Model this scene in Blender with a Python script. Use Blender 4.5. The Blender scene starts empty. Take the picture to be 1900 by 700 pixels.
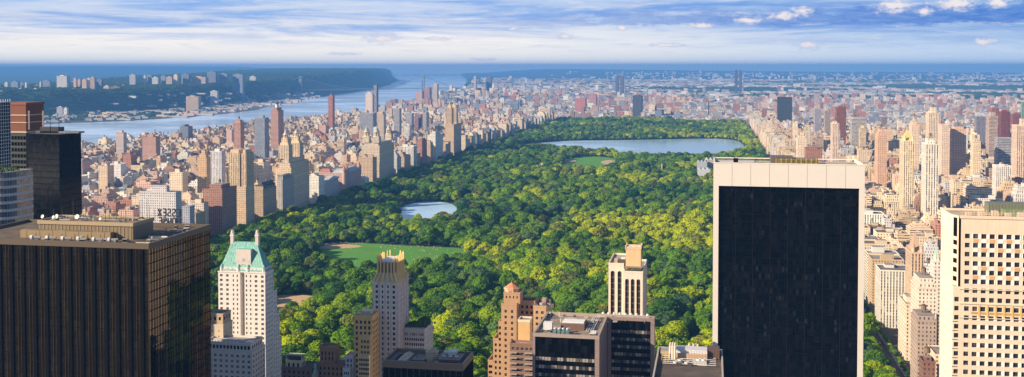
import bpy, math, random
import numpy as np
from mathutils import Vector, noise as mnoise
R = random.Random(7)
rad = math.radians
scene = bpy.context.scene

# ------------------------------------------------------------------ camera, sky, sun, exposure
EYE = 260.0
YAW, PITCH, F = rad(10.6), rad(1.8), 1980.0
cam_data = bpy.data.cameras.new("camera")
cam = bpy.data.objects.new("camera", cam_data)
scene.collection.objects.link(cam)
cam.location = (0, 0, EYE)
cam.rotation_euler = (rad(90) - PITCH, 0, YAW)
cam_data.sensor_width = 36.0
cam_data.lens = F / 1900 * 36.0
HZ = 124.0                                    # picture row of eye level
PROW = HZ + F * math.tan(PITCH)
cam_data.shift_y = -(350 - PROW) / 1900
cam_data.clip_start = 1.0
cam_data.clip_end = 200000
scene.camera = cam

SUN_EL, SUN_OFF = rad(25), rad(35.5)          # the sun stands left of the picture and a little behind the camera
SUNDIR = Vector((-math.cos(SUN_OFF) * math.cos(SUN_EL), -math.sin(SUN_OFF) * math.cos(SUN_EL), math.sin(SUN_EL)))
sd = bpy.data.lights.new("sun", 'SUN')
sd.energy = 5.0
sd.angle = rad(0.5)
sd.color = (1.0, 0.80, 0.56)
sun = bpy.data.objects.new("sun", sd)
scene.collection.objects.link(sun)
sun.rotation_euler = SUNDIR.to_track_quat('Z', 'Y').to_euler()
scene.view_settings.view_transform = 'Standard'
scene.view_settings.look = 'None'
scene.view_settings.gamma = 1.0
scene.view_settings.use_curve_mapping = False
scene.view_settings.exposure = 0.75

# ------------------------------------------------------------------ node helper
class NT:
    def __init__(s, tree): s.t = tree; s.n = tree.nodes; s.l = tree.links
    def new(s, typ, **kw):
        nd = s.n.new(typ)
        for k, v in kw.items(): setattr(nd, k, v)
        return nd
    def put(s, sock, v):
        if isinstance(v, bpy.types.NodeSocket): s.l.new(v, sock)
        elif v is not None:
            if isinstance(v, (tuple, list)) and sock.type == 'RGBA' and len(v) == 3: v = (*v, 1)
            sock.default_value = v
    def m(s, op, a, b=None, c=None, clamp=False):
        nd = s.new('ShaderNodeMath', operation=op, use_clamp=clamp)
        s.put(nd.inputs[0], a)
        if b is not None: s.put(nd.inputs[1], b)
        if c is not None: s.put(nd.inputs[2], c)
        return nd.outputs[0]
    def mix(s, f, a, b, blend='MIX'):
        nd = s.new('ShaderNodeMix', data_type='RGBA', blend_type=blend)
        s.put(nd.inputs[0], f); s.put(nd.inputs[6], a); s.put(nd.inputs[7], b)
        return nd.outputs[2]
    def step(s, x, a, b, lo=0.0, hi=1.0):
        nd = s.new('ShaderNodeMapRange', interpolation_type='SMOOTHSTEP')
        s.put(nd.inputs[0], x); s.put(nd.inputs[1], a); s.put(nd.inputs[2], b); s.put(nd.inputs[3], lo); s.put(nd.inputs[4], hi)
        return nd.outputs[0]
    def noise(s, vec, scale, detail=3, rough=0.55, dim='3D', dist=0.0):
        nd = s.new('ShaderNodeTexNoise', noise_dimensions=dim)
        if vec is not None: s.l.new(vec, nd.inputs['Vector'])
        nd.inputs['Scale'].default_value = scale; nd.inputs['Detail'].default_value = detail
        nd.inputs['Roughness'].default_value = rough; nd.inputs['Distortion'].default_value = dist
        return nd.outputs[0]
    def xyz(s, x, y, z):
        nd = s.new('ShaderNodeCombineXYZ')
        for i, v in enumerate((x, y, z)): s.put(nd.inputs[i], v)
        return nd.outputs[0]
    def sep(s, v):
        nd = s.new('ShaderNodeSeparateXYZ'); s.l.new(v, nd.inputs[0]); return nd.outputs

# ------------------------------------------------------------------ world: sky texture with cloud layers near the horizon
WS = 0.06
world = bpy.data.worlds.new("World"); scene.world = world; world.use_nodes = True
w = NT(world.node_tree); w.n.clear()
sky = w.new('ShaderNodeTexSky', sky_type='NISHITA', sun_disc=False)
sky.sun_elevation = SUN_EL
sky.sun_rotation = math.atan2(SUNDIR.x, SUNDIR.y)
sky.altitude = 260; sky.air_density = 1.3; sky.dust_density = 0.6; sky.ozone_density = 2.0
tc = w.new('ShaderNodeTexCoord')
X_, Y_, Z_ = w.sep(tc.outputs['Generated'])
az = w.m('MULTIPLY', w.m('ARCTAN2', X_, Y_), 57.2958)            # degrees from grid north
hor = w.m('SQRT', w.m('ADD', w.m('MULTIPLY', X_, X_), w.m('MULTIPLY', Y_, Y_)))
el = w.m('MULTIPLY', w.m('ARCTAN2', Z_, hor), 57.2958)            # degrees above the horizon
def sky_cols(t):                                                   # helper: scaled so strength 0.1 gives the display value
    return tuple(((c / 255) ** 2.2) / WS / (2 ** scene.view_settings.exposure) for c in t)
low = sky_cols((268, 260, 249)); lowr = sky_cols((212, 230, 250))
pale = sky_cols((222, 228, 240)); blue = sky_cols((120, 160, 222)); deep = sky_cols((66, 118, 205)); lav = sky_cols((168, 194, 234))
side = w.step(az, -16.0, 18.0)                                    # left to right across the view
base = w.mix(side, low, lowr)
mid = w.mix(side, sky_cols((196, 214, 244)), sky_cols((138, 180, 232)))
skyc = w.mix(w.step(w.m('ADD', el, w.m('MULTIPLY', side, 0.9)), 1.2, 3.4), base, mid)
def cloudf(su, sv, off, lo, hi, det=6, rough=0.62, dist=0.5):
    v = w.xyz(w.m('MULTIPLY', az, su), w.m('MULTIPLY', el, sv), off)
    return w.step(w.noise(v, 1.0, det, rough, dist=dist), lo, hi)
up = w.step(el, 0.8, 2.3)
# clear blue showing through, richer towards the top and the right
skyc = w.mix(w.m('MULTIPLY', up, cloudf(0.10, 1.5, 4.0, 0.40, 0.62)), skyc, w.mix(side, sky_cols((138, 178, 238)), sky_cols((96, 146, 222))))
# thin veils and combed streaks of cloud
skyc = w.mix(w.m('MULTIPLY', w.m('MULTIPLY', cloudf(0.18, 2.0, 9.0, 0.42, 0.74), up), 0.8), skyc, w.mix(side, sky_cols((228, 230, 242)), sky_cols((214, 224, 243))))
skyc = w.mix(w.m('MULTIPLY', w.m('MULTIPLY', cloudf(0.38, 4.6, 17.0, 0.46, 0.78, 8, 0.66, 0.6), w.step(el, 0.3, 1.2)), 0.45), skyc, w.mix(side, sky_cols((176, 196, 232)), sky_cols((132, 168, 226))))
skyc = w.mix(w.m('MULTIPLY', w.m('MULTIPLY', cloudf(0.42, 3.2, 31.0, 0.50, 0.78, 8, 0.70, 0.8), w.step(el, 0.2, 1.0)), 0.6), skyc, sky_cols((246, 240, 240)))
# a broken bank of blue-grey cloud, thicker to the right
edge = w.noise(w.xyz(w.m('MULTIPLY', az, 0.55), w.m('MULTIPLY', el, 1.6), 5.0), 1.0, 8, 0.68)
bank_lo = w.m('ADD', w.m('ADD', 2.15, w.m('MULTIPLY', side, -0.15)), w.m('MULTIPLY', w.m('SUBTRACT', edge, 0.5), 1.1))
bank_hi = w.m('ADD', w.m('ADD', 2.80, w.m('MULTIPLY', side, 0.50)), w.m('MULTIPLY', w.m('SUBTRACT', edge, 0.5), 2.2))
bank = w.m('MULTIPLY', w.step(w.m('SUBTRACT', el, bank_lo), 0.0, 0.22), w.step(w.m('SUBTRACT', bank_hi, el), 0.0, 0.45))
bank = w.m('MULTIPLY', bank, w.step(az, -22.0, 4.0, 0.15, 0.90))
inner = cloudf(0.8, 4.0, 40.0, 0.35, 0.7, 8, 0.68, 0.8)
skyc = w.mix(bank, skyc, w.mix(inner, w.mix(side, sky_cols((140, 170, 226)), sky_cols((70, 122, 208))), w.mix(side, sky_cols((170, 190, 232)), sky_cols((112, 154, 222)))))
# cumulus puffs: position in degrees, half width, half height
def puff_deg(px, row): return math.degrees(math.atan((px - 950) / F) - YAW), (HZ - row) / F * 57.2958
fine = w.noise(w.xyz(w.m('MULTIPLY', az, 1.0), w.m('MULTIPLY', el, 1.9), 2.0), 2.6, 7, 0.62)
puffs = None
for (px, row, hw, hh) in [(1455, 32, 38, 9), (1485, 25, 22, 10), (1385, 40, 30, 8), (1300, 48, 28, 6), (1655, 18, 40, 14), (1772, 16, 44, 15),
                          (1712, 28, 20, 8), (1850, 16, 24, 11), (1500, 85, 25, 9), (1825, 81, 24, 7), (708, 72, 34, 9), (1048, 68, 16, 6),
                          (952, 54, 12, 4), (1155, 53, 11, 6), (812, 72, 22, 4), (640, 100, 30, 3), (900, 110, 26, 3), (1240, 84, 40, 4)]:
    a0, e0 = puff_deg(px, row)
    hw *= 1.25; hh *= 1.3
    dx = w.m('MULTIPLY', w.m('SUBTRACT', az, a0), 1 / (hw / F * 57.2958))
    dy = w.m('MULTIPLY', w.m('SUBTRACT', el, e0), 1 / (hh / F * 57.2958))
    dd = w.m('SQRT', w.m('ADD', w.m('MULTIPLY', dx, dx), w.m('MULTIPLY', dy, dy)))
    k = w.m('SUBTRACT', w.m('ADD', 0.0, w.m('MULTIPLY', fine, 1.9)), dd)
    puffs = k if puffs is None else w.m('MAXIMUM', puffs, k)
pm = w.step(puffs, -0.05, 0.75)
pcol = w.mix(w.step(puffs, 0.1, 0.9), sky_cols((176, 192, 230)), sky_cols((255, 242, 238)))
skyc = w.mix(w.m('MULTIPLY', pm, 0.92), skyc, pcol)
# low sky stretched above the view to brighten water; sky texture takes over above
lowband = w.m('MULTIPLY', w.step(el, 10.0, 34.0, 1.0, 0.0), w.step(el, -3.0, -1.0))
final = w.mix(lowband, sky.outputs[0], skyc)
bg = w.new('ShaderNodeBackground'); w.put(bg.inputs[0], final); bg.inputs[1].default_value = WS
wo = w.new('ShaderNodeOutputWorld'); w.l.new(bg.outputs[0], wo.inputs[0])

# ------------------------------------------------------------------ projection helpers (real positions from bearings)
cY, sY, cP, sP = math.cos(YAW), math.sin(YAW), math.cos(PITCH), math.sin(PITCH)
def proj(x, y, z):
    xc = x * cY + y * sY; fw = -x * sY + y * cY; zz = z - EYE
    d = fw * cP - zz * sP
    if d < 1: d = 1
    return 950 + F * xc / d, PROW - F * (fw * sP + zz * cP) / d, d
def ray(px, row):
    a = (px - 950) / F; b = (PROW - row) / F
    fw = cP + b * sP; up = -sP + b * cP
    return (a * cY - fw * sY, a * sY + fw * cY, up)
def atY(px, row, Y):
    d = ray(px, row); t = Y / d[1]; return d[0] * t, EYE + d[2] * t
def atX(px, row, X):
    d = ray(px, row); t = X / d[0]; return d[1] * t, EYE + d[2] * t
def atZ(px, row, Z):
    d = ray(px, row); t = (Z - EYE) / d[2]; return d[0] * t, d[1] * t

# ------------------------------------------------------------------ materials
MAT = {}
def mat(name):
    m = bpy.data.materials.new(name); m.use_nodes = True
    t = NT(m.node_tree); t.n.clear()
    b = t.new('ShaderNodeBsdfPrincipled'); o = t.new('ShaderNodeOutputMaterial'); t.l.new(b.outputs[0], o.inputs[0])
    MAT[name] = m
    return t, b
def plain(name, col, rough=0.8, metal=0.0, var=0.18, scale=0.15, spec=0.4):
    t, b = mat(name)
    g = t.new('ShaderNodeNewGeometry').outputs['Position']
    n1 = t.noise(g, scale, 5, 0.6)
    f = t.m('ADD', 1 - var, t.m('MULTIPLY', n1, 2 * var))
    c = t.mix(1.0, tuple(col), t.xyz(f, f, f), 'MULTIPLY')
    t.put(b.inputs['Base Color'], c); b.inputs['Roughness'].default_value = rough; b.inputs['Metallic'].default_value = metal
    b.inputs['Specular IOR Level'].default_value = spec
    return t, b
def attr(t, name='col'):
    a = t.new('ShaderNodeAttribute', attribute_name=name); return a.outputs['Color']
def city(name, kw, kh, wobble=0.0):
    """walls coloured by the building with rows of windows: one window to each UV cell"""
    t, b = mat(name)
    uv = t.new('ShaderNodeUVMap').outputs[0]
    u, v, _ = t.sep(uv)
    fu, fv = t.m('FRACT', u), t.m('FRACT', v)
    mu = t.m('LESS_THAN', t.m('ABSOLUTE', t.m('SUBTRACT', fu, 0.5)), kw)
    mv = t.m('LESS_THAN', t.m('ABSOLUTE', t.m('SUBTRACT', fv, 0.52)), kh)
    win = t.m('MULTIPLY', mu, mv)
    cell = t.xyz(t.m('FLOOR', u), t.m('FLOOR', v), 0.0)
    wn = t.new('ShaderNodeTexWhiteNoise', noise_dimensions='3D')
    g = t.new('ShaderNodeNewGeometry')
    t.l.new(cell, wn.inputs[0])
    r = wn.outputs[0]
    base = attr(t)
    st = t.noise(g.outputs['Position'], 0.05, 5, 0.6)
    f = t.m('ADD', 0.82, t.m('MULTIPLY', st, 0.36))
    # faint string course every few floors
    band = t.m('LESS_THAN', t.m('FRACT', t.m('MULTIPLY', t.m('FLOOR', v), 0.2)), 0.05)
    f = t.m('MULTIPLY', f, t.m('ADD', 1.0, t.m('MULTIPLY', band, 0.10)))
    wall = t.mix(1.0, base, t.xyz(f, f, f), 'MULTIPLY')
    glass = t.mix(t.m('GREATER_THAN', r, 0.78), t.mix(0.10, (0.035, 0.040, 0.052), base), t.mix(0.5, base, (0.10, 0.10, 0.10)))
    t.put(b.inputs['Base Color'], t.mix(win, wall, glass))
    t.put(b.inputs['Roughness'], t.m('SUBTRACT', 0.85, t.m('MULTIPLY', win, 0.6)))
    b.inputs['Specular IOR Level'].default_value = 0.35
    bump = t.new('ShaderNodeBump'); bump.inputs['Strength'].default_value = 0.6; bump.inputs['Distance'].default_value = 0.4
    t.l.new(t.m('SUBTRACT', 1.0, win), bump.inputs['Height']); t.l.new(bump.outputs[0], b.inputs['Normal'])
city('city_punched', 0.18, 0.24)
city('city_ribbon', 0.46, 0.22)
city('city_strip', 0.20, 0.44)
def colmat(name, rough=0.85, var=0.25, scale=0.2, spec=0.3, metal=0.0):
    t, b = mat(name)
    g = t.new('ShaderNodeNewGeometry').outputs['Position']
    n1 = t.noise(g, scale, 6, 0.65)
    f = t.m('ADD', 1 - var, t.m('MULTIPLY', n1, 2 * var))
    t.put(b.inputs['Base Color'], t.mix(1.0, attr(t), t.xyz(f, f, f), 'MULTIPLY'))
    b.inputs['Roughness'].default_value = rough; b.inputs['Specular IOR Level'].default_value = spec
    b.inputs['Metallic'].default_value = metal
    return t, b
colmat('wall_plain', 0.85, 0.14, 0.12)
t, b = colmat('roof_felt', 0.9, 0.32, 0.16)
g = t.new('ShaderNodeNewGeometry').outputs['Position']      # tar patches and damp spots
vo = t.new('ShaderNodeTexVoronoi', distance='CHEBYCHEV'); t.l.new(g, vo.inputs['Vector']); vo.inputs['Scale'].default_value = 0.17
vv = t.sep(vo.outputs['Color'])[0]; f = t.m('ADD', 0.72, t.m('MULTIPLY', vv, 0.5))
damp = t.step(t.noise(g, 0.11, 5, 0.7), 0.56, 0.66)
f = t.m('MULTIPLY', f, t.m('SUBTRACT', 1.0, t.m('MULTIPLY', damp, 0.45)))
old = b.inputs['Base Color'].links[0].from_socket
t.put(b.inputs['Base Color'], t.mix(1.0, old, t.xyz(f, f, f), 'MULTIPLY')); t.put(b.inputs['Roughness'], t.m('SUBTRACT', 0.92, t.m('MULTIPLY', damp, 0.5)))
t, b = colmat('stone', 0.8, 0.12, 0.25)
g = t.new('ShaderNodeNewGeometry').outputs['Position']; sx, sy, sz = t.sep(g)      # rain streaks down the stone
st = t.noise(t.xyz(t.m('MULTIPLY', sx, 1.1), t.m('MULTIPLY', sy, 1.1), t.m('MULTIPLY', sz, 0.05)), 1.0, 5, 0.7)
f = t.m('ADD', 0.80, t.m('MULTIPLY', st, 0.36)); old = b.inputs['Base Color'].links[0].from_socket
t.put(b.inputs['Base Color'], t.mix(1.0, old, t.xyz(f, f, t.m('MULTIPLY', f, 0.98)), 'MULTIPLY'))
colmat('black_anodised', 0.6, 0.2, 0.6, 0.02)
colmat('metal_paint', 0.5, 0.12, 0.6, 0.5)
def glass(name, col, ior=1.5, rough=0.06, wav=0.02, scale=0.35, metal=0.0, blinds=0.25):
    t, b = mat(name)
    g = t.new('ShaderNodeNewGeometry').outputs['Position']
    wn = t.new('ShaderNodeTexWhiteNoise', noise_dimensions='3D')
    mul = t.new('ShaderNodeVectorMath', operation='MULTIPLY'); t.l.new(g, mul.inputs[0]); mul.inputs[1].default_value = (0.62, 0.62, 0.27)
    fl = t.new('ShaderNodeVectorMath', operation='FLOOR'); t.l.new(mul.outputs[0], fl.inputs[0]); t.l.new(fl.outputs[0], wn.inputs[0])
    k = t.m('MULTIPLY', t.m('POWER', wn.outputs[0], 3.0), blinds)
    t.put(b.inputs['Base Color'], t.mix(k, tuple(col), (0.30, 0.27, 0.24)))
    b.inputs['Roughness'].default_value = rough; b.inputs['IOR'].default_value = ior; b.inputs['Metallic'].default_value = metal
    bump = t.new('ShaderNodeBump'); bump.inputs['Strength'].default_value = 1.0; bump.inputs['Distance'].default_value = wav
    t.l.new(t.noise(g, scale, 2, 0.5), bump.inputs['Height']); t.l.new(bump.outputs[0], b.inputs['Normal'])
glass('window_glass', (0.02, 0.026, 0.034))
glass('dark_glass', (0.001, 0.0015, 0.002), 1.18, 0.08, 0.02, 0.3, 0.0, 0.03)
glass('bronze_glass', (0.005, 0.004, 0.003), 1.85, 0.03, 0.02, 0.30, 0.0, 0.04)
MAT['bronze_glass'].node_tree.nodes['Principled BSDF'].inputs['Specular Tint'].default_value = (1.0, 0.72, 0.30, 1)
glass('blue_glass', (0.05, 0.08, 0.10), 1.8, 0.05, 0.03, 0.3, 0.0, 0.4)
t, b = plain('copper_green', (0.20, 0.47, 0.43), 0.6, 0.0, 0.22, 0.25)
g = t.new('ShaderNodeNewGeometry').outputs['Position']; sx, sy, sz = t.sep(g)
st = t.step(t.noise(t.xyz(t.m('MULTIPLY', sx, 1.4), t.m('MULTIPLY', sy, 1.4), t.m('MULTIPLY', sz, 0.10)), 1.0, 6, 0.7), 0.42, 0.66)
t.put(b.inputs['Base Color'], t.mix(st, (0.24, 0.52, 0.47), (0.10, 0.30, 0.27)))
plain('gilded_stone', (0.85, 0.62, 0.24), 0.6, 0.0, 0.10, 0.4)
plain('travertine', (0.64, 0.60, 0.55), 0.7, 0.0, 0.05, 0.10)
plain('asphalt', (0.055, 0.055, 0.06), 0.9, 0.0, 0.2, 0.05)
plain('pavement', (0.28, 0.26, 0.24), 0.9, 0.0, 0.2, 0.1)
plain('road_paint', (0.75, 0.75, 0.72), 0.7)
plain('dull_bronze', (0.045, 0.032, 0.016), 0.5, 0.3, 0.2, 0.3)
plain('dark_metal', (0.006, 0.0055, 0.005), 0.6, 0.0, 0.2, 0.3, 0.03)
plain('bronze_metal', (0.11, 0.078, 0.032), 0.5, 0.2, 0.2, 0.3, 0.1)
plain('white_metal', (0.78, 0.78, 0.78), 0.5, 0.0, 0.06)
plain('bridge_steel', (0.30, 0.33, 0.36), 0.6, 0.2, 0.1, 0.02)
plain('tank_wood', (0.16, 0.10, 0.06), 0.9)
plain('yellow_paint', (0.72, 0.50, 0.06), 0.6)
plain('black_paint', (0.006, 0.006, 0.006), 0.6)
plain('bark', (0.07, 0.05, 0.035), 0.95)
# foliage
def foliage(name, dark, mid_, light, patch=0.004):
    t, b = mat(name)
    oi = t.new('ShaderNodeObjectInfo')
    g = t.new('ShaderNodeNewGeometry').outputs['Position']
    px_, py_ = atZ(1235, 425, 14); lx, ly, lz = t.sep(oi.outputs['Location'])     # a stand of yellow-green trees in the east of the park
    ex_, ey_ = t.m('DIVIDE', t.m('SUBTRACT', lx, px_), 130), t.m('DIVIDE', t.m('SUBTRACT', ly, py_), 110)
    bright = t.step(t.m('ADD', t.m('MULTIPLY', ex_, ex_), t.m('MULTIPLY', ey_, ey_)), 0.2, 2.2, 0.34, 0.0)
    bright = t.m('ADD', bright, t.step(lx, -520.0, -150.0, -0.03, 0.10))  # darker west, lighter east: building shade and tree species put into leaf colour
    patchn = t.noise(oi.outputs['Location'], patch, 3, 0.6)
    k = t.m('ADD', t.m('MULTIPLY', oi.outputs['Random'], 0.42), t.m('ADD', t.m('MULTIPLY', t.m('SUBTRACT', patchn, 0.36), 1.5), bright), clamp=True)
    c = t.mix(t.step(k, 0.05, 0.55), dark, mid_)
    c = t.mix(t.step(k, 0.45, 0.85), c, light)
    leaf = t.noise(g, 0.55, 4, 0.7)
    f = t.m('ADD', 0.45, t.m('MULTIPLY', leaf, 1.1))
    c = t.mix(1.0, c, t.xyz(f, f, f), 'MULTIPLY')
    kind = t.m('FRACT', t.m('MULTIPLY', oi.outputs['Random'], 17.3)); c = t.mix(t.m('MULTIPLY', t.m('GREATER_THAN', kind, 0.9), 0.6), c, (0.15, 0.13, 0.05)); c = t.mix(t.m('MULTIPLY', t.m('LESS_THAN', kind, 0.08), 0.6), c, (0.08, 0.14, 0.08))
    t.put(b.inputs['Base Color'], c); b.inputs['Roughness'].default_value = 0.65; b.inputs['Specular IOR Level'].default_value = 0.03
    # light through the leaves
    tr = t.new('ShaderNodeBsdfTranslucent'); t.put(tr.inputs[0], t.mix(0.35, c, (0.16, 0.20, 0.01)))
    mx = t.new('ShaderNodeMixShader'); mx.inputs[0].default_value = 0.22
    t.l.new(b.outputs[0], mx.inputs[1]); t.l.new(tr.outputs[0], mx.inputs[2])
    out = [n for n in t.n if n.type == 'OUTPUT_MATERIAL'][0]; t.l.new(mx.outputs[0], out.inputs[0])
foliage('leaves', (0.008, 0.060, 0.022), (0.135, 0.275, 0.010), (0.43, 0.50, 0.008))  # light green also carries sunlit tops, dark green the bluish shade
foliage('far_leaves', (0.035, 0.085, 0.030), (0.060, 0.130, 0.032), (0.105, 0.170, 0.030), 0.001)
t, b = mat('grass')
g = t.new('ShaderNodeNewGeometry').outputs['Position']
c = t.mix(t.step(t.noise(g, 0.02, 6, 0.7), 0.35, 0.65), (0.05, 0.25, 0.006), (0.09, 0.31, 0.007))
c = t.mix(t.m('MULTIPLY', t.step(t.noise(g, 0.035, 6, 0.75), 0.50, 0.68), 0.6), c, (0.17, 0.21, 0.05))
c = t.mix(t.step(t.noise(g, 0.3, 4, 0.7), 0.35, 0.9), c, (0.10, 0.21, 0.012))
t.put(b.inputs['Base Color'], c); b.inputs['Roughness'].default_value = 0.95
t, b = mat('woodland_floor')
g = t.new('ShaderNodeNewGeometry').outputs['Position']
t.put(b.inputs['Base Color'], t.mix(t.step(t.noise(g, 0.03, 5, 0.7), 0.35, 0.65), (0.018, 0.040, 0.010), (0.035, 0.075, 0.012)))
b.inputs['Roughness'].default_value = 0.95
plain('bare_sand', (0.55, 0.38, 0.22), 0.95, 0.0, 0.15, 0.05)
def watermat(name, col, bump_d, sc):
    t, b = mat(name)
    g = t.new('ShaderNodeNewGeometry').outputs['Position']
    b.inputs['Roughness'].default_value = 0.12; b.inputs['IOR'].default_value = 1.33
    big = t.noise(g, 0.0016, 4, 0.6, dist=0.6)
    t.put(b.inputs['Base Color'], t.mix(t.step(big, 0.4, 0.65), tuple(col), tuple(x * 1.5 for x in col)))  # the pale sky reflection is put into the water's base colour
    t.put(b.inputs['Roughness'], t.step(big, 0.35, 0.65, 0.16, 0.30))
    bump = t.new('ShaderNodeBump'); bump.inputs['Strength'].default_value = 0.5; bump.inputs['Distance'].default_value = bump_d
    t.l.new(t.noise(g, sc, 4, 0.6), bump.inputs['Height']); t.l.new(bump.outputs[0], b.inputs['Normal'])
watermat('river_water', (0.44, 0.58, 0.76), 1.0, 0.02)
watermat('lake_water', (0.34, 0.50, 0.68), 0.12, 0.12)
t, b = mat('terrain')
g = t.new('ShaderNodeNewGeometry').outputs['Position']
n1 = t.noise(g, 0.004, 7, 0.7); n2 = t.noise(g, 0.02, 5, 0.75)
f = t.m('ADD', 0.45, t.m('ADD', t.m('MULTIPLY', n1, 0.6), t.m('MULTIPLY', n2, 0.5)))
t.put(b.inputs['Base Color'], t.mix(1.0, attr(t), t.xyz(f, f, f), 'MULTIPLY')); b.inputs['Roughness'].default_value = 0.95
b.inputs['Specular IOR Level'].default_value = 0.1

# ------------------------------------------------------------------ mesh builder
def tag(o, label=None, cat=None, group=None, kind=None):
    if label: o['label'] = label
    if cat: o['category'] = cat
    if group: o['group'] = group
    if kind: o['kind'] = kind
    return o
COL = scene.collection
def thing(name, label, cat, loc, group=None):
    o = bpy.data.objects.new(name, None); COL.objects.link(o); o.location = loc; o.empty_display_size = 5
    return tag(o, label, cat, group)
def inst(name, mesh, parent, loc=(0, 0, 0), rz=0.0):
    o = bpy.data.objects.new(name, mesh); COL.objects.link(o)
    if parent: o.parent = parent; loc = tuple(a - b for a, b in zip(loc, base_of(parent)))
    o.location = loc; o.rotation_euler = (0, 0, rz); return o
def base_of(o):
    x = Vector((0, 0, 0))
    while o: x = x + Vector(o.location); o = o.parent
    return x
class MB:
    def __init__(s): s.v = []; s.f = []; s.uv = []; s.c = []; s.m = []
    def face(s, pts, m, col=(1, 1, 1), uv=None):
        n = len(s.v); s.v.extend(pts); s.f.append(tuple(range(n, n + len(pts))))
        s.uv.extend(uv if uv else [(0, 0)] * len(pts)); s.c.append(col); s.m.append(m)
    def box(s, x0, x1, y0, y1, z0, z1, m, col=(1, 1, 1), top=None, tcol=None, bay=3.2, fl=3.3, bottom=False):
        nx = max(1, round((x1 - x0) / bay)); ny = max(1, round((y1 - y0) / bay)); nz = max(1, round((z1 - z0) / fl))
        o = (int(abs(x0 * 7 + y0 * 3)) % 89) * 10
        def wall(a, b, n):
            s.face([(a[0], a[1], z0), (b[0], b[1], z0), (b[0], b[1], z1), (a[0], a[1], z1)], m, col, [(o, 0), (o + n, 0), (o + n, nz), (o, nz)])
        wall((x0, y0), (x1, y0), nx); wall((x1, y0), (x1, y1), ny); wall((x1, y1), (x0, y1), nx); wall((x0, y1), (x0, y0), ny)
        s.face([(x0, y0, z1), (x1, y0, z1), (x1, y1, z1), (x0, y1, z1)], top or m, tcol or col)
        if bottom: s.face([(x0, y1, z0), (x1, y1, z0), (x1, y0, z0), (x0, y0, z0)], m, col)
    def frustum(s, a, z0, b, z1, m, col=(1, 1, 1), top=None, tcol=None):
        """a, b = (x0,x1,y0,y1) rectangles"""
        A = [(a[0], a[2], z0), (a[1], a[2], z0), (a[1], a[3], z0), (a[0], a[3], z0)]
        B = [(b[0], b[2], z1), (b[1], b[2], z1), (b[1], b[3], z1), (b[0], b[3], z1)]
        for i in range(4): s.face([A[i], A[(i + 1) % 4], B[(i + 1) % 4], B[i]], m, col)
        s.face(B, top or m, tcol or col)
    def prism(s, poly, z0, z1, m, col=(1, 1, 1), top=None, tcol=None, bay=3.2, fl=3.3):
        n = len(poly); u = 0
        nz = max(1, round((z1 - z0) / fl))
        for i in range(n):
            a, b = poly[i], poly[(i + 1) % n]; L = max(1, round(math.hypot(a[0] - b[0], a[1] - b[1]) / bay))
            s.face([(a[0], a[1], z0), (b[0], b[1], z0), (b[0], b[1], z1), (a[0], a[1], z1)], m, col, [(u, 0), (u + L, 0), (u + L, nz), (u, nz)]); u += L
        s.face([(p[0], p[1], z1) for p in poly], top or m, tcol or col)
    def cone(s, cx, cy, r0, z0, r1, z1, m, col=(1, 1, 1), n=10, cap=True, ph=0.0, bottom=False):
        A = [(cx + r0 * math.cos(ph + 2 * math.pi * i / n), cy + r0 * math.sin(ph + 2 * math.pi * i / n), z0) for i in range(n)]
        B = [(cx + r1 * math.cos(ph + 2 * math.pi * i / n), cy + r1 * math.sin(ph + 2 * math.pi * i / n), z1) for i in range(n)]
        for i in range(n):
            j = (i + 1) % n
            if r1 < 1e-4: s.face([A[i], A[j], (cx, cy, z1)], m, col)
            else: s.face([A[i], A[j], B[j], B[i]], m, col)
        if cap and r1 > 1e-4: s.face(B, m, col)
        if bottom: s.face(A[::-1], m, col)
    def bar(s, p, q, r, m, col=(1, 1, 1), n=4):
        p, q = Vector(p), Vector(q); d = (q - p).normalized()
        a = d.orthogonal().normalized(); b_ = d.cross(a)
        A = [p + (a * math.cos(2 * math.pi * i / n) + b_ * math.sin(2 * math.pi * i / n)) * r for i in range(n)]
        B = [x + (q - p) for x in A]
        for i in range(n):
            j = (i + 1) % n; s.face([tuple(A[i]), tuple(A[j]), tuple(B[j]), tuple(B[i])], m, col)
        s.face([tuple(x) for x in B], m, col); s.face([tuple(x) for x in A[::-1]], m, col)
    def merge(s, o):
        n = len(s.v); s.v.extend(o.v); s.f.extend(tuple(i + n for i in f) for f in o.f); s.uv.extend(o.uv); s.c.extend(o.c); s.m.extend(o.m)
    def mesh(s, name, off=(0, 0, 0), smooth=False):
        me = bpy.data.meshes.new(name)
        V = np.array(s.v, dtype=np.float64).reshape(-1, 3) - np.array(off, dtype=np.float64)
        sizes = np.array([len(f) for f in s.f], dtype=np.int32)
        loops = np.concatenate([np.array(f, dtype=np.int32) for f in s.f]) if len(s.f) < 3000 else np.fromiter((i for f in s.f for i in f), dtype=np.int32)
        me.vertices.add(len(V)); me.vertices.foreach_set('co', V.astype(np.float32).ravel())
        me.loops.add(len(loops)); me.loops.foreach_set('vertex_index', loops)
        st = np.zeros(len(sizes), dtype=np.int32); st[1:] = np.cumsum(sizes)[:-1]
        me.polygons.add(len(sizes)); me.polygons.foreach_set('loop_start', st); me.polygons.foreach_set('loop_total', sizes)
        names = []
        for k in s.m:
            if k not in names: names.append(k)
            if len(names) > 12: break
        names = list(dict.fromkeys(s.m))
        for k in names: me.materials.append(MAT[k])
        ix = {k: i for i, k in enumerate(names)}
        me.update(calc_edges=True)
        me.polygons.foreach_set('material_index', np.array([ix[k] for k in s.m], dtype=np.int32))
        uvl = me.uv_layers.new(name='UVMap'); uvl.data.foreach_set('uv', np.array(s.uv, dtype=np.float32).ravel())
        ca = me.color_attributes.new('col', 'FLOAT_COLOR', 'CORNER')
        C = np.ones((len(s.c), 4), dtype=np.float32); C[:, :3] = np.array(s.c, dtype=np.float32)
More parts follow.
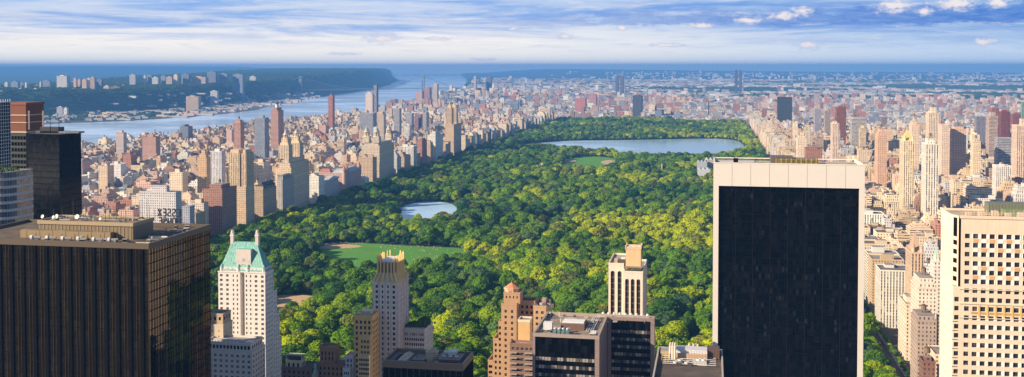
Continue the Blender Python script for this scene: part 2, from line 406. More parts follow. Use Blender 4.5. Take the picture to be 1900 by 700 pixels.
        ca.data.foreach_set('color', np.repeat(C, sizes, axis=0).ravel())
        if smooth: me.polygons.foreach_set('use_smooth', np.ones(len(sizes), dtype=bool))
        me.validate(); me.update()
        return me
    def build(s, name, parent=None, loc=None, smooth=False):
        off = base_of(parent) if parent else (loc or (0, 0, 0))
        me = s.mesh(name, off, smooth)
        o = bpy.data.objects.new(name, me); COL.objects.link(o)
        if parent: o.parent = parent
        else: o.location = off
        return o

# facade panel with real window openings: p0 = lower left corner, ud = unit direction along the wall, nrm = outward normal
def facade(M, wins, p0, ud, nrm, W, z0, z1, cols, rows, m, col, depth=0.35, skip=None):
    def P(u, z, d=0.0): return (p0[0] + ud[0] * u - nrm[0] * d, p0[1] + ud[1] * u - nrm[1] * d, z)
    def Q(u0, u1, a, b):
        if u1 - u0 > 1e-3 and b - a > 1e-3: M.face([P(u0, a), P(u1, a), P(u1, b), P(u0, b)], m, col)
    zc = z0
    for ri, (a, b) in enumerate(rows):
        Q(0, W, zc, a); uc = 0
        for ci, (u0, u1) in enumerate(cols):
            if skip and skip(ri, ci): continue
            Q(uc, u0, a, b); uc = u1
            M.face([P(u0, a), P(u0, a, depth), P(u0, b, depth), P(u0, b)], m, col)
            M.face([P(u1, a), P(u1, b), P(u1, b, depth), P(u1, a, depth)], m, col)
            M.face([P(u0, a), P(u1, a), P(u1, a, depth), P(u0, a, depth)], m, col)
            M.face([P(u0, b), P(u0, b, depth), P(u1, b, depth), P(u1, b)], m, col)
            wins.append((P((u0 + u1) / 2, (a + b) / 2, depth), u1 - u0, b - a, nrm))
        Q(uc, W, a, b); zc = b
    Q(0, W, zc, z1)
def grid_cols(W, n, ww, margin=0.0):
    b = (W - 2 * margin) / n
    return [(margin + b * (i + 0.5) - ww / 2, margin + b * (i + 0.5) + ww / 2) for i in range(n)]
def grid_rows(z0, z1, fl, wh, top=1.6):
    r = []; z = z1 - top
    while z - wh > z0 + 0.3: r.append((z - wh, z)); z -= fl
    return r[::-1]
PANES = {}
def place_windows(root, wins, gl='window_glass', frame=None, limit=100, key=None):
    """each window its own object: a pane in a frame with a middle rail; the ones that show largest singly, the rest as one part"""
    wins = sorted(wins, key=key or (lambda q: -q[0][2]))
    rest = MB()
    for i, (p, ww, wh, nrm) in enumerate(wins):
        if i < limit:
            k = (round(ww, 2), round(wh, 2), gl, frame)
            if k not in PANES:
                M = MB(); pane_mesh(M, (0, 0, 0), k[0], k[1], (0, -1), gl, frame); PANES[k] = M.mesh('window')
            inst('window', PANES[k], root, p, math.atan2(nrm[1], nrm[0]) + math.pi / 2)
        else: pane_mesh(rest, p, ww, wh, nrm, gl, frame)
    if rest.f: tag(rest.build('window', root), kind='stuff')
def pane_mesh(M, p, ww, wh, nrm, gl, frame):
    ux, uy = -nrm[1], nrm[0]
    def B(u0, u1, a, b, d0, d1, m, col):
        A = [(p[0] + ux * u + nrm[0] * d, p[1] + uy * u + nrm[1] * d) for u, d in ((u0, d1), (u1, d1), (u1, d0), (u0, d0))]
        M.face([(A[0][0], A[0][1], p[2] + a), (A[1][0], A[1][1], p[2] + a), (A[1][0], A[1][1], p[2] + b), (A[0][0], A[0][1], p[2] + b)], m, col)
        for i in (1, 3):
            j = (i + 1) % 4
            M.face([(A[i][0], A[i][1], p[2] + a), (A[j][0], A[j][1], p[2] + a), (A[j][0], A[j][1], p[2] + b), (A[i][0], A[i][1], p[2] + b)], m, col)
        M.face([(q[0], q[1], p[2] + b) for q in A], m, col)
        M.face([(q[0], q[1], p[2] + a) for q in A[::-1]], m, col)
    B(-ww / 2, ww / 2, -wh / 2, wh / 2, -0.05, 0.02, gl, (1, 1, 1))
    if frame:
        B(-ww / 2, ww / 2, -0.05, 0.05, 0.021, 0.06, 'stone', frame)
        B(-ww / 2, ww / 2, -wh / 2, -wh / 2 + 0.12, 0.021, 0.30, 'stone', frame)
# block whose faces carry window openings; sides: subset of 'SEW'
def wblock(M, wins, x0, x1, y0, y1, z0, z1, m, col, nx, ny, fl, ww, wh, sides='SE', rcol=(0.2, 0.19, 0.18), top=1.6, depth=0.35, zmin=None, parapet=0.9, margin=0.6, skip=None):
    zr = z0 if zmin is None else max(z0, zmin)
    rows = grid_rows(zr, z1, fl, wh, top)
    W, D = x1 - x0, y1 - y0
    def side(ch, p0, ud, nrm, L, n):
        if ch in sides and n > 0: facade(M, wins, p0, ud, nrm, L, z0, z1, grid_cols(L, n, ww, margin), rows, m, col, depth, skip)
        else:
            M.face([(p0[0], p0[1], z0), (p0[0] + ud[0] * L, p0[1] + ud[1] * L, z0), (p0[0] + ud[0] * L, p0[1] + ud[1] * L, z1), (p0[0], p0[1], z1)], m, col)
    side('S', (x0, y0), (1, 0), (0, -1), W, nx); side('E', (x1, y0), (0, 1), (1, 0), D, ny)
    side('N', (x1, y1), (-1, 0), (0, 1), W, nx); side('W', (x0, y1), (0, -1), (-1, 0), D, ny)
    e = 0.45; zt = z1 - 0.01
    M.face([(x0 + e, y0 + e, z1 - 0.3), (x1 - e, y0 + e, z1 - 0.3), (x1 - e, y1 - e, z1 - 0.3), (x0 + e, y1 - e, z1 - 0.3)], 'roof_felt', rcol)
    ring(M, x0 - 0.12, x1 + 0.12, y0 - 0.12, y1 + 0.12, 0.55, z1 - 0.32, z1 + parapet, m, col)
def ring(M, x0, x1, y0, y1, t, z0, z1, m, col):
    """a parapet round a roof"""
    O = [(x0, y0), (x1, y0), (x1, y1), (x0, y1)]; I = [(x0 + t, y0 + t), (x1 - t, y0 + t), (x1 - t, y1 - t), (x0 + t, y1 - t)]
    for i in range(4):
        j = (i + 1) % 4
        M.face([(*O[i], z0), (*O[j], z0), (*O[j], z1), (*O[i], z1)], m, col)
        M.face([(*I[j], z0), (*I[i], z0), (*I[i], z1), (*I[j], z1)], m, col)
        M.face([(*O[i], z1), (*O[j], z1), (*I[j], z1), (*I[i], z1)], m, col)
        M.face([(*O[j], z0), (*O[i], z0), (*I[i], z0), (*I[j], z0)], m, col)
def tank(M, x, y, z, r=1.9, h=3.6, leg=2.4, col=(0.2, 0.14, 0.09)):
    for a in range(4):
        an = math.pi / 4 + a * math.pi / 2
        M.bar((x + r * .7 * math.cos(an), y + r * .7 * math.sin(an), z), (x + r * .7 * math.cos(an), y + r * .7 * math.sin(an), z + leg), 0.15, 'dark_metal')
    M.cone(x, y, r, z + leg, r * 0.95, z + leg + h, 'metal_paint', col, 10, bottom=True)
    M.cone(x, y, r * 1.08, z + leg + h + 0.01, 0.0, z + leg + h + 1.5, 'metal_paint', tuple(c * .6 for c in col), 10)
HAZE = 6.8e-5
FOOT = []      # footprints taken by placed landmarks (x0,x1,y0,y1)
LM = []        # landmarks for describing neighbours: (px, row, phrase)
ITEMS = []     # for the visibility pass
# ================================================================== SETTING: terrain, river, park ground, streets
NJ = ([-4000, 0, 3800, 4690, 4850, 5330, 6100, 6880, 9410, 12350, 16000, 21700, 40000], [-3500, -3400, -3350, -3060, -2950, -2770, -2800, -2990, -3560, -4010, -4900, -6490, -15000])
NY = ([-4000, 0, 5000, 6740, 9000, 11050, 13500, 19500, 40000], [-1850, -1800, -1850, -2120, -2420, -2640, -3150, -4470, -9500])
def nj_x(y): return np.interp(y, *NJ)
def ny_x(y): return np.interp(y, *NY)
def sst(a, b, x):
    t = np.clip((x - a) / (b - a), 0, 1); return t * t * (3 - 2 * t)
def wav(x, y, s, k=0.0):
    x = x / s; y = y / s
    return (np.sin(x * 1.0 + 1.3 * np.sin(y * 0.9 + k) + k) + np.sin(y * 1.1 + 1.1 * np.sin(x * 1.3 + 2 + k)) + 0.6 * np.sin(2.3 * x + 1.9 * y + k) + 0.35 * np.sin(4.7 * x - 3.9 * y + 2 * k)) / 2.95
def height(x, y):
    x = np.asarray(x, dtype=float); y = np.asarray(y, dtype=float)
    r = np.hypot(x, y)
    wob = 18 * wav(x, y, 120.0, 1.0) + 40 * wav(x, y, 500.0, 2.0)
    d = nj_x(y) - x + wob
    L = np.interp(y, [0, 5000, 6500, 8000, 9500, 22000], [900, 700, 350, 150, 50, 30])
    H = np.interp(y, [0, 4000, 6500, 9000, 12000, 16000, 20300, 22000, 40000], [80, 112, 122, 140, 185, 215, 205, 60, 60]) + 10 * wav(x, y, 700.0, .4)
    low = -9 + 6 * sst(50, 600, d)
    nj = low + (H - low) * sst(L, L + 220, d)
    nj = nj - (H - 8) * sst(1800, 3600, d) * (1 - 0.25 * sst(9000, 12000, y))
    nj = np.where(d < 0, -16 + 7 * sst(-40, 10, d), nj)
    e = x - ny_x(y) + 0.5 * wob
    ny = -16 + 10 * sst(-10, 25, e) + 6 * sst(40, 200, e)
    ny = ny + 34 * sst(7200, 8600, y) * (1 - sst(300, 900, np.abs(x + 1900 - (y - 9000) * -0.25)))
    ny = ny + (25 + 18 * wav(x, y, 1500.0, 3.0)) * sst(10500, 15000, y) * sst(60, 700, e)
    park = (x > -700) & (x < 140)
    ny = ny + np.where(park, 16 * sst(3900, 4300, y) * (1 - sst(4750, 4900, y)) * np.exp(-((x + 330) / 260) ** 2), 0)
    h = np.where(d > e, nj, ny)
    h = np.where((d < 0) & (e < 0), -17, h)
    far = sst(19000, 36000, r)
    side = sst(-0.45, 0.30, x / np.maximum(r, 1))
    land = np.where((d > 60) | (e > 200), 1.0, 0.0)
    ridge = (215 - 185 * side) * (1.0 + 0.28 * wav(x, y, 5200.0, 5.0)) + 8 * wav(x, y, 1500.0, 7.0)
    h = h + far * land * ridge * sst(0, 4000, np.maximum(d, e))
    return h
def ground_h(x, y): return float(height(x, y))

def polar_ground():
    a = np.concatenate([np.arange(-180, -52, 4.0), np.arange(-52, 26, 0.14), np.arange(26, 180, 4.0)])
    a = np.radians(np.append(a, 180.0))
    rr = np.concatenate([[3], np.geomspace(20, 1500, 60), np.geomspace(1520, 38000, 620)])
    A, RR = np.meshgrid(a, rr)
    X, Y = RR * np.sin(A), RR * np.cos(A)
    Z = height(X, Y)
    d = nj_x(Y) - X; e = X - ny_x(Y)
    col = np.zeros(X.shape + (3,))
    col[:] = (0.085, 0.08, 0.078)
    g = sst(0.05, 0.4, wav(X, Y, 420.0, 2.2) + 0.5 * wav(X, Y, 150.0, 0.2))
    def mixc(mask, c): col[:] = col * (1 - mask[..., None]) + np.array(c) * mask[..., None]
    mixc(sst(7500, 11000, RR) * np.clip(g + sst(14000, 22000, RR), 0, 1) * 0.85, (0.040, 0.075, 0.032))
    mixc(((d > e)).astype(float), (0.042, 0.085, 0.030))
    mixc(((d > e) & (Z < 2) & (Y < 9000)).astype(float) * (0.4 + 0.6 * (1 - g)), (0.16, 0.14, 0.13))
    mixc(1 - sst(-40, 200, Y), (0.02, 0.02, 0.022))  # unseen ground behind the camera painted dark, for shaded streets reflected in the glass
    n, m = X.shape
    me = bpy.data.meshes.new('ground')
    V = np.stack([X, Y, Z], -1).reshape(-1, 3)
    i = np.arange(n - 1)[:, None] * m + np.arange(m - 1)[None, :]
    q = np.stack([i, i + m, i + m + 1, i + 1], -1).reshape(-1, 4)[:, ::-1]
    me.vertices.add(len(V)); me.vertices.foreach_set('co', V.astype(np.float32).ravel())
    me.loops.add(q.size); me.loops.foreach_set('vertex_index', q.astype(np.int32).ravel())
    me.polygons.add(len(q)); me.polygons.foreach_set('loop_start', np.arange(0, q.size, 4, dtype=np.int32)); me.polygons.foreach_set('loop_total', np.full(len(q), 4, dtype=np.int32))
    me.polygons.foreach_set('use_smooth', np.ones(len(q), dtype=bool))
    me.update(calc_edges=True)
    ca = me.color_attributes.new('col', 'FLOAT_COLOR', 'POINT')
    C = np.ones((len(V), 4), dtype=np.float32); C[:, :3] = col.reshape(-1, 3); ca.data.foreach_set('color', C.ravel())
    me.materials.append(MAT['terrain'])
    o = bpy.data.objects.new('ground', me); COL.objects.link(o)
    return tag(o, kind='structure')
polar_ground()
def sheet(name, poly, z, m, kind='structure', label=None, cat=None):
    M = MB(); M.face([(p[0], p[1], z) for p in poly], m)
    return tag(M.build(name), kind=kind)
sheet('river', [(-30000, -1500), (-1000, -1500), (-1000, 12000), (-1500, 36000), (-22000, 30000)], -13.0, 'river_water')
# park floor: follows the little hills of its far end
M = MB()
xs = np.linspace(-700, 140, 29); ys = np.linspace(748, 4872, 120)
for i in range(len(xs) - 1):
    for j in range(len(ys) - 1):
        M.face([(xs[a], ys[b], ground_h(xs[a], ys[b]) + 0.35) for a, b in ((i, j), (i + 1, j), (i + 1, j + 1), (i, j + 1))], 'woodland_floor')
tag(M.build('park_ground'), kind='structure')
def smooth_poly(pts, k=3):
    for _ in range(k):
        q = []
        for i in range(len(pts)):
            a, b = pts[i], pts[(i + 1) % len(pts)]
            q += [(a[0] * .75 + b[0] * .25, a[1] * .75 + b[1] * .25), (a[0] * .25 + b[0] * .75, a[1] * .25 + b[1] * .75)]
        pts = q
    return pts
def gp(pts, z=0.0, k=3): return smooth_poly([atZ(a, b, z) for a, b in pts], k)
meadow = gp([(585, 456), (640, 450), (760, 458), (850, 461), (872, 468), (868, 492), (800, 510), (590, 512)])
meadow_sand = gp([(580, 454), (600, 453), (668, 456), (672, 461), (600, 464), (578, 462)])
ball_sand = gp([(508, 551), (530, 548), (588, 550), (592, 565), (580, 580), (505, 578)])
great_lawn = gp([(1036, 302), (1070, 291), (1125, 291), (1152, 299), (1146, 322), (1045, 326)])
lawn_sand_a = gp([(1045, 296), (1062, 295), (1072, 299), (1060, 302), (1043, 301)])
lawn_sand_b = gp([(1112, 301), (1130, 297), (1144, 300), (1138, 306), (1120, 306)])
lawn_sand_c = gp([(1040, 306), (1052, 305), (1055, 309), (1043, 310)])
lake = gp([(742, 386), (765, 378), (800, 374), (835, 378), (850, 386), (860, 404), (846, 424), (800, 420), (745, 412), (732, 394)])
lake_arm = gp([(700, 392), (745, 384), (750, 392), (705, 398)])
reservoir = gp([(950, 270), (1040, 262), (1150, 261), (1290, 258), (1350, 258), (1380, 266), (1386, 286), (1350, 297), (1200, 294), (1080, 284), (975, 278)])
glade = gp([(818, 446), (830, 442), (836, 452), (822, 458)])
sheet('meadow', meadow, 0.9, 'grass'); sheet('bare_ground', meadow_sand, 1.1, 'bare_sand'); sheet('ball_field', ball_sand, 0.9, 'bare_sand')
sheet('oval_lawn', great_lawn, 0.9, 'grass')
for q in (lawn_sand_a, lawn_sand_b, lawn_sand_c): sheet('infield', q, 1.1, 'bare_sand')
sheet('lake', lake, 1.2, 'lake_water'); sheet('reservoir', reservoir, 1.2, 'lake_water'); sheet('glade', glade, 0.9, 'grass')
CLEAR = [(meadow, 3), (ball_sand, 3), (great_lawn, 3), (lake, 2), (reservoir, 8), (glade, 1)]
def inpoly(x, y, P):
    c = False; j = len(P) - 1
    for i in range(len(P)):
        if (P[i][1] > y) != (P[j][1] > y) and x < (P[j][0] - P[i][0]) * (y - P[i][1]) / (P[j][1] - P[i][1]) + P[i][0]: c = not c
        j = i
    return c
def clear(x, y):
    for P, g in CLEAR:
        if inpoly(x, y, P): return True
        if g > 4 and any(inpoly(x + a, y + b, P) for a, b in ((g, 0), (-g, 0), (0, g), (0, -g))): return True
    return False
# avenues and the street at the foot of the park
def strip(name, x0, x1, y0, y1, z, m, step=0):
    M = MB(); M.box(x0, x1, y0, y1, z - 0.3, z, m); return tag(M.build(name), kind='structure')
strip('road', 147.5, 160.5, 300, 4900, 0.36, 'asphalt'); strip('pavement', 160.5, 165.5, 300, 4900, 0.50, 'pavement'); strip('pavement', 141, 147.5, 748, 4900, 0.50, 'pavement')
strip('road', -722, -705, 760, 4900, 0.36, 'asphalt'); strip('pavement', -704.9, -700.5, 760, 4900, 0.50, 'pavement')
strip('road', -700, 141, 728, 743, 0.36, 'asphalt'); strip('pavement', -700, 141, 743.1, 747.5, 0.50, 'pavement')
M = MB()
for k in range(300): M.box(153.9, 154.1, 760 + k * 9, 763 + k * 9, 0.361, 0.368, 'road_paint')
tag(M.build('lane_marking'), kind='structure')

# ================================================================== LANDMARK BUILDINGS OF THE FOREGROUND
def X_at(px, row, Y): return atY(px, row, Y)[0]
def Z_at(px, row, Y): return atY(px, row, Y)[1]
def reg(phrase, x0, x1, y0, y1, z1, pad=4):
    FOOT.append((x0 - pad, x1 + pad, y0 - pad, y1 + pad))
    a, b, _ = proj((x0 + x1) / 2, y0, z1); LM.append((a, b, phrase)); ITEMS.append((x0, x1, y0, y1, 0, z1, None))
def poles(root, pts, name='antenna', r=0.18, m='dark_metal'):
    for (x, y, z0, z1) in pts:
        M = MB(); M.cone(x, y, r, z0, r * .45, z1, m, n=6, bottom=True); M.build(name, root)
def mech(name, root, x0, x1, y0, y1, z0, z1, col, m='metal_paint'):
    M = MB(); M.box(x0, x1, y0, y1, z0, z1, m, col, bottom=True)
    n = max(2, int((x1 - x0) / 1.2))
    for i in range(n):
        xa = x0 + (x1 - x0) * (i + .2) / n; M.box(xa, xa + 0.12, y0 - 0.08, y0 - 0.004, z0 + 0.3, z1 - 0.3, m, tuple(c * .6 for c in col))
    return M.build(name, root)
def fan(root, x, y, z, r=0.9, name='cooling_fan'):
    M = MB(); M.cone(x, y, r, z, r, z + 0.7, 'metal_paint', (0.6, 0.6, 0.6), 12, cap=False); M.cone(x, y, r * .9, z, r * .9, z + 0.35, 'dark_metal', (1, 1, 1), 12)
    for a in range(4): M.bar((x, y, z + .6), (x + r * math.cos(a * 1.57), y + r * math.sin(a * 1.57), z + .6), 0.07, 'metal_paint', (0.7, 0.7, 0.7))
    M.build(name, root)

# ---- black bronze-glass office tower, lower left
ZA = 191.0
xa1, ya0 = atZ(275, 452, ZA); _, ya1 = atX(388, 417, xa1)[0], None
ya1 = atX(388, 418, xa1)[0]
xa0 = X_at(-95, 452, ya0)
A = thing('office_tower', 'huge black glass office tower with brown roof, dishes and thin gold mullions, lower left', 'office tower', (xa1, ya0, 0))
reg('the huge black tower at lower left', xa0, xa1, ya0, ya1, ZA)
M = MB()
M.box(xa0, xa1, ya0, ya1, 0, ZA - 2.2, 'bronze_glass'); M.build('curtain_wall', A)
M = MB(); fl = 3.75; z = ZA - 4.5
while z > 20:      # thin floor bands
    M.box(xa0, xa1 + 0.08, ya0 - 0.08, ya0 - 0.003, z, z + 0.35, 'dark_metal'); M.box(xa1 + 0.003, xa1 + 0.08, ya0, ya1, z, z + 0.35, 'dark_metal'); z -= fl
tag(M.build('floor_band', A), kind='stuff')
nb = 17; b = (xa1 - xa0) / nb
for i in range(nb + 1):
    M = MB(); x = xa0 + b * i; M.box(x - 0.045, x + 0.045, ya0 - 0.25, ya0 - 0.09, 5, ZA - 2.2, 'bronze_metal'); M.build('mullion', A)
    M = MB(); x = x + b * .5
    if i < nb: M.box(x - 0.55, x + 0.55, ya0 - 0.50, ya0 - 0.09, 5, ZA - 2.2, 'dark_metal'); M.build('pilaster', A)
    M = MB(); x = xa0 + b * (i + .25)
    if i < nb: M.box(x - 0.03, x + 0.03, ya0 - 0.20, ya0 - 0.09, 5, ZA - 2.2, 'bronze_metal'); M.build('mullion', A)
ne = 24; b = (ya1 - ya0) / ne
for i in range(ne + 1):
    M = MB(); y = ya0 + b * i; M.box(xa1 + 0.09, xa1 + 0.40, y - 0.07, y + 0.07, 5, ZA - 2.2, 'bronze_metal' if i % 3 == 0 else 'dark_metal'); M.build('mullion', A)
M = MB(); brown = (0.10, 0.075, 0.05)
ring(M, xa0 - 0.5, xa1 + 0.5, ya0 - 0.5, ya1 + 0.5, 1.0, ZA - 2.2, ZA, 'metal_paint', brown); M.build('parapet', A)
M = MB(); M.box(xa0 + .6, xa1 - .6, ya0 + .6, ya1 - .6, ZA - 2.15, ZA - 1.2, 'roof_felt', (0.13, 0.10, 0.075)); M.build('roof', A)
px0, px1 = X_at(72, 440, ya0 + 14), X_at(247, 440, ya0 + 14); py1 = ya0 + 30; pz = ZA + 5.2
M = MB(); M.box(px0, px1, ya0 + 14, py1, ZA - 1.2, pz, 'metal_paint', (0.20, 0.15, 0.09), 'roof_felt', (0.24, 0.18, 0.12))
for i in range(26):
    x = px0 + (px1 - px0) * (i + .5) / 26; M.box(x - .12, x + .12, ya0 + 13.85, ya0 + 13.997, ZA - 1.2, pz, 'metal_paint', (0.34, 0.26, 0.15))
ring(M, px0 - .3, px1 + .3, ya0 + 13.5, py1 + .3, 0.6, pz - 1.0, pz + .5, 'metal_paint', (0.36, 0.28, 0.17))
M.build('penthouse', A)
M = MB(); M.box(px0 - 6, px1 - 8, ya0 + 10.5, ya0 + 13.4, ZA - 1.2, ZA + 2.0, 'metal_paint', (0.26, 0.19, 0.10), 'roof_felt', (0.24, 0.19, 0.14)); M.build('duct_housing', A)
for i in range(6):      # white hooded fans along the front of the roof
    x = X_at(62 + i * 28.7, 444, ya0 + 6); M = MB(); z = ZA - 1.2
    M.bar((x, ya0 + 5.5, z + 1.0), (x + 2.9, ya0 + 6.5, z + 1.0), 0.75, 'metal_paint', (0.30, 0.29, 0.27), 10); M.bar((x - .9, ya0 + 5.2, z + 1.05), (x - 0.02, ya0 + 5.5, z + 1.05), 1.0, 'white_metal', (1, 1, 1), 12)
    M.box(x - .5, x + 2.6, ya0 + 5.0, ya0 + 6.6, z - 0.005, z + 0.5, 'metal_paint', (0.2, 0.17, 0.14)); M.build('exhaust_fan', A)
rp = random.Random(3)
poles(A, [(X_at(p, 420, ya0 + 16 + rp.random() * 12), ya0 + 16 + rp.random() * 12, pz, pz + h) for p, h in ((90, 4), (108, 5), (121, 3), (133, 9.5), (137, 9), (165, 4), (178, 6), (184, 5), (196, 4), (205, 6), (214, 7), (221, 5), (233, 5), (245, 8), (255, 7.5), (258, 8.5), (262, 9), (264, 6), (150, 3), (113, 3))], r=0.13, m='bronze_metal')
poles(A, [(X_at(p, 445, ya0 + 8.5), ya0 + 8.5, ZA - 1.2, ZA + 2.6) for p in range(50, 240, 24)], name='post', r=0.16, m='bronze_metal')
def dish(root, x, y, z, r):
    M = MB(); M.bar((x, y, z), (x, y, z + r * 1.1), 0.12, 'dark_metal')
    n = 12; c = Vector((x, y - .1, z + r * 1.5)); ax = Vector((-.2, -0.9, .35)).normalized(); u = ax.orthogonal().normalized(); v = ax.cross(u)
    prev = [c - ax * r * .25] * n
    for k in (0.5, 1.0):
        cur = [c - ax * r * .25 * (1 - k * k) + (u * math.cos(6.2832 * i / n) + v * math.sin(6.2832 * i / n)) * r * k for i in range(n)]
        for i in range(n):
            j = (i + 1) % n; M.face([tuple(prev[i]), tuple(prev[j]), tuple(cur[j]), tuple(cur[i])] if k > .5 else [tuple(prev[i]), tuple(cur[j]), tuple(cur[i])], 'white_metal')
        prev = cur
    M.build('satellite_dish', root)
for p, r in ((79, .8), (99, .7), (105, .95), (143, 1.0), (186, .6)): dish(A, X_at(p, 418, ya0 + 17), ya0 + 17, pz + .4, r)

# ---- banded rounded tower at the left edge, behind the black one
Y1 = 470
x0, x1 = X_at(-60, 330, Y1), X_at(61, 330, Y1 + 22); zt = Z_at(40, 322, Y1)
B4 = thing('rounded_tower', 'rounded tower with white and dark glass bands at the left edge', 'apartment tower', (x1, Y1, 0)); reg('the white banded tower at the left edge', x0, x1, Y1, Y1 + 22, zt)
n = 10; poly = [(x0, Y1 + 22), (x0, Y1)] + [(x1 - 9 + 9 * math.sin(i / n * 1.571), Y1 + 9 - 9 * math.cos(i / n * 1.571)) for i in range(n + 1)] + [(x1, Y1 + 22)]
M = MB(); M.prism(poly, 0, zt - 0.3, 'blue_glass', top='roof_felt', tcol=(0.1, 0.12, 0.08)); M.build('glass_wall', B4)
cx = sum(p[0] for p in poly) / len(poly); cy = Y1 + 11
k = 0; z = zt - 4.2
while z > 60:
    M = MB(); pp = [(p[0] + .25 * (1 if p[0] > cx else -1), p[1] - .25 if p[1] < cy else p[1]) for p in poly]
    for i in range(len(pp)):
        a, b_ = pp[i], pp[(i + 1) % len(pp)]; M.face([(*a, z), (*b_, z), (*b_, z + 1.35), (*a, z + 1.35)], 'stone', (0.55, 0.53, 0.52))
        c_, d_ = poly[i], poly[(i + 1) % len(pp)]; M.face([(*a, z + 1.35), (*b_, z + 1.35), (*d_, z + 1.35), (*c_, z + 1.35)], 'stone', (0.55, 0.53, 0.52))
    M.build('floor_band', B4); z -= 3.9; k += 1
M = MB()
for i in range(len(poly) - 1):
    a, b_ = poly[i], poly[i + 1]; m_ = max(1, int(math.hypot(a[0] - b_[0], a[1] - b_[1]) / 1.8))
    for j in range(m_): q = (a[0] + (b_[0] - a[0]) * j / m_, a[1] + (b_[1] - a[1]) * j / m_); M.cone(q[0], q[1], .1, 60, .1, zt + 1.2, 'stone', (0.42, 0.37, 0.33), 4, cap=False)
tag(M.build('mullion', B4), kind='stuff')
M = MB(); M.prism([(p[0], p[1]) for p in poly], zt - 0.299, zt + 0.0, 'stone', (0.35, 0.32, 0.3)); M.build('cornice', B4)
# planters on its terrace
M = MB()
for i in range(60):
    xx = x0 + (x1 - x0 - 2) * rp.random(); yy = Y1 + 2 + 14 * rp.random(); M.cone(xx, yy, .9, zt, .1, zt + 1 + rp.random() * 1.8, 'far_leaves', n=5, ph=rp.random() * 6)
tag(M.build('terrace_hedge', B4), kind='stuff')
# ---- gridded white glass tower sliver, left edge
Y1 = 520; x0, x1 = X_at(-60, 220, Y1), X_at(19, 220, Y1 + 10); zt = Z_at(10, 190, Y1)
T = thing('grid_tower', 'narrow glass tower with a pale square grid, cut off by the left edge', 'office tower', (x1, Y1, 0)); reg('the gridded tower at the left edge', x0, x1, Y1, Y1 + 10, zt)
M = MB(); M.box(x0, x1, Y1, Y1 + 10, 0, zt, 'dark_glass', top='roof_felt', tcol=(0.3, 0.3, 0.3)); M.build('glass_wall', T)
for i in range(6): M = MB(); y = Y1 + i * 1.95; M.box(x1 + .003, x1 + .25, y, y + .24, 20, zt + 1.5, 'stone', (0.62, 0.62, 0.64)); M.build('mullion', T)
i = 0; x = x1
while x > x0: M = MB(); M.box(x - .22, x, Y1 - .25, Y1 - .003, 20, zt + 1.5, 'stone', (0.5, 0.5, 0.52)); M.build('mullion', T); x -= 1.75
z = zt
M = MB()
while z > 120: M.box(x0, x1, Y1 - .2, Y1 - .004, z - .3, z, 'stone', (0.62, 0.62, 0.64)); M.box(x1 + .004, x1 + .2, Y1, Y1 + 10, z - .3, z, 'stone', (0.62, 0.62, 0.64)); z -= 1.9
tag(M.build('floor_band', T), kind='stuff')
# ---- brown tower with pale bands
Y1 = 590; x0, x1 = X_at(5, 250, Y1), X_at(82, 250, Y1 + 18); zt = Z_at(60, 191, Y1)
T = thing('brick_tower', 'slim brown brick tower top with pale stone bands behind the black glass tower', 'office tower', (x1, Y1, 0)); reg('the brown banded tower top at left', x0, x1, Y1, Y1 + 18, zt)
bc = (0.20, 0.075, 0.045)
M = MB(); M.box(x0, x1, Y1, Y1 + 18, 0, zt - 18, 'dark_glass'); M.box(x0, x1, Y1, Y1 + 18, zt - 17.99, zt - 1, 'stone', bc, 'roof_felt', (.3, .3, .3)); M.build('walls', T)
for a, h in ((1.3, 1.4), (8.0, 0.7), (12.5, 0.6), (18.6, 1.0)):
    M = MB(); M.box(x0 - .3, x1 + .4, Y1 - .4, Y1 + 18.3, zt - a, zt - a + h, 'stone', (0.24, 0.10, 0.07) if a < 2 else (0.50, 0.40, 0.33)); M.build('stone_band', T)
wins = []
M = MB(); facade(M, wins, (x0, Y1 - .3), (1, 0), (0, -1), x1 - x0, zt - 60, zt - 19, grid_cols(x1 - x0, 8, 1.7), grid_rows(zt - 60, zt - 19, 3.7, 2.2), 'stone', (0.06, 0.07, 0.065), .25); M.build('facade', T); place_windows(T, wins, 'dark_glass')
for p in (59, 85):
    M = MB(); x = X_at(p, 200, Y1 - 1); z0_, z1_ = Z_at(p, 240, Y1 - 1), Z_at(p, 205, Y1 - 1)
    for q in (-.35, .35): M.bar((x + q, Y1 - 4, z0_), (x + q, Y1 - 4, z1_), 0.12, 'stone', (.5, .42, .4))
    for i in range(8): zz = z0_ + (z1_ - z0_) * i / 8; M.bar((x - .35, Y1 - 4, zz), (x + .35, Y1 - 4, zz + 1), 0.09, 'stone', (.5, .42, .4))
    M.build('lattice_mast', T)
# ---- black faceted tower
Y1 = 560; x0, x1 = X_at(52, 300, Y1), X_at(151, 300, Y1); xm = X_at(106, 300, Y1 - 6); zt = Z_at(120, 249, Y1)
T = thing('black_tower', 'black faceted glass tower with small roof huts, left of the river view', 'apartment tower', (x1, Y1, 0)); reg('the black faceted tower at left', x0, x1, Y1, Y1 + 24, zt)
M = MB(); x1 = X_at(151, 300, Y1 + 16); poly = [(x0, Y1), (xm, Y1 - 4), (x1, Y1 + 16), (X_at(148, 300, Y1 + 30), Y1 + 30), (x0, Y1 + 30)]
M.prism(poly, 0, zt, 'dark_glass', top='roof_felt', tcol=(0.07, 0.08, 0.09)); M.build('glass_wall', T)
M = MB(); z = zt - 4
while z > 90:
    for i in (0, 1): a, b_ = poly[i], poly[i + 1]; M.face([(a[0], a[1] - .06, z), (b_[0], b_[1] - .06, z), (b_[0], b_[1] - .06, z + .5), (a[0], a[1] - .06, z + .5)], 'dark_metal')
    z -= 3.6
tag(M.build('floor_band', T), kind='stuff')
def zr(row, y=None): return Z_at(105, row, y or Y1 + 8)
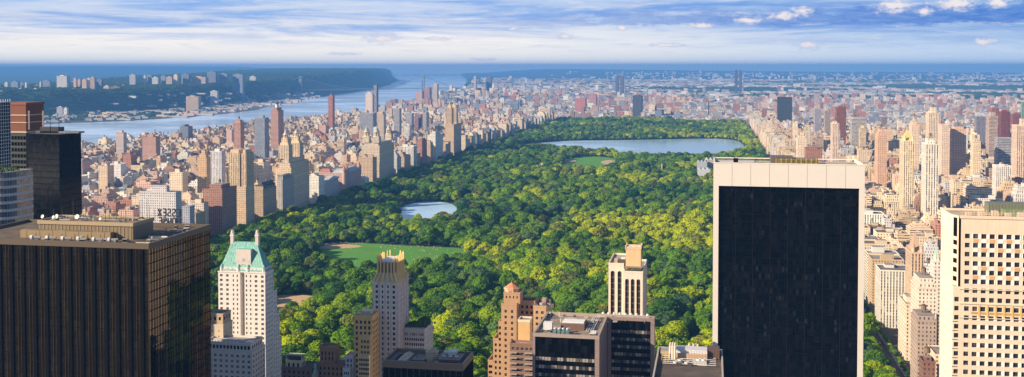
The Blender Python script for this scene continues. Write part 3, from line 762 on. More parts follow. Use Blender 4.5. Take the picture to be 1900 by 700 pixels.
for (a, b_, r, c) in ((74, 108, 236, (.03, .03, .035)), (92, 120, 247, (.32, .30, .33)), (120, 146, 250, (.15, .16, .18)), (66, 92, 249, (.08, .09, .11))):
    mech('roof_hut', T, X_at(a, r, Y1 + 8), X_at(b_, r, Y1 + 8), Y1 + 8, Y1 + 14, zt, max(zt + 1.0, Z_at(a, r, Y1 + 8)), c)
poles(T, [(X_at(93, 215, Y1 + 8), Y1 + 8, zt, Z_at(93, 209, Y1 + 8)), (X_at(111, 215, Y1 + 8), Y1 + 7, zt, Z_at(111, 222, Y1 + 8))], r=.22)
M = MB(); a = X_at(111, 215, Y1 + 8); z = Z_at(111, 224, Y1 + 8); M.bar((a - 1, Y1 + 7, z), (a + 4, Y1 + 7, z), .15, 'dark_metal'); M.build('antenna_arm', T)

# ---- green copper roofed hotel tower
def hampshire():
    Y0 = 700.0
    x0, x1 = X_at(405, 520, Y0), X_at(492, 520, Y0)
    ze = Z_at(440, 506, Y0)
    T = thing('copper_roof_tower', 'pale stone tower with steep green copper roof and two tall chimneys', 'tower', (x0, Y0, 0))
    yb = [atX(p, 600, x1)[0] for p in (508, 514.5, 519, 522.5)]
    zb = [Z_at(508, r, Y0 + 10) for r in (0, 543, 588, 640)]
    reg('the tower with the green copper roof', x0, x1, Y0, yb[-1], ze + 15)
    col = (0.74, 0.70, 0.69)
    xs0, xs1 = X_at(446, 560, Y0), X_at(454, 560, Y0)     # the recess between the wings
    M = MB(); wins = []
    fl = 3.35
    rows = grid_rows(10, ze, fl, 1.75, 1.5)
    WL = xs0 - x0; WR = x1 - xs1
    cl = [(1.9, 4.0), (7.2, 9.2), (12.0, 12.9), (WL - 1.9, WL - 0.9)] if WL > 15.5 else grid_cols(WL, 4, 1.6)
    cl = [(WL * .08, WL * .08 + 2.0), (WL * .36, WL * .36 + 1.9), (WL * .66, WL * .66 + 1.0), (WL * .84, WL * .84 + 1.0)]
    cr = [(WR * .06, WR * .06 + 1.0), (WR * .26, WR * .26 + 1.0), (WR * .50, WR * .50 + 1.9), (WR * .80, WR * .80 + 2.0)]
    facade(M, wins, (x0, Y0), (1, 0), (0, -1), WL, 0, ze, cl, rows, 'stone', col, .4)
    facade(M, wins, (xs1, Y0), (1, 0), (0, -1), WR, 0, ze, cr, rows, 'stone', col, .4)
    facade(M, wins, (xs0, Y0 + 6), (1, 0), (0, -1), xs1 - xs0, 0, ze + 2, grid_cols(xs1 - xs0, 2, .8), rows, 'stone', col, .3)
    for x, a, b_ in ((xs0, Y0, Y0 + 6), (xs1, Y0 + 6, Y0)): M.face([(x, a, 0), (x, b_, 0), (x, b_, ze), (x, a, ze)], 'stone', col)
    M.face([(x0, yb[0], 0), (x0, Y0, 0), (x0, Y0, ze), (x0, yb[0], ze)], 'stone', col)
    D = yb[0] - Y0
    facade(M, wins, (x1, Y0), (0, 1), (1, 0), D, 0, ze, grid_cols(D, 5, 1.15, .6), rows, 'stone', col, .4)
    M.face([(x1, yb[0], 0), (x0, yb[0], 0), (x0, yb[0], ze), (x1, yb[0], ze)], 'stone', col)
    for i in range(1, 4):     # steps of the building towards the park
        a, b_ = yb[i - 1], yb[i]; xx = x1 - 0.02 * i
        facade(M, wins, (xx, a), (0, 1), (1, 0), b_ - a, 0, zb[i], grid_cols(b_ - a, max(1, round((b_ - a) / 3.4)), 1.1, .2), grid_rows(10, zb[i], fl, 1.75), 'stone', col, .3)
        M.face([(x1, b_, 0), (x0, b_, 0), (x0, b_, zb[i]), (x1, b_, zb[i])], 'stone', col); M.face([(x0, b_, 0), (x0, a, 0), (x0, a, zb[i]), (x0, b_, zb[i])], 'stone', col)
        M.face([(x0, a, zb[i]), (x1, a, zb[i]), (x1, b_, zb[i]), (x0, b_, zb[i])], 'roof_felt', (.3, .28, .27))
    M.box(x0 - .3, xs0, Y0 - .35, Y0 - .01, ze, ze + .8, 'stone', col); M.box(xs1, x1 + .3, Y0 - .35, Y0 - .01, ze, ze + .8, 'stone', col); M.box(x1 + .01, x1 + .35, Y0, yb[0] + .3, ze, ze + .8, 'stone', col)
    M.build('walls', T); place_windows(T, wins, 'window_glass', (.62, .6, .58))
    # attic storey set back with small windows, then the roof
    M = MB(); wins = []
    wblock(M, wins, x0 + .9, x1 - .9, Y0 + 1.2, yb[0] - .8, ze, ze + 3.6, 'stone', col, 9, 5, 3.4, 1.0, 1.5, top=.9, parapet=0.02); M.build('attic', T); place_windows(T, wins, 'window_glass')
    zr_ = Z_at(455, 449, Y0 + 8); rx0, rx1 = X_at(431, 449, Y0 + 8), X_at(477, 449, Y0 + 8)
    Rf = MB(); z0_ = ze + 1.2
    Rf.frustum((x0 + .4, x1 - .4, Y0 + .9, yb[0] - .6), z0_, (rx0, rx1, Y0 + 7.5, Y0 + 9.5), zr_, 'copper_green')
    for k in range(1, 15):     # standing seams
        f = k / 15; a = (x0 + .4 + (x1 - x0 - .8) * f, Y0 + .88, z0_); b_ = (rx0 + (rx1 - rx0) * f, Y0 + 7.48, zr_); Rf.bar(a, b_, .10, 'copper_green')
        a = (x1 - .38, Y0 + .9 + (yb[0] - 1.5 - Y0) * f, z0_); b_ = (rx1 + .02, Y0 + 7.5 + 2 * f, zr_); Rf.bar(a, b_, .10, 'copper_green')
    roof = Rf.build('roof', T)
    for p, nm in ((432, 0), (478, 1)):
        x = X_at(p, 460, Y0 + 8.5); zb_, zt_ = Z_at(p, 474, Y0 + 8.5), Z_at(p, 427, Y0 + 8.5)
        M = MB(); M.box(x - 1.5, x + 1.5, Y0 + 6, Y0 + 11, zb_ - 7, zb_ + 3, 'stone', col); M.box(x - 1.15, x + 1.15, Y0 + 7, Y0 + 10, zb_ + 3, zt_ - 2, 'stone', (.62, .56, .52)); M.box(x - 1.5, x + 1.5, Y0 + 6.7, Y0 + 10.3, zt_ - 4.2, zt_ - 3.6, 'stone', col)
        M.cone(x, Y0 + 8.5, 1.45, zt_ - 2, 1.1, zt_, 'stone', (.58, .5, .46), 8); M.build('chimney', roof)
    # gabled centre dormer
    xm = (xs0 + xs1) / 2; M = MB(); wd = 5.4; zt_ = Z_at(450, 463, Y0 + 2); wins = []
    facade(M, wins, (xm - wd, Y0 + 2.2), (1, 0), (0, -1), wd * 2, ze - 1, zt_, [(wd - 1.7, wd + 1.7)], [(ze + 2.4, ze + 5.6)], 'stone', (.64, .58, .56), .5)
    facade(M, wins, (xm - wd + .9, Y0 + 2.15), (1, 0), (0, -1), 1, ze + 6, ze + 9, [(.1, .9)], [(ze + 6.8, ze + 8.4)], 'stone', (.64, .58, .56), .3)
    facade(M, wins, (xm + wd - 1.9, Y0 + 2.15), (1, 0), (0, -1), 1, ze + 6, ze + 9, [(.1, .9)], [(ze + 6.8, ze + 8.4)], 'stone', (.64, .58, .56), .3)
    M.face([(xm - wd, Y0 + 9, ze - 1), (xm - wd, Y0 + 2.2, ze - 1), (xm - wd, Y0 + 2.2, zt_), (xm - wd, Y0 + 9, zt_)], 'stone', (.64, .58, .56))
    M.face([(xm + wd, Y0 + 2.2, ze - 1), (xm + wd, Y0 + 9, ze - 1), (xm + wd, Y0 + 9, zt_), (xm + wd, Y0 + 2.2, zt_)], 'stone', (.64, .58, .56))
    M.face([(xm - wd, Y0 + 2.2, zt_), (xm + wd, Y0 + 2.2, zt_), (xm + wd, Y0 + 9, zt_ + .3), (xm - wd, Y0 + 9, zt_ + .3)], 'copper_green')
    n = 12; M.face([(xm + 1.3 * math.cos(i * 6.2832 / n), Y0 + 2.12, ze + 8.6 + 1.3 * math.sin(i * 6.2832 / n)) for i in range(n)], 'stone', (.45, .4, .38))
    dm = M.build('dormer', roof); 
    for wv in wins: 
        q = MB(); pane_mesh(q, *wv, 'window_glass', None); q.build('window', dm)
    for (cx_, cy_) in ((x1 - 1.8, Y0 + 2), (x0 + 2, Y0 + 2), (xs0 - 2, Y0 + 1.8), (xs1 + 2, Y0 + 1.8), (x1 - 1.8, yb[0] - 2)):
        M = MB(); M.cone(cx_, cy_, 1.35, ze, 1.35, ze + 3.3, 'stone', (.66, .62, .6), 8); M.cone(cx_, cy_, 1.6, ze + 3.31, .25, ze + 5.6, 'copper_green', n=8); M.build('corner_turret', T)
hampshire()
# ---- white banded block below it
def white_block():
    Y0 = 640.0
    x0, x1 = X_at(372, 640, Y0), X_at(468, 640, Y0); zt = Z_at(450, 640, Y0); yb = atX(492, 628, x1)[0]
    T = thing('white_block', 'white stone block with roof terrace and turquoise glazed rows, below the copper-roofed tower', 'apartment block', (x0, Y0, 0)); reg('the white block below the copper-roofed tower', x0, x1, Y0, yb, zt)
    M = MB(); wins = []; col = (.62, .59, .57)
    wblock(M, wins, x0, x1, Y0, yb, 0, zt - 5.5, 'stone', col, 9, 5, 3.5, 2.0, 1.7, top=1.2, margin=.5); M.build('walls', T)
    place_windows(T, wins, 'blue_glass', (.5, .5, .5))
    M = MB(); wins = []; wblock(M, wins, x0 + 2, x1 - 1.5, Y0 + 1.6, yb - 1, zt - 5.5, zt, 'stone', (.66, .62, .58), 13, 5, 4.2, 1.7, 2.4, top=1.2, rcol=(.34, .31, .32)); M.build('penthouse', T); place_windows(T, wins, 'dark_glass')
    mech('roof_vents', T, x0 + 6, x1 - 9, Y0 + 6, Y0 + 9, zt - .3, zt + 1.3, (.55, .53, .52)); mech('skylight', T, x1 - 7, x1 - 2, Y0 + 4, Y0 + 10, zt - .3, zt + .7, (.45, .5, .58))
    for i in range(9): x = x0 + 3 + i * 2.6; M = MB(); M.cone(x, Y0 + 4, .5, zt - .3, .5, zt + .8, 'white_metal', n=8); M.build('roof_vent', T)
    Y0 = 655.0; x0, x1 = X_at(372, 600, Y0), X_at(414, 600, Y0); zt = Z_at(400, 585, Y0)
    T = thing('beige_block', 'small beige block with dark top storey between black tower and copper-roofed tower', 'apartment block', (x0, Y0, 0)); reg('the small beige block by the copper-roofed tower', x0, x1, Y0, Y0 + 14, zt)
    M = MB(); wins = []; wblock(M, wins, x0, x1, Y0, Y0 + 14, 0, zt - 7, 'stone', (.62, .52, .40), 3, 3, 3.6, .7, 1.0, top=3); M.build('walls', T); place_windows(T, wins, 'dark_glass', limit=40)
    M = MB(); wins = []; wblock(M, wins, x0 + 1, x1 - .6, Y0 + 1, Y0 + 13, zt - 7, zt, 'stone', (.5, .38, .26), 4, 3, 4.0, 1.6, 2.2, top=1.4); M.build('top_storey', T); place_windows(T, wins, 'dark_glass')
white_block()

# ---- gilded crown tower
def crown_tower():
    Y0 = 690.0
    x0, x1 = X_at(691.5, 540, Y0), X_at(738, 540, Y0); zs = Z_at(715, 524, Y0); yb = atX(757.6, 540, x1)[0]
    T = thing('gilded_crown_tower', 'tall grey stone tower with a crown of gilded ribs in the middle foreground', 'tower', (x0, Y0, 0)); reg('the tower with the gilded crown', x0, x1, Y0, yb, zs + 15)
    col = (.82, .74, .66); W = x1 - x0; D = yb - Y0; M = MB(); wins = []
    rows = grid_rows(10, zs, 3.55, 2.1, 2.0)
    cs = [(W * .16 - .9, W * .16 + .9), (W * .39 - .6, W * .39 + .6), (W * .61 - .6, W * .61 + .6), (W * .84 - .9, W * .84 + .9)]
    facade(M, wins, (x0, Y0), (1, 0), (0, -1), W, 0, zs, cs, rows, 'stone', col, .45)
    facade(M, wins, (x1, Y0), (0, 1), (1, 0), D, 0, zs, grid_cols(D, 6, 1.2, .8), rows, 'stone', col, .45)
    M.face([(x0, yb, 0), (x0, Y0, 0), (x0, Y0, zs), (x0, yb, zs)], 'stone', col); M.face([(x1, yb, 0), (x0, yb, 0), (x0, yb, zs), (x1, yb, zs)], 'stone', col)
    M.build('walls', T); place_windows(T, wins, 'window_glass', (.55, .5, .48))
    for f in (0.27, .5, .73, .02, .98):      # pilasters up the front, more up the side
        p = MB(); x = x0 + W * f; p.box(x - .35, x + .35, Y0 - .45, Y0 - .01, 10, zs + 1.0, 'stone', (.62, .56, .55)); p.build('pilaster', T)
    for i in range(7):
        p = MB(); y = Y0 + .8 + (D - 1.6) * i / 6; p.box(x1 + .01, x1 + .45, y - .35, y + .35, 40, zs + 1.0, 'stone', (.62, .56, .55)); p.build('pilaster', T)
    # crown: sloping shoulder, core, and ribs
    zc = Z_at(715, 506, Y0 + 3); zt = Z_at(715, 480, Y0 + 4); ins = W * .15; goldst = (.72, .50, .22)
    c0 = (x0 + ins, x1 - ins, Y0 + ins, yb - ins)
    M = MB(); M.frustum((x0, x1, Y0, yb), zs + .01, c0, zc, 'stone', (.66, .50, .33)); M.box(*c0, zc, zt - 2.5, 'stone', (.30, .21, .15), 'roof_felt', (.5, .46, .44)); M.build('crown_core', T)
    def rib(bx, by, tx, ty, h, nx, ny):
        M = MB(); r = .38; tx += nx * .45; ty += ny * .45
        for (ax, ay, a, cx, cy, c) in ((bx, by, zs - 2, bx, by, zs + 1.2), (bx, by, zs + 1.2, tx, ty, zc + .5), (tx, ty, zc + .5, tx, ty, zt + h)):
            A_ = [(ax - r, ay - r, a), (ax + r, ay - r, a), (ax + r, ay + r, a), (ax - r, ay + r, a)]; C_ = [(cx - r, cy - r, c), (cx + r, cy - r, c), (cx + r, cy + r, c), (cx - r, cy + r, c)]
            for i in range(4): M.face([A_[i], A_[(i + 1) % 4], C_[(i + 1) % 4], C_[i]], 'gilded_stone')
        M.cone(tx, ty, r * 1.414, zt + h, 0.05, zt + h + 1.0, 'gilded_stone', n=4, ph=math.pi / 4); M.build('crown_rib', T)
    for i, f in enumerate((0.04, .20, .40, .60, .80, .96)):
        h = (1.2, 1.8, -3.2, -3.2, 1.8, 1.2)[i]
        rib(x0 + W * f, Y0 - .1, c0[0] + (c0[1] - c0[0]) * f, c0[2] - .35, h, 0, -1); rib(x0 + W * f, yb, c0[0] + (c0[1] - c0[0]) * f, c0[3] + .35, h, 0, 1)
    for i, f in enumerate((0.12, .27, .42, .57, .72, .87)):
        h = (1.6, 1.0, 1.8, 1.0, 1.8, 1.2)[i]
        rib(x1 + .1, Y0 + D * f, c0[1] + .35, c0[2] + (c0[3] - c0[2]) * f, h, 1, 0); rib(x0 - .1, Y0 + D * f, c0[0] - .35, c0[2] + (c0[3] - c0[2]) * f, h - .4, -1, 0)
    M = MB(); M.box(c0[0] + 2.5, c0[1] - 2.5, c0[2] + 3, c0[3] - 3, zt - 2.5, zt - 1, 'white_metal'); M.build('roof_hatch', T)
    # low wing towards the park with planted terrace
    yw = Y0 + D * .55; wx1 = X_at(788, 640, yw); zw = Z_at(765, 612, yw); M = MB(); wins = []
    wblock(M, wins, x1 + .05, wx1, yw, yw + 22, 0, zw, 'stone', (.76, .69, .62), 9, 5, 3.5, 1.15, 1.9, top=2.2, margin=.4)
    for i in range(12): x = x1 + (wx1 - x1) * i / 12; M.box(x + .4, x + .9, yw - .3, yw - .005, zw - 6, zw + 1.9, 'stone', (.64, .58, .56))
    M.build('wing', T); place_windows(T, wins, 'window_glass', limit=60)
    M = MB()
    for i in range(150):
        x = x1 + (wx1 - x1) * rp.random(); y = yw + 1.5 + 18 * rp.random(); h = 1.0 + rp.random() * 2.4 + (3.5 if abs(x - wx1 + 4) < 3 else 0); M.cone(x, y, .5, zw, 1.1, zw + h * .6, 'far_leaves', n=5, cap=False, ph=i); M.cone(x, y, 1.1, zw + h * .6, 0, zw + h, 'far_leaves', n=5, ph=i)
    tag(M.build('terrace_greenery', T), kind='stuff')
    # golden neighbour at its left
    Y2 = 672.0; g0, g1 = X_at(656.5, 620, Y2), X_at(690.5, 620, Y2); gz = Z_at(675, 588, Y2); gc = (.78, .50, .20)
    T = thing('ochre_block', 'ochre stepped stone block touching the left side of the gilded crown tower', 'apartment block', (g0, Y2, 0)); reg('the ochre block beside the gilded crown tower', g0, g1, Y2, Y2 + 15, gz)
    M = MB(); wins = []; W2 = g1 - g0
    wblock(M, wins, g0, g1, Y2, Y2 + 15, 0, gz, 'stone', gc, 4, 4, 3.7, 1.5, 2.2, top=2.6); M.build('walls', T); place_windows(T, wins, 'window_glass', limit=60)
    M = MB(); wins = []; f0 = X_at(667, 660, Y2 - 4); z2 = Z_at(680, 626, Y2 - 4)
    wblock(M, wins, f0, g1, Y2 - 4, Y2 - .01, 0, z2, 'stone', (.76, .52, .22), 3, 1, 3.6, 1.3, 2.0, top=2.0); M.build('bay', T); place_windows(T, wins, 'window_glass', limit=40)
    M = MB(); wins = []; z3 = Z_at(680, 662, Y2 - 8)
    wblock(M, wins, f0 + .3, g1 + 1, Y2 - 8, Y2 - 4.01, 0, z3, 'stone', (.70, .52, .28), 6, 1, 3.0, 1.0, 1.7, top=1.5); M.build('lower_bay', T); place_windows(T, wins, 'window_glass', limit=40)
    mech('roof_hut', T, g0 + 4, g1 - 2, Y2 + 3, Y2 + 10, gz - .3, gz + 3.2, (.6, .5, .38)); mech('roof_hut', T, g0 + 1, g0 + 4, Y2 + 2, Y2 + 6, gz - .3, gz + 1.6, (.5, .4, .3))
crown_tower()

# ---- low black tower with wooden tank
def tank_tower():
    Y0 = 480.0; x0, x1 = X_at(711, 672, Y0), X_at(858, 672, Y0); zt = Z_at(790, 672, Y0); yb = atX(877, 652, x1)[0]
    T = thing('black_office_block', 'low black office block with a round beige water tank on its cluttered roof', 'office block', (x0, Y0, 0)); reg('the black block with the round roof tank', x0, x1, Y0, yb, zt)
    bc = (.22, .15, .09)
    M = MB(); M.box(x0, x1, Y0, yb, 0, zt - 3.4, 'dark_glass'); M.build('glass_wall', T)
    M = MB(); ring(M, x0 - .3, x1 + .3, Y0 - .3, yb + .3, .7, zt - 3.4, zt, 'metal_paint', bc); M.build('parapet', T)
    M = MB(); M.box(x0 + .41, x1 - .41, Y0 + .41, yb - .41, zt - 3.395, zt - 3.0, 'roof_felt', (.11, .09, .085)); M.build('roof', T)
    n = 26
    for i in range(n + 1): M = MB(); x = x0 + (x1 - x0) * i / n; M.box(x - .14, x + .14, Y0 - .35, Y0 - .003, 20, zt - 3.4, 'dark_metal' if i % 2 else 'bronze_metal'); M.build('mullion', T)
    n = 15
    for i in range(n + 1): M = MB(); y = Y0 + (yb - Y0) * i / n; M.box(x1 + .003, x1 + .35, y - .14, y + .14, 20, zt - 3.4, 'dark_metal'); M.build('mullion', T)
    L = yb - Y0; z = zt - 3.0
    tx, ty = X_at(802, 655, Y0 + L * .55), Y0 + L * .55
    M = MB(); M.cone(tx, ty, 3.1, z, 3.1, z + 5.0, 'metal_paint', (.55, .42, .28), 18); M.cone(tx, ty, 3.35, z + 5.01, .3, z + 6.6, 'metal_paint', (.42, .33, .24), 18)
    for k in range(5): M.cone(tx, ty, 3.14, z + .5 + k, 3.14, z + .62 + k, 'dark_metal', n=18, cap=False)
    M.build('water_tank', T)
    W = x1 - x0
    mech('cooling_unit', T, x0 + W * .16, x0 + W * .27, Y0 + 3, Y0 + L - 5, z, z + 2.4, (.50, .36, .22)); mech('duct_housing', T, x0 + W * .3, x0 + W * .47, Y0 + L * .35, Y0 + L - 4, z, z + 1.6, (.10, .09, .09))
    mech('roof_hut', T, x0 + W * .63, x0 + W * .93, Y0 + L * .25, Y0 + L * .8, z, z + 3.1, (.12, .07, .06)); mech('white_unit', T, x0 + W * .73, x0 + W * .83, Y0 + L * .65, Y0 + L * .9, z + 3.1, z + 4.6, (.6, .6, .58))
    mech('yellow_box', T, x0 + W * .62, x0 + W * .67, Y0 + L * .2, Y0 + L * .24, z, z + 2.4, (.5, .38, .22)); mech('white_unit', T, x0 + W * .66, x0 + W * .75, Y0 + L * .7, Y0 + L * .85, z + 3.1, z + 4.0, (.55, .5, .45))
    for yy in (.10, .16, .88): 
        M = MB(); M.bar((x0 + 2, Y0 + L * yy, z + 1.2), (x1 - 2, Y0 + L * yy, z + 1.2), .14, 'metal_paint', (.3, .34, .4), 6); M.build('pipe', T)
    for xx in (.05, .08, .93, .96):
        M = MB(); M.bar((x0 + W * xx, Y0 + 2, z + 1.6), (x0 + W * xx, yb - 2, z + 1.6), .16, 'metal_paint', (.32, .38, .46), 6); M.build('pipe', T)
    for (fx, fy) in ((.2, .3), (.2, .5), (.22, .7), (.7, .5), (.78, .5), (.86, .5)): fan(T, x0 + W * fx, Y0 + L * fy, z + (2.4 if fx < .3 else 3.1), 1.0)
    poles(T, [(x0 + W * a, Y0 + L * b_, z, z + h) for a, b_, h in ((.55, .7, 7), (.6, .3, 6), (.7, .8, 6.5), (.35, .5, 5))], r=.12)
tank_tower()

# ---- small things at the bottom between the copper-roofed and the crown towers
def small_ones():
    Y0 = 670.0
    x0, x1 = X_at(589, 690, Y0), X_at(639, 690, Y0); z1 = Z_at(610, 677, Y0)
    T = thing('brown_brick_block', 'brown brick block with square belvedere, left of the ochre block', 'apartment block', (x0, Y0, 0)); reg('the brown block with the square belvedere', x0, x1, Y0, Y0 + 16, z1 + 8)
    c = (.30, .16, .09); M = MB(); wins = []
    wblock(M, wins, x0, x1, Y0, Y0 + 16, 0, z1, 'stone', c, 6, 5, 3.4, 1.2, 1.9); M.build('walls', T); place_windows(T, wins, 'dark_glass', limit=40)
    a0, a1 = X_at(593, 660, Y0 + 2), X_at(622, 660, Y0 + 2); z2 = Z_at(608, 646, Y0 + 2); M = MB(); wins = []
    wblock(M, wins, a0, a1, Y0 + 2, Y0 + 11, z1 - 1, z2, 'stone', (.36, .20, .11), 4, 3, 3.4, .9, 2.6, top=2.4); M.build('belvedere', T); place_windows(T, wins, 'dark_glass')
    mech('roof_hut', T, X_at(624, 680, Y0 + 4), x1 - .5, Y0 + 4, Y0 + 10, z1 - .3, z1 + 2.6, (.35, .2, .15))
    x0, x1 = X_at(522, 690, Y0), X_at(578, 690, Y0); z1 = Z_at(550, 684, Y0)
    T = thing('dark_roofed_block', 'low dark roofed block with arched cream pavilion at the foot of the copper-roofed tower', 'apartment block', (x0, Y0, 0)); reg('the block with the arched cream pavilion', x0, x1, Y0, Y0 + 16, z1)
    M = MB(); wins = []; wblock(M, wins, x0, x1, Y0, Y0 + 16, 0, z1, 'stone', (.20, .13, .10), 6, 5, 3.4, 1.2, 1.9, rcol=(.1, .09, .09)); M.build('walls', T); place_windows(T, wins, 'dark_glass', limit=40)
    a0, a1 = X_at(530, 680, Y0 + 3), X_at(559, 680, Y0 + 3); z2 = Z_at(545, 671, Y0 + 3); M = MB(); wins = []
    wblock(M, wins, a0, a1, Y0 + 3, Y0 + 11, z1 - .5, z2, 'stone', (.66, .55, .40), 3, 3, 6, 1.4, 2.8, top=1.0, rcol=(.12, .1, .1)); M.build('pavilion', T); place_windows(T, wins, 'dark_glass')
    M = MB()
    for x in (a0, a1): M.bar((x, Y0 + 4, z2), (x, Y0 + 4, z2 + 4.6), .18, 'white_metal')
    M.bar((a0, Y0 + 4, z2 + 4.6), (a1, Y0 + 4, z2 + 4.6), .2, 'white_metal'); M.bar((a0, Y0 + 10, z2 + 3.6), (a1, Y0 + 10, z2 + 3.6), .15, 'white_metal'); M.build('roof_frame', T)
    mech('dark_hut', T, a0 + 1, a1 - 1, Y0 + 5, Y0 + 9, z2, z2 + 3.4, (.05, .05, .055))
    x = X_at(585, 690, Y0 - 3); z = Z_at(585, 676, Y0 - 3)
    T = thing('green_pinnacle', 'small green copper pinnacle between the dark roofed block and brown brick block', 'pinnacle', (x, Y0 - 3, 0))
    M = MB(); M.box(x - 1.7, x + 1.7, Y0 - 4.7, Y0 - 1.3, 0, z - 6, 'stone', (.4, .36, .3)); M.build('shaft', T)
    M = MB(); M.cone(x, Y0 - 3, 1.7, z - 6, 1.5, z - 4, 'copper_green', n=8); M.cone(x, Y0 - 3, 1.0, z - 4, .9, z - 2, 'copper_green', n=8); M.cone(x, Y0 - 3, 1.3, z - 2, .05, z + 1, 'copper_green', n=8); M.build('spire', T)
    x0, x1 = X_at(641, 690, Y0), X_at(656, 690, Y0); z1 = Z_at(648, 662, Y0)
    T = thing('narrow_white_house', 'narrow pale house with stepped roof tucked left of the ochre block', 'house', (x0, Y0, 0)); reg('the narrow pale house left of the ochre block', x0, x1, Y0, Y0 + 10, z1)
    M = MB(); wins = []; wblock(M, wins, x0, x1, Y0, Y0 + 10, 0, z1, 'stone', (.58, .57, .6), 2, 2, 3.4, 1.0, 2.2, rcol=(.5, .5, .52)); M.build('walls', T); place_windows(T, wins, 'dark_glass', limit=20)
    M = MB(); wins = []; wblock(M, wins, X_at(636, 695, Y0 - 4), x1 - 1, Y0 - 4, Y0 - .01, 0, Z_at(640, 686, Y0 - 4), 'stone', (.6, .6, .62), 3, 1, 3.2, .9, 1.8); M.build('front_wing', T); place_windows(T, wins, 'dark_glass', limit=20)
small_ones()

# ---- stepped tan tower with pink lantern roof
def lantern_tower():
    Y0 = 672.0; c = (.46, .29, .17)
    def X(p, y=Y0): return X_at(p, 620, y)
    def Z(r, p=950, y=Y0): return Z_at(p, r, y)
    T = thing('stepped_tan_tower', 'tan brick tower stepping down to the left under a pink eight-sided lantern', 'tower', (X(928), Y0, 0)); reg('the tan tower with the pink lantern', X(905), X(1022), Y0, Y0 + 24, Z(545))
    M = MB(); wins = []
    wblock(M, wins, X(930), X(958.5), Y0, Y0 + 18, 0, Z(566), 'stone', c, 2, 4, 3.75, 1.5, 1.9, top=3.4, margin=.8)
    a, b_ = X(933), X(963); wblock(M, wins, a, b_, Y0 + 3, Y0 + 15, Z(566), Z(545, 950, Y0 + 3), 'stone', c, 4, 3, 4.2, .9, 1.7, top=1.6, rcol=(.5, .45, .42))
    M.build('main_shaft', T); place_windows(T, wins, 'dark_glass', (.5, .4, .3))
    for i, (p0, p1, r) in enumerate(((924.6, 930, 600), (914.5, 924.6, 632), (905, 914.5, 673))):
        M = MB(); wins = []; wblock(M, wins, X(p0) + .01, X(p1), Y0 + .5, Y0 + 17, 0, Z(r), 'stone', c, max(1, i + 0), 4, 3.75, 1.3, 1.8, top=2.5); M.build('stepped_wing', T); place_windows(T, wins, 'dark_glass', limit=40)
    yr = Y0 + 9
    M = MB(); wins = []; wblock(M, wins, X(958.5) + .02, X(988), yr, yr + 12, 0, Z(560, 970, yr), 'stone', c, 3, 1, 3.75, 1.5, 1.9, top=2.4, rcol=(.06, .08, .07)); M.build('recessed_wall', T); place_windows(T, wins, 'dark_glass', limit=45)
    y2 = Y0 + 3; M = MB(); wins = []; x1 = X(1013, y2); yb = atX(1022, 570, x1)[0]
    wblock(M, wins, X(988) + .03, x1, y2, yb, 0, Z(570, 1000, y2), 'stone', (.50, .33, .20), 2, 4, 3.75, 1.7, 1.9, top=2.6, rcol=(.12, .1, .1)); M.build('east_wing', T); place_windows(T, wins, 'dark_glass', (.5, .4, .3), limit=60)
    z = Z(570, 1000, y2)
    for k in range(5): mech('terrace_unit', T, X(990) + k * 2.6, X(990) + k * 2.6 + 1.8, y2 + 2 + k % 2 * 2, y2 + 4 + k % 2 * 2, z - .3, z + 1.2 + .5 * (k % 3), (.5, .5, .5) if k % 2 else (.15, .14, .14))
    mech('roof_hut', T, X(1000), x1 - 1.5, y2 + 8, y2 + 13, z - .3, z + 3.6, (.42, .3, .22))
    # lantern
    cx, cy = X(949.5, Y0 + 8), Y0 + 8; ph = math.pi / 8; zb, ze, za = Z(545, 950, Y0 + 3), Z(535, 950, cy), Z(524, 950, cy); r = (X(966) - X(934)) / 2 * .86
    M = MB(); M.cone(cx, cy, r, zb - .5, r * .97, ze, 'stone', (.62, .40, .27), 8, ph=ph); M.cone(cx, cy, r * 1.1, ze + .01, r * 1.1, ze + .6, 'stone', (.66, .45, .32), 8, ph=ph, bottom=True); M.build('lantern', T)
    M = MB(); M.cone(cx, cy, r * 1.0, ze + .61, .15, za, 'stone', (.60, .24, .14), 8, ph=ph); M.cone(cx, cy, .25, za - .2, .12, za + 1.8, 'stone', (.6, .24, .14), 6); M.build('lantern_roof', T)
    for dx in (-.55, .55):
        M = MB(); M.box(cx + dx - .32, cx + dx + .32, cy - r * .924 - .14, cy - r * .924 + .3, ze - 2.8, ze - 1.2, 'dark_glass'); M.build('lantern_window', T)
    # windowless tan shaft and brown block with balconies, in front
    Y2 = 640.0
    T = thing('tan_service_shaft', 'plain tan windowless shaft with pale rim in front of the lantern tower', 'tower', (X_at(961, 620, Y2), Y2, 0)); reg('the plain tan shaft', X_at(961, 620, Y2), X_at(988, 620, Y2), Y2, Y2 + 8, Z_at(975, 594, Y2))
    a, b_, z = X_at(961, 620, Y2), X_at(983, 620, Y2), Z_at(975, 596, Y2)
    M = MB(); M.box(a, b_, Y2, Y2 + 9, 0, z, 'stone', (.66, .43, .20), 'roof_felt', (.3, .26, .2)); M.build('shaft', T)
    M = MB(); ring(M, a - .15, b_ + .15, Y2 - .15, Y2 + 9.15, .6, z - .8, z + .8, 'stone', (.72, .62, .5)); M.build('rim', T)
    Y3 = 632.0; T = thing('brown_balcony_block', 'brown block with stacked balconies below the plain tan shaft', 'apartment block', (X_at(946, 650, Y3), Y3, 0)); reg('the brown balcony block', X_at(946, 650, Y3), X_at(987, 650, Y3), Y3, Y3 + 7, Z_at(960, 640, Y3))
    a, m_, b_, z = X_at(946, 650, Y3), X_at(965, 650, Y3), X_at(992, 650, Y3), Z_at(965, 640, Y3)
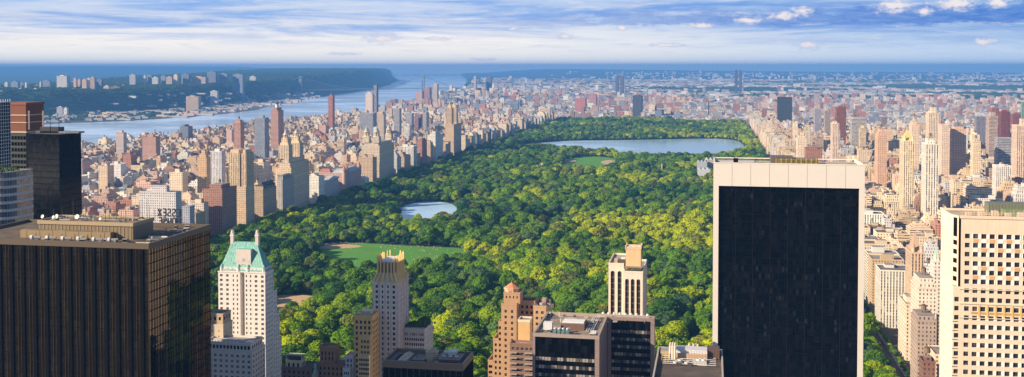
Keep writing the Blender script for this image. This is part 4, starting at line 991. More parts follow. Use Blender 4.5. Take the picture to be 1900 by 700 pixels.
    M = MB(); wins = []; wblock(M, wins, a, b_, Y3, Y3 + 7.5, 0, z, 'stone', (.24, .15, .12), 5, 2, 3.3, 1.7, 1.8, rcol=(.45, .25, .2)); M.build('walls', T); place_windows(T, wins, 'window_glass', (.4, .35, .3), limit=60)
    for k in range(6):
        for (u, v_) in ((a + .3, a + 4.5), (b_ - 6.0, b_ - 1.2)):
            M = MB(); zz = z - 5 - k * 3.3; M.box(u, v_, Y3 - 1.6, Y3 - .01, zz, zz + .25, 'stone', (.4, .32, .28)); M.box(u, v_, Y3 - 1.6, Y3 - 1.5, zz + .25, zz + 1.1, 'stone', (.35, .28, .25)); M.build('balcony', T)
lantern_tower()

# ---- arched white tower
def arched_tower():
    Y0 = 640.0; c = (.70, .62, .54)
    def X(p, y): return X_at(p, 540, y)
    T = thing('arched_tower', 'cream tower with tall dark arched window bays and boxy roof turret', 'office tower', (X(1129, Y0), Y0, 0))
    yl = Y0 + 6
    xr0, xr1 = X(1156, Y0), X(1192.5, Y0); yb = atX(1200, 540, xr1)[0]; zr_, zl = Z_at(1170, 505, Y0), Z_at(1140, 490, yl); xl0 = X(1129, yl)
    reg('the arched cream tower', xl0, xr1, Y0, yb, zl + 8)
    def arches(p0, ud, nrm, W, z1, bays, dark='dark_glass', zb=5.0):
        """piers, round arch heads and the bays behind them"""
        M = MB(); z_top = z1 - 4.2; bw = None
        def P(u, z, d=0): return (p0[0] + ud[0] * u - nrm[0] * d, p0[1] + ud[1] * u - nrm[1] * d, z)
        e = 0.0
        for (a, b_) in bays:
            M.face([P(e, 0), P(a, 0), P(a, z1), P(e, z1)], 'stone', c)
            r = (b_ - a) / 2; m_ = (a + b_) / 2; zs = z_top - r; n = 8
            arc = [(m_ - r * math.cos(math.pi * i / n), zs + r * math.sin(math.pi * i / n)) for i in range(n + 1)]
            for i in range(n):
                (u, v_), (u2, v2) = arc[i], arc[i + 1]
                M.face([P(u, v_), P(u2, v2), P(u2, z1), P(u, z1)], 'stone', c); M.face([P(u, v_), P(u, v_, .8), P(u2, v2, .8), P(u2, v2)], 'stone', c)
            for u in (a, b_): M.face([P(u, 0), P(u, zs), P(u, zs, .8), P(u, 0, .8)], 'stone', c)
            B_ = MB(); B_.face([P(a, zb, .8), P(b_, zb, .8), P(b_, zs, .8), P(b_, zs, .8)], dark) if False else None
            B_.face([P(a, zb, .8), P(b_, zb, .8), P(b_, zs, .8)] + [P(u, v_, .8) for u, v_ in arc[::-1][1:]], dark)
            z = zs + r * .3
            while z > 100:     # floor panels across the bay
                B_.face([P(a, z, .74), P(b_, z, .74), P(b_, z + .8, .74), P(a, z + .8, .74)], 'metal_paint', (.10, .075, .05)); z -= 3.6
            for f in (1 / 3, 2 / 3): u = a + (b_ - a) * f; B_.face([P(u - .09, zb, .70), P(u + .09, zb, .70), P(u + .09, zs + r * .7, .70), P(u - .09, zs + r * .7, .70)], 'metal_paint', (.18, .13, .08))
            B_.build('window_bay', T); e = b_
        M.face([P(e, 0), P(W, 0), P(W, z1), P(e, z1)], 'stone', c)
        return M
    W = xr1 - xr0
    M = arches((xr0, Y0), (1, 0), (0, -1), W, zr_, [(W * f - W * .095, W * f + W * .095) for f in (.20, .49, .78)])
    WL = xr0 - xl0
    M.merge(arches((xl0, yl), (1, 0), (0, -1), WL, zl, [(WL * f - WL * .13, WL * f + WL * .13) for f in (.27, .72)]))
    D = yb - Y0
    M.merge(arches((xr1, Y0), (0, 1), (1, 0), D, zr_, [(D * f - 1.3, D * f + 1.3) for f in (.2, .5, .8)]))
    M.face([(xl0, yb, 0), (xl0, yl, 0), (xl0, yl, zl), (xl0, yb, zl)], 'stone', c); M.face([(xr1, yb, 0), (xr0, yb, 0), (xr0, yb, zr_), (xr1, yb, zr_)], 'stone', c)
    M.face([(xr0, yb, 0), (xl0, yb, 0), (xl0, yb, zl), (xr0, yb, zl)], 'stone', c); M.face([(xr0, yl, zr_ - 6), (xr0, yb, zr_ - 6), (xr0, yb, zl), (xr0, yl, zl)], 'stone', c)
    M.face([(xr0, yl, 0), (xr0, Y0, 0), (xr0, Y0, zr_), (xr0, yl, zr_)], 'stone', c)
    M.face([(xl0 + .4, yl + .4, zl - .5), (xr0 - .4, yl + .4, zl - .5), (xr0 - .4, yb - .4, zl - .5), (xl0 + .4, yb - .4, zl - .5)], 'roof_felt', (.4, .33, .27))
    M.face([(xr0, Y0 + .4, zr_ - .5), (xr1 - .4, Y0 + .4, zr_ - .5), (xr1 - .4, yb - .4, zr_ - .5), (xr0, yb - .4, zr_ - .5)], 'roof_felt', (.35, .3, .25))
    ring(M, xl0 - .1, xr0 - .02, yl - .1, yb + .1, .6, zl - .6, zl + .6, 'stone', c); ring(M, xr0 + .02, xr1 + .1, Y0 - .1, yb + .1, .6, zr_ - .6, zr_ + .6, 'stone', c)
    M.build('walls', T)
    yt = Y0 + 3; t0, t1 = X_at(1161, 470, yt), X_at(1189, 470, yt); zt = Z_at(1175, 462, yt); ty1 = atX(1196, 455, t1)[0]
    M = MB(); M.box(t0, t1, yt, yt + 9, zr_ - .5, zt, 'stone', (.66, .47, .28), 'roof_felt', (.6, .6, .6)); M.box(t0 - .5, t1 + .8, yt - 1.2, yt - .01, zr_ + 2.2, zr_ + 3.0, 'stone', (.3, .22, .15)); M.build('roof_turret', T)
    M = MB(); ring(M, t0 - .2, t1 + .2, yt - .2, yt + 9.2, .5, zt - .4, zt + 1.2, 'stone', (.62, .46, .3))
    for q in ((t0, yt), (t1, yt), (t0, yt + 9), (t1, yt + 9)): M.box(q[0] - .35, q[0] + .35, q[1] - .35, q[1] + .35, zt, zt + 2.2, 'stone', (.62, .46, .3))
    M.build('turret_rim', T)
    for k in range(3): fan(T, t0 + 2 + k * 3.2, yt + 4.5, zt + .2, 1.1)
    M = MB()
    for i in range(40): x = t0 + (t1 - t0) * rp.random(); M.cone(x, yt - 2 + rp.random() * 1.2, .3, zr_, .7, zr_ + 1.2, 'far_leaves', n=5, ph=i)
    tag(M.build('terrace_hedge', T), kind='stuff')
    mech('roof_hut', T, xl0 + 3, xl0 + 6, yl + 5, yl + 9, zl - .5, zl + 2.2, (.5, .4, .3)); mech('vent_box', T, t0 - 3.4, t0 - 1, yt + 6, yt + 9, zl - .5, zl + 3.4, (.7, .7, .7))
    mech('plant_screen', T, xl0 + 5.5, xr0 + .5, yl + .8, yl + 4.5, zl - .5, zl + 2.6, (.10, .08, .06))
arched_tower()

# ---- granite framed black office complex
ZK = []
def complex_block():
    Y0 = 520.0; g = (.26, .20, .19)
    def X(p, y): return X_at(p, 640, y)
    x0, x1 = X(988, Y0), X(1112, Y0); zt = Z_at(1050, 621, Y0); ym = atX(1127, 606, x1)[0]
    x2, x3 = X(1127, ym), X(1214, ym); yb = atZ(1130, 583, zt)[1]
    ZK.append(zt); T = thing('granite_office_complex', 'wide L-shaped black glass office with granite edges and white roof vents', 'office block', (x0, Y0, 0)); reg('the granite-edged black office', x0, x3, Y0, yb, zt)
    M = MB(); M.box(x0 + 1.2, x1 - 1.2, Y0 + .5, yb - 1, 0, zt - 2, 'dark_glass'); M.box(x1 - 1.2 + .01, x3 - 1.6, ym + .5, yb - 1, 0, zt - 2, 'dark_glass'); M.build('glass_wall', T)
    for i, (a, b_, c_, d_) in enumerate(((x0, x0 + 1.3, Y0, Y0 + 2), (x1 - 2.2, x1, Y0, Y0 + 2), (x1 - 2.2, x1, Y0 + 2.01, ym + 1.5), (x2 + .2, x2 + 2.0, ym, ym + 1.5), (x3 - 2, x3, ym, ym + 2), (x3 - 1.2, x3, ym + 2.01, yb))):
        M = MB(); M.box(a, b_, c_, d_, 0, zt - 1.71, 'stone', g)
        for z in range(60, int(zt - 3), 4): M.box(a - .01, b_ + .01, c_ - .012, c_ - .004, z, z + .12, 'stone', (.14, .11, .10))
        M.build('granite_pier', T)
    M = MB(); y0_ = Y0
    pts = [(x0, Y0), (x1, Y0), (x1, ym), (x3, ym), (x3, yb), (x0, yb)]; cin = [(1, 1), (-1, 1), (-1, 1), (-1, 1), (-1, -1), (1, -1)]
    inn = [(p[0] + 1.0 * c_[0], p[1] + 1.0 * c_[1]) for p, c_ in zip(pts, cin)]
    rim = (.36, .30, .26)
    for i in range(6):
        j = (i + 1) % 6
        M.face([(*pts[i], zt - 1.7), (*pts[j], zt - 1.7), (*pts[j], zt), (*pts[i], zt)], 'stone', g if i else (.34, .28, .25)); M.face([(*inn[j], zt - 1.7), (*inn[i], zt - 1.7), (*inn[i], zt), (*inn[j], zt)], 'stone', rim); M.face([(*pts[i], zt), (*pts[j], zt), (*inn[j], zt), (*inn[i], zt)], 'stone', rim)
    M.build('parapet', T)
    M = MB(); M.face([(*p, zt - 1.6) for p in inn], 'roof_felt', (.27, .22, .18)); M.build('roof', T)
    zz = zt - 18
    for fl_ in range(12):      # rows of windows below the blank black top
        z = zt - 13.5 - fl_ * 4.0
        if z < 50: break
        for (a, b_, y) in ((x0 + 1.4, x1 - 2.3, Y0 + .5), (x2 + 2.1, x3 - 2.1, ym + .5)):
            z2 = z + (5 if y > Y0 + 1 else 0)
            M = MB(); n = int((b_ - a) / 1.55)
            for k in range(n):
                h = mnoise.noise(Vector((k * 1.7, fl_ * 3.1, y))); c_ = (.30, .27, .24) if h > .12 else ((.10, .09, .085) if h > -.15 else (.025, .025, .03))
                u = a + (b_ - a) * k / n; M.face([(u + .12, y - .03, z2), (u + (b_ - a) / n - .12, y - .03, z2), (u + (b_ - a) / n - .12, y - .03, z2 + 1.7), (u + .12, y - .03, z2 + 1.7)], 'metal_paint', c_)
            tag(M.build('window_row', T), kind='stuff')
    z = zt - 1.6
    w0, w1 = X_at(1041, 610, Y0 + 16), X_at(1084, 610, Y0 + 16)
    M = MB(); M.box(w0, w1, Y0 + 16, Y0 + 30, z, z + 3.2, 'stone', (.16, .1, .08), 'roof_felt', (.42, .36, .33)); M.box(w0 + .5, w1 - .5, Y0 + 18, Y0 + 25, z + 3.2, z + 3.5, 'white_metal'); M.build('penthouse', T)
    mech('white_roof_box', T, X_at(1008, 615, Y0 + 10), X_at(1024, 615, Y0 + 10), Y0 + 10, Y0 + 14, z + 1, z + 4.6, (.7, .7, .7))
    for k in range(4): mech('blue_chiller', T, X_at(1026, 616, Y0 + 4) + k * 2.1, X_at(1026, 616, Y0 + 4) + k * 2.1 + 1.6, Y0 + 3.5, Y0 + 7, z, z + 2.3 + .5 * (k % 2), (.14, .24, .28)); fan(T, X_at(1029, 616, Y0 + 4) + k * 2.1, Y0 + 5.2, z + 2.9, .7)
    mech('small_hut', T, X_at(1096, 612, Y0 + 6), X_at(1106, 612, Y0 + 6), Y0 + 6, Y0 + 9.5, z, z + 2.0, (.62, .62, .64))
    mech('small_hut', T, X_at(1054, 612, Y0 + 10), X_at(1058, 612, Y0 + 10), Y0 + 10, Y0 + 12, z, z + 2.2, (.3, .26, .22))
    for k in range(9):
        M = MB(); x = X_at(1118 + k * 10.3, 592, ym + 7); M.box(x - .7, x + 1.3, ym + 5.5, ym + 9, z, z + 1.3, 'metal_paint', (.55, .52, .5)); M.cone(x + .3, ym + 7, .65, z + 1.3, .65, z + 2.3, 'white_metal', n=10); M.build('roof_vent', T)
    for k in range(3): M = MB(); y = ym + 2 + k * 1.0; M.bar((x2 - 6, y, z + 1 + k * .5), (x3 - 3, y, z + 1 + k * .5), .16, 'metal_paint', (.55, .48, .42), 6); M.build('pipe', T)
    for k in range(4): M = MB(); x = X_at(1088 + k * 4, 605, Y0 + 14); M.bar((x, Y0 + 12, z + .8), (x + .4, yb - 3, z + .8), .15, 'white_metal', n=6); M.build('pipe', T)
complex_block()
def clutter(root, x0, x1, y0, y1, z, n, seed, hmax=1.8):
    """ducts, boxes, vents and pipes scattered over a roof"""
    r = random.Random(seed)
    for i in range(n):
        x, y = r.uniform(x0, x1), r.uniform(y0, y1); q = r.random(); M = MB(); g = r.uniform(.12, .6)
        if q < .4: w, d, h = r.uniform(.8, 3), r.uniform(.8, 2.4), r.uniform(.5, hmax); M.box(x, x + w, y, y + d, z, z + h, 'metal_paint', (g, g * .97, g * .92)); M.box(x + .1, x + w - .1, y - .05, y - .004, z + h * .3, z + h * .8, 'dark_metal', bottom=True); M.build('roof_unit', root)
        elif q < .7: L = r.uniform(4, 12); a = r.random() < .5; M.bar((x, y, z + .5), (min(x + L, x1 + 2), y, z + .5) if a else (x, min(y + L, y1 + 2), z + .5), r.uniform(.12, .35), 'metal_paint', (g, g, g * .95), 6); M.build('duct', root)
        elif q < .88: M.cone(x, y, .35, z, .35, z + r.uniform(.6, 1.6), 'metal_paint', (g, g, g), 8); M.cone(x, y, .55, z + 1.61, .1, z + 2.0, 'metal_paint', (g, g, g), 8, bottom=True) if r.random() < .3 else None; M.build('roof_vent', root)
        else: M.box(x, x + 2.2, y, y + 2.2, z, z + .12, 'roof_felt', (.5, .48, .45)); M.build('roof_patch', root)
_T = {o.name: o for o in COL.objects if o.parent is None}
clutter(_T['granite_office_complex'], X_at(995, 615, 524), X_at(1100, 615, 530), 523, 568, ZK[0] - 1.6, 34, 4)
clutter(_T['granite_office_complex'], X_at(1120, 600, 560), X_at(1205, 600, 560), 553, 570, ZK[0] - 1.6, 12, 5)
clutter(A, xa0 + 30, xa1 - 4, ya0 + 3, ya0 + 9, ZA - 1.2, 22, 6); clutter(A, px1 + 2, xa1 - 3, ya0 + 12, ya1 - 3, ZA - 1.2, 12, 7); clutter(A, px0 + 2, px1 - 3, ya0 + 15, py1 - 2, pz, 22, 8, 1.2)

# ---- cluttered roof at the bottom, right of centre
def roof_block():
    z = 127.0; (x0, yb) = atZ(1222, 643, z); x1 = X_at(1340, 640, yb) ; Y0 = atZ(1206, 705, z)[1] - 4
    T = thing('rooftop_plant_block', 'nearby block whose roof carries white ducts, pipes and yellow rails, bottom edge', 'office block', (x0, Y0, 0)); reg('the cluttered roof at the bottom edge', x0, x1, Y0, yb, z)
    c = (.42, .38, .36)
    M = MB(); M.box(x0, x1, Y0, yb, 0, z - 1.5, 'stone', (.25, .2, .17), 'roof_felt', (.10, .08, .07)); ring(M, x0 - .2, x1 + .2, Y0 - .2, yb + .2, .7, z - 1.495, z, 'stone', c); M.build('walls', T)
    def bx(nm, p0, p1, row, y0, y1, h0, h1, col): mech(nm, T, X_at(p0, row, y0), X_at(p1, row, y0), y0, y1, z - 1.5 + h0, z - 1.5 + h1, col)
    L = yb - Y0
    bx('main_duct', 1241, 1312, 665, yb - 15, yb - 8, 1.5, 4.5, (.60, .60, .64)); bx('lower_duct', 1247, 1312, 675, yb - 16, yb - 15.01, 0, 3.0, (.50, .36, .24)); bx('plant_room', 1312, 1335, 660, yb - 13, yb - 4, 0, 4.2, (.12, .07, .05))
    bx('grille', 1225, 1243, 665, yb - 10, yb - 2, 0, 1.5, (.3, .3, .28)); bx('cooling_unit', 1285, 1311, 690, yb - 24, yb - 20, 0, 1.6, (.5, .5, .5))
    for k in range(6):
        M = MB(); x = X_at(1275 + k * 4, 650, yb - 6); M.cone(x, yb - 6, .55, z - 1.5, .55, z + 2.6 + (k % 2), 'metal_paint', (.6, .5, .42), 10); M.build('flue', T)
    for k in range(3):
        M = MB(); x = X_at(1243 + k * 4.5, 690, yb - 19); M.bar((x, yb - 19, z - .5), (x, yb - 19, z + 5.2), .5, 'metal_paint', (.75, .62, .5), 10); M.bar((x, yb - 19, z + 5.0), (x, yb - 12, z + 5.0), .5, 'metal_paint', (.75, .62, .5), 10); M.build('riser_pipe', T)
    for (a, b_, y) in ((1228, 1240, yb - 20), (1228, 1240, yb - 17)):
        M = MB(); xa, xb = X_at(a, 690, y), X_at(b_, 690, y)
        for x in (xa, (xa + xb) / 2, xb): M.bar((x, y, z - 1.5), (x, y, z + 2.4), .12, 'yellow_paint')
        for h in (.4, 1.4, 2.4): M.bar((xa, y, z + h), (xb, y, z + h), .1, 'yellow_paint')
        M.build('yellow_rail', T)
    for k in range(14):
        M = MB(); x = x0 + 4 + (x1 - x0 - 6) * k / 14; M.bar((x, yb - 2.2, z - 1.5), (x, yb - 2.2, z + 1.8), .07, 'bronze_metal'); M.build('rail_post', T)
    M = MB()
    for h in (0.6, 1.7): M.bar((x0 + 4, yb - 2.2, z + h), (x1 - 2, yb - 2.2, z + h), .07, 'bronze_metal')
    M.build('handrail', T)
    for k in range(5): M = MB(); y = yb - 26 + k * 3; M.bar((x0 + 3, y, z - .6), (x1 - 3, y, z - .6), .16, 'metal_paint', (.6, .58, .56), 6); M.build('pipe', T)
    for (p, dy, r) in ((1262, 23, 1.2), (1274, 27, 1.0), (1253, 27, 1.0), (1296, 21, 1.0), (1305, 21, 1.0)): fan(T, X_at(p, 690, yb - dy), yb - dy, z + .1, r)
roof_block()

# ---- black slab with travertine frame
def framed_slab():
    Y0 = 590.0; x0, x1 = X_at(1323.5, 420, Y0), X_at(1604, 420, Y0); zt = Z_at(1460, 303.5, Y0); D = 34.0; W = x1 - x0
    T = thing('framed_black_slab', 'giant black glass office slab in a cream travertine frame, right of centre', 'office tower', (x0, Y0, 0)); reg('the giant black slab in its cream frame', x0, x1, Y0, Y0 + D, zt)
    e = 2.75; zb = Z_at(1460, 347.5, Y0); rec = 1.8
    for (a, b_) in ((x0, x0 + e), (x1 - e, x1)):
        M = MB(); M.box(a, b_, Y0, Y0 + D, 0, zb, 'travertine'); M.build('side_frame', T)
    n = 8
    for i in range(n):     # stone panels of the top band
        M = MB(); a = x0 + W * i / n + .08; b_ = x0 + W * (i + 1) / n - .08; M.box(a, b_, Y0, Y0 + 1.2, zb + .01, zt - .5, 'travertine', bottom=True); M.build('top_panel', T)
    M = MB(); M.box(x0 + .1, x1 - .1, Y0 + .25, Y0 + D - 1, zb + .02, zt - 1.6, 'stone', (.35, .32, .28), 'roof_felt', (.36, .33, .31), bottom=True); M.box(x0 + .02, x0 + 1.2, Y0 + 1.21, Y0 + D, zb + .01, zt - .5, 'travertine'); M.box(x1 - 1.2, x1 - .02, Y0 + 1.21, Y0 + D, zb + .01, zt - .5, 'travertine'); M.build('roof', T)
    M = MB(); ring(M, x0 - .15, x1 + .15, Y0 - .15, Y0 + D + .15, .9, zt - .5, zt, 'stone', (.72, .66, .6)); M.build('parapet', T)
    M = MB(); M.box(x0 + e + .01, x1 - e - .01, Y0 + rec, Y0 + D - rec, 0, zb, 'dark_glass'); M.build('curtain_wall', T)
    gx0, gx1 = x0 + e, x1 - e; k = int((gx1 - gx0) / 4.5)
    M = MB(); z = zb - 3.9
    while z > 20: M.box(gx0, gx1, Y0 + rec - .10, Y0 + rec - .006, z, z + .9, 'black_anodised', (.003, .003, .004)); z -= 3.95
    tag(M.build('floor_band', T), kind='stuff')
    for i in range(n * 6 + 1):
        M = MB(); x = gx0 + (gx1 - gx0) * i / (n * 6); r = .11 if i % 6 == 0 else .05; M.box(x - r, x + r, Y0 + rec - .3, Y0 + rec - .11, 20, zb, 'black_anodised', (.018, .015, .014) if i % 6 == 0 else (.006, .006, .006)); M.build('mullion', T)
    # a few window blinds, drawn, with faint glass reflections put into their tone
    M = MB(); rb = random.Random(5)
    for i in range(110):
        k = rb.randrange(n * 6); fl_ = rb.randrange(40) if rb.random() < .45 else 11 + rb.randrange(9); x = gx0 + (gx1 - gx0) * k / (n * 6); z = zb - 3.0 - fl_ * 3.95
        if z < 40: continue
        v_ = .008 + .018 * rb.random() ** 2; M.face([(x + .15, Y0 + rec - .02, z + .05 + rb.random()), (x + 1.35, Y0 + rec - .02, z + .05), (x + 1.35, Y0 + rec - .02, z + 2.7), (x + .15, Y0 + rec - .02, z + 2.7)], 'black_anodised', (v_ * .9, v_, v_ * 1.1))
    tag(M.build('window_blind', T), kind='stuff')
    # roof plant
    z = zt - 1.6
    def bx(nm, p0, p1, row, dy, d2, col): mech(nm, T, X_at(p0, row, Y0 + dy), X_at(p1, row, Y0 + dy), Y0 + dy, Y0 + d2, z, Z_at(p0, row, Y0 + dy), col)
    bx('plant_room', 1431, 1473, 291.5, 12, 26, (.12, .10, .08)); bx('plant_screen', 1445, 1518, 295.5, 9, 11.5, (.30, .25, .10)); bx('plant_room', 1328, 1400, 298.5, 22, 30, (.46, .44, .42)); bx('plant_room', 1430, 1452, 289.5, 27, 31, (.5, .46, .42)); bx('plant_screen', 1474, 1517, 295, 14, 24, (.26, .2, .1)); bx('long_housing', 1400, 1590, 299.5, 28, 31, (.5, .5, .48))
    for k in range(26): M = MB(); x = X_at(1440 + k * 3.1, 297, Y0 + 8); M.bar((x, Y0 + 8, z), (x, Y0 + 8, Z_at(1450, 295 - rp.random() * 2.5, Y0 + 8)), .13, 'bronze_metal' if k % 3 else 'yellow_paint'); M.build('post', T)
    M = MB(); M.bar((X_at(1440, 297, Y0 + 8), Y0 + 8, zt + 2.5), (X_at(1518, 297, Y0 + 8), Y0 + 8, zt + 2.5), .12, 'bronze_metal'); M.build('handrail', T)
    M = MB(); x = X_at(1364, 298, Y0 + 5); M.bar((x, Y0 + 5, z), (x, Y0 + 5, z + 3), .4, 'dark_metal'); M.bar((x, Y0 + 5, z + 2.6), (x - 1.2, Y0 + 4, z + 6), .18, 'dark_metal'); M.box(x - .9, x + 1.6, Y0 + 4, Y0 + 6, z + 1, z + 3.6, 'dark_metal'); M.build('cleaning_crane', T)
framed_slab()

# ---- cream tower with square windows, right edge
def square_window_tower():
    Y0 = 452.0; c = (.72, .59, .46); fl = 3.66
    def X(p, r=500): return X_at(p, r, Y0)
    xl, xc, xr = X(1768, 560), X(1783, 440), X(1975, 440); zt = Z_at(1840, 402, Y0); zn = Z_at(1783, 532, Y0)
    T = thing('square_window_tower', 'cream stone tower with a regular grid of small square dark windows, right edge', 'office tower', (xl, Y0, 0)); reg('the cream square-windowed tower', xl, xr, Y0, Y0 + 24, zt)
    W = xr - xc; n = int(W / 3.13)
    cols = [(.9 + i * 3.13 + .62, .9 + i * 3.13 + 2.52) for i in range(n)]
    zr0 = Z_at(1800, 434, Y0); rows = [(zr0 - 1.9 - i * fl, zr0 - i * fl) for i in range(48)][::-1]; rows = [r for r in rows if r[0] > 20]
    M = MB(); wins = []
    facade(M, wins, (xc, Y0), (1, 0), (0, -1), W, 0, zt, cols, rows, 'stone', c, .5, skip=lambda ri, ci: (len(rows) - 1 - ri) < 0)
    # left strip of the front, below the notch
    cw = xc - xl; facade(M, wins, (xl, Y0), (1, 0), (0, -1), cw - .01, 0, zn, [(cw * .20, cw * .85)], [r for r in rows if r[1] < zn - 1], 'stone', c, .5)
    # notch above: chamfer back by 5 m
    M.face([(xl, Y0 + 4.5, zn), (xc - .9, Y0, zn), (xc - .9, Y0, zt), (xl, Y0 + 4.5, zt)], 'stone', (.70, .56, .46))
    M.face([(xl, Y0, zn), (xc, Y0, zn), (xl, Y0 + 4.5, zn)], 'stone', c)
    yb = Y0 + 24
    west = []; Wm = yb - Y0  # sunlit paleness of the west side is put into its stone colour
    facade(M, west, (xl, yb), (0, -1), (-1, 0), Wm, 0, zn, grid_cols(Wm, 8, 1.1, .8), [r for r in rows if r[1] < zn - 1], 'stone', (.74, .66, .60), .4)
    facade(M, west, (xl, yb), (0, -1), (-1, 0), Wm - 4.5, zn, zt, grid_cols(Wm - 4.5, 6, 1.1, .8), [r for r in rows if r[0] > zn + 1], 'stone', (.74, .66, .60), .4)
    M.face([(xr, yb, 0), (xl, yb, 0), (xl, yb, zt), (xr, yb, zt)], 'stone', c); M.face([(xr, Y0, 0), (xr, yb, 0), (xr, yb, zt), (xr, Y0, zt)], 'stone', c)
    M.face([(xl, Y0 + 4.5, zt - .8), (xc - .9, Y0, zt - .8), (xr, Y0, zt - .8), (xr, yb, zt - .8), (xl, yb, zt - .8)], 'roof_felt', (.45, .38, .3))
    M.build('walls', T)
    def vis(q): u, v_, _ = proj(*q[0]); return 0 if 0 < u < 1900 and v_ < 700 else 1
    place_windows(T, [q for q in wins if not vis(q)], 'window_glass', key=lambda q: -q[0][2]); M = MB()
    for q in west + [q for q in wins if vis(q)]: pane_mesh(M, *q, 'window_glass', None)
    tag(M.build('side_window', T), kind='stuff')
    # dark corner glazing in the notch
    M = MB(); a, b_ = Vector((xl, Y0 + 4.5, 0)), Vector((xc - .9, Y0, 0)); p, q = a.lerp(b_, .3), a.lerp(b_, .8); nn = Vector((-.45, -.9, 0)) * .08
    z0_, z1_ = Z_at(1780, 440, Y0), Z_at(1780, 405, Y0)
    M.face([(p.x + nn.x, p.y + nn.y, z0_), (q.x + nn.x, q.y + nn.y, z0_), (q.x + nn.x, q.y + nn.y, z1_), (p.x + nn.x, p.y + nn.y, z1_)], 'dark_glass')
    for i in range(6):
        z = z0_ - 3.4 - i * fl; M.face([(p.x + nn.x, p.y + nn.y, z), (q.x + nn.x, q.y + nn.y, z), (q.x + nn.x, q.y + nn.y, z + 1.9), (p.x + nn.x, p.y + nn.y, z + 1.9)], 'dark_glass')
    M.build('corner_glazing', T)
    # white stone panels between the windows of each bay group
    wh = (.80, .78, .78)
    k = 1
    while k + 2 < n:
        u0 = xc + cols[k][0] - .5; u1 = xc + cols[k + 2][1] + .5
        M = MB()
        for (g0, g1) in ((0, 3), (3, 6), ):
            za = zr0 - g0 * fl + .7; zb_ = zr0 - (g1 - 1) * fl - 1.9 - .6
            for j in range(k, k + 3):
                gaps = [(u0, xc + cols[j][0])] if j == k else [(xc + cols[j - 1][1], xc + cols[j][0])]
                if j == k + 2: gaps.append((xc + cols[j][1], u1))
                for (a_, b__) in gaps: 
                    for rI in range(g0, g1): M.box(a_ + .12, b__ - .12, Y0 - .09, Y0 - .004, zr0 - rI * fl - 1.95, zr0 - rI * fl + .05, 'stone', wh, bottom=True)
            for j in range(k, k + 3):
                for rI in range(g0, g1 - 1):
                    M.box(xc + cols[j][0], xc + cols[j][1], Y0 - .09, Y0 - .004, zr0 - rI * fl - 3.5, zr0 - rI * fl - 2.1, 'stone', (.62, .36, .17) if (j + rI) % 2 else wh, bottom=True)
        M.build('inlay_panel', T); k += 3
    zq = zr0 - 8 * fl + .8     # ochre band of loggia panels
    M = MB(); M.box(xc + cols[1][0] - .4, xr - .5, Y0 - .14, Y0 - .006, zq - fl - .1, zq - fl * .97 + .6, 'stone', (.5, .3, .1), bottom=True)
    for j in range(1, n - 1): M.box(xc + cols[j][1] + .25, xc + cols[j + 1][0] - .25, Y0 - .2, Y0 - .006, zq - 5.0, zq - .2, 'stone', (.66, .44, .16), bottom=True)
    M.build('ochre_band', T)
    M = MB()
    for j in range(2, n):
        for rI in range(9, 46):
            z = zr0 - rI * fl
            if z > 40: M.box(xc + cols[j - 1][1] + .1, xc + cols[j][0] - .1, Y0 - .09, Y0 - .004, z - 1.95, z + .02, 'stone', wh, bottom=True)
    tag(M.build('pale_inlay', T), kind='stuff')
    # cornice lines and roof
    for zz, h in ((zt - 1, 1.2), (zr0 - 6 * fl - .5, .3), (zr0 - 8 * fl + 1.0, .25), (zr0 - 9 * fl - 1, .25)):
        M = MB(); M.box(xc - .5, xr, Y0 - .35, Y0 - .008, zz, zz + h, 'stone', (.72, .58, .46), bottom=True); M.build('string_course', T)
    M = MB()
    for zz in [zr0 - i * fl - 2.8 for i in range(9, 44)]:
        if zz > 30: M.box(xl - .05, xl + cw * .75, Y0 - .08, Y0 - .008, zz, zz + .28, 'stone', (.10, .07, .06), bottom=True)
    tag(M.build('joint_line', T), kind='stuff')
    z = zt - .8
    mech('roof_plant', T, X(1850, 380), X(1975, 380), Y0 + 13, Y0 + 20, z, Z_at(1870, 378, Y0 + 13), (.16, .17, .12)); mech('green_screen', T, X_at(1862, 385, Y0 + 9), X_at(1925, 385, Y0 + 9), Y0 + 9, Y0 + 12.9, z, Z_at(1870, 389, Y0 + 9), (.18, .24, .13))
    for k in range(30): M = MB(); x = xc + 1 + k * (W - 4) / 30; M.bar((x, Y0 + 3, z), (x, Y0 + 3, z + 2.2 + .5 * (k % 3)), .08, 'stone', (.66, .5, .36)); M.build('rail_post', T)
    for h in (1.1, 1.9): M = MB(); M.bar((xc, Y0 + 3, z + h), (xr - 2, Y0 + 3, z + h), .09, 'stone', (.66, .5, .36)); M.build('handrail', T)
    for k in range(8): mech('roof_unit', T, xc + 3 + k * 5, xc + 5.2 + k * 5, Y0 + 5, Y0 + 7.5, z, z + 1.6 + .4 * (k % 3), (.55, .45, .36))
square_window_tower()
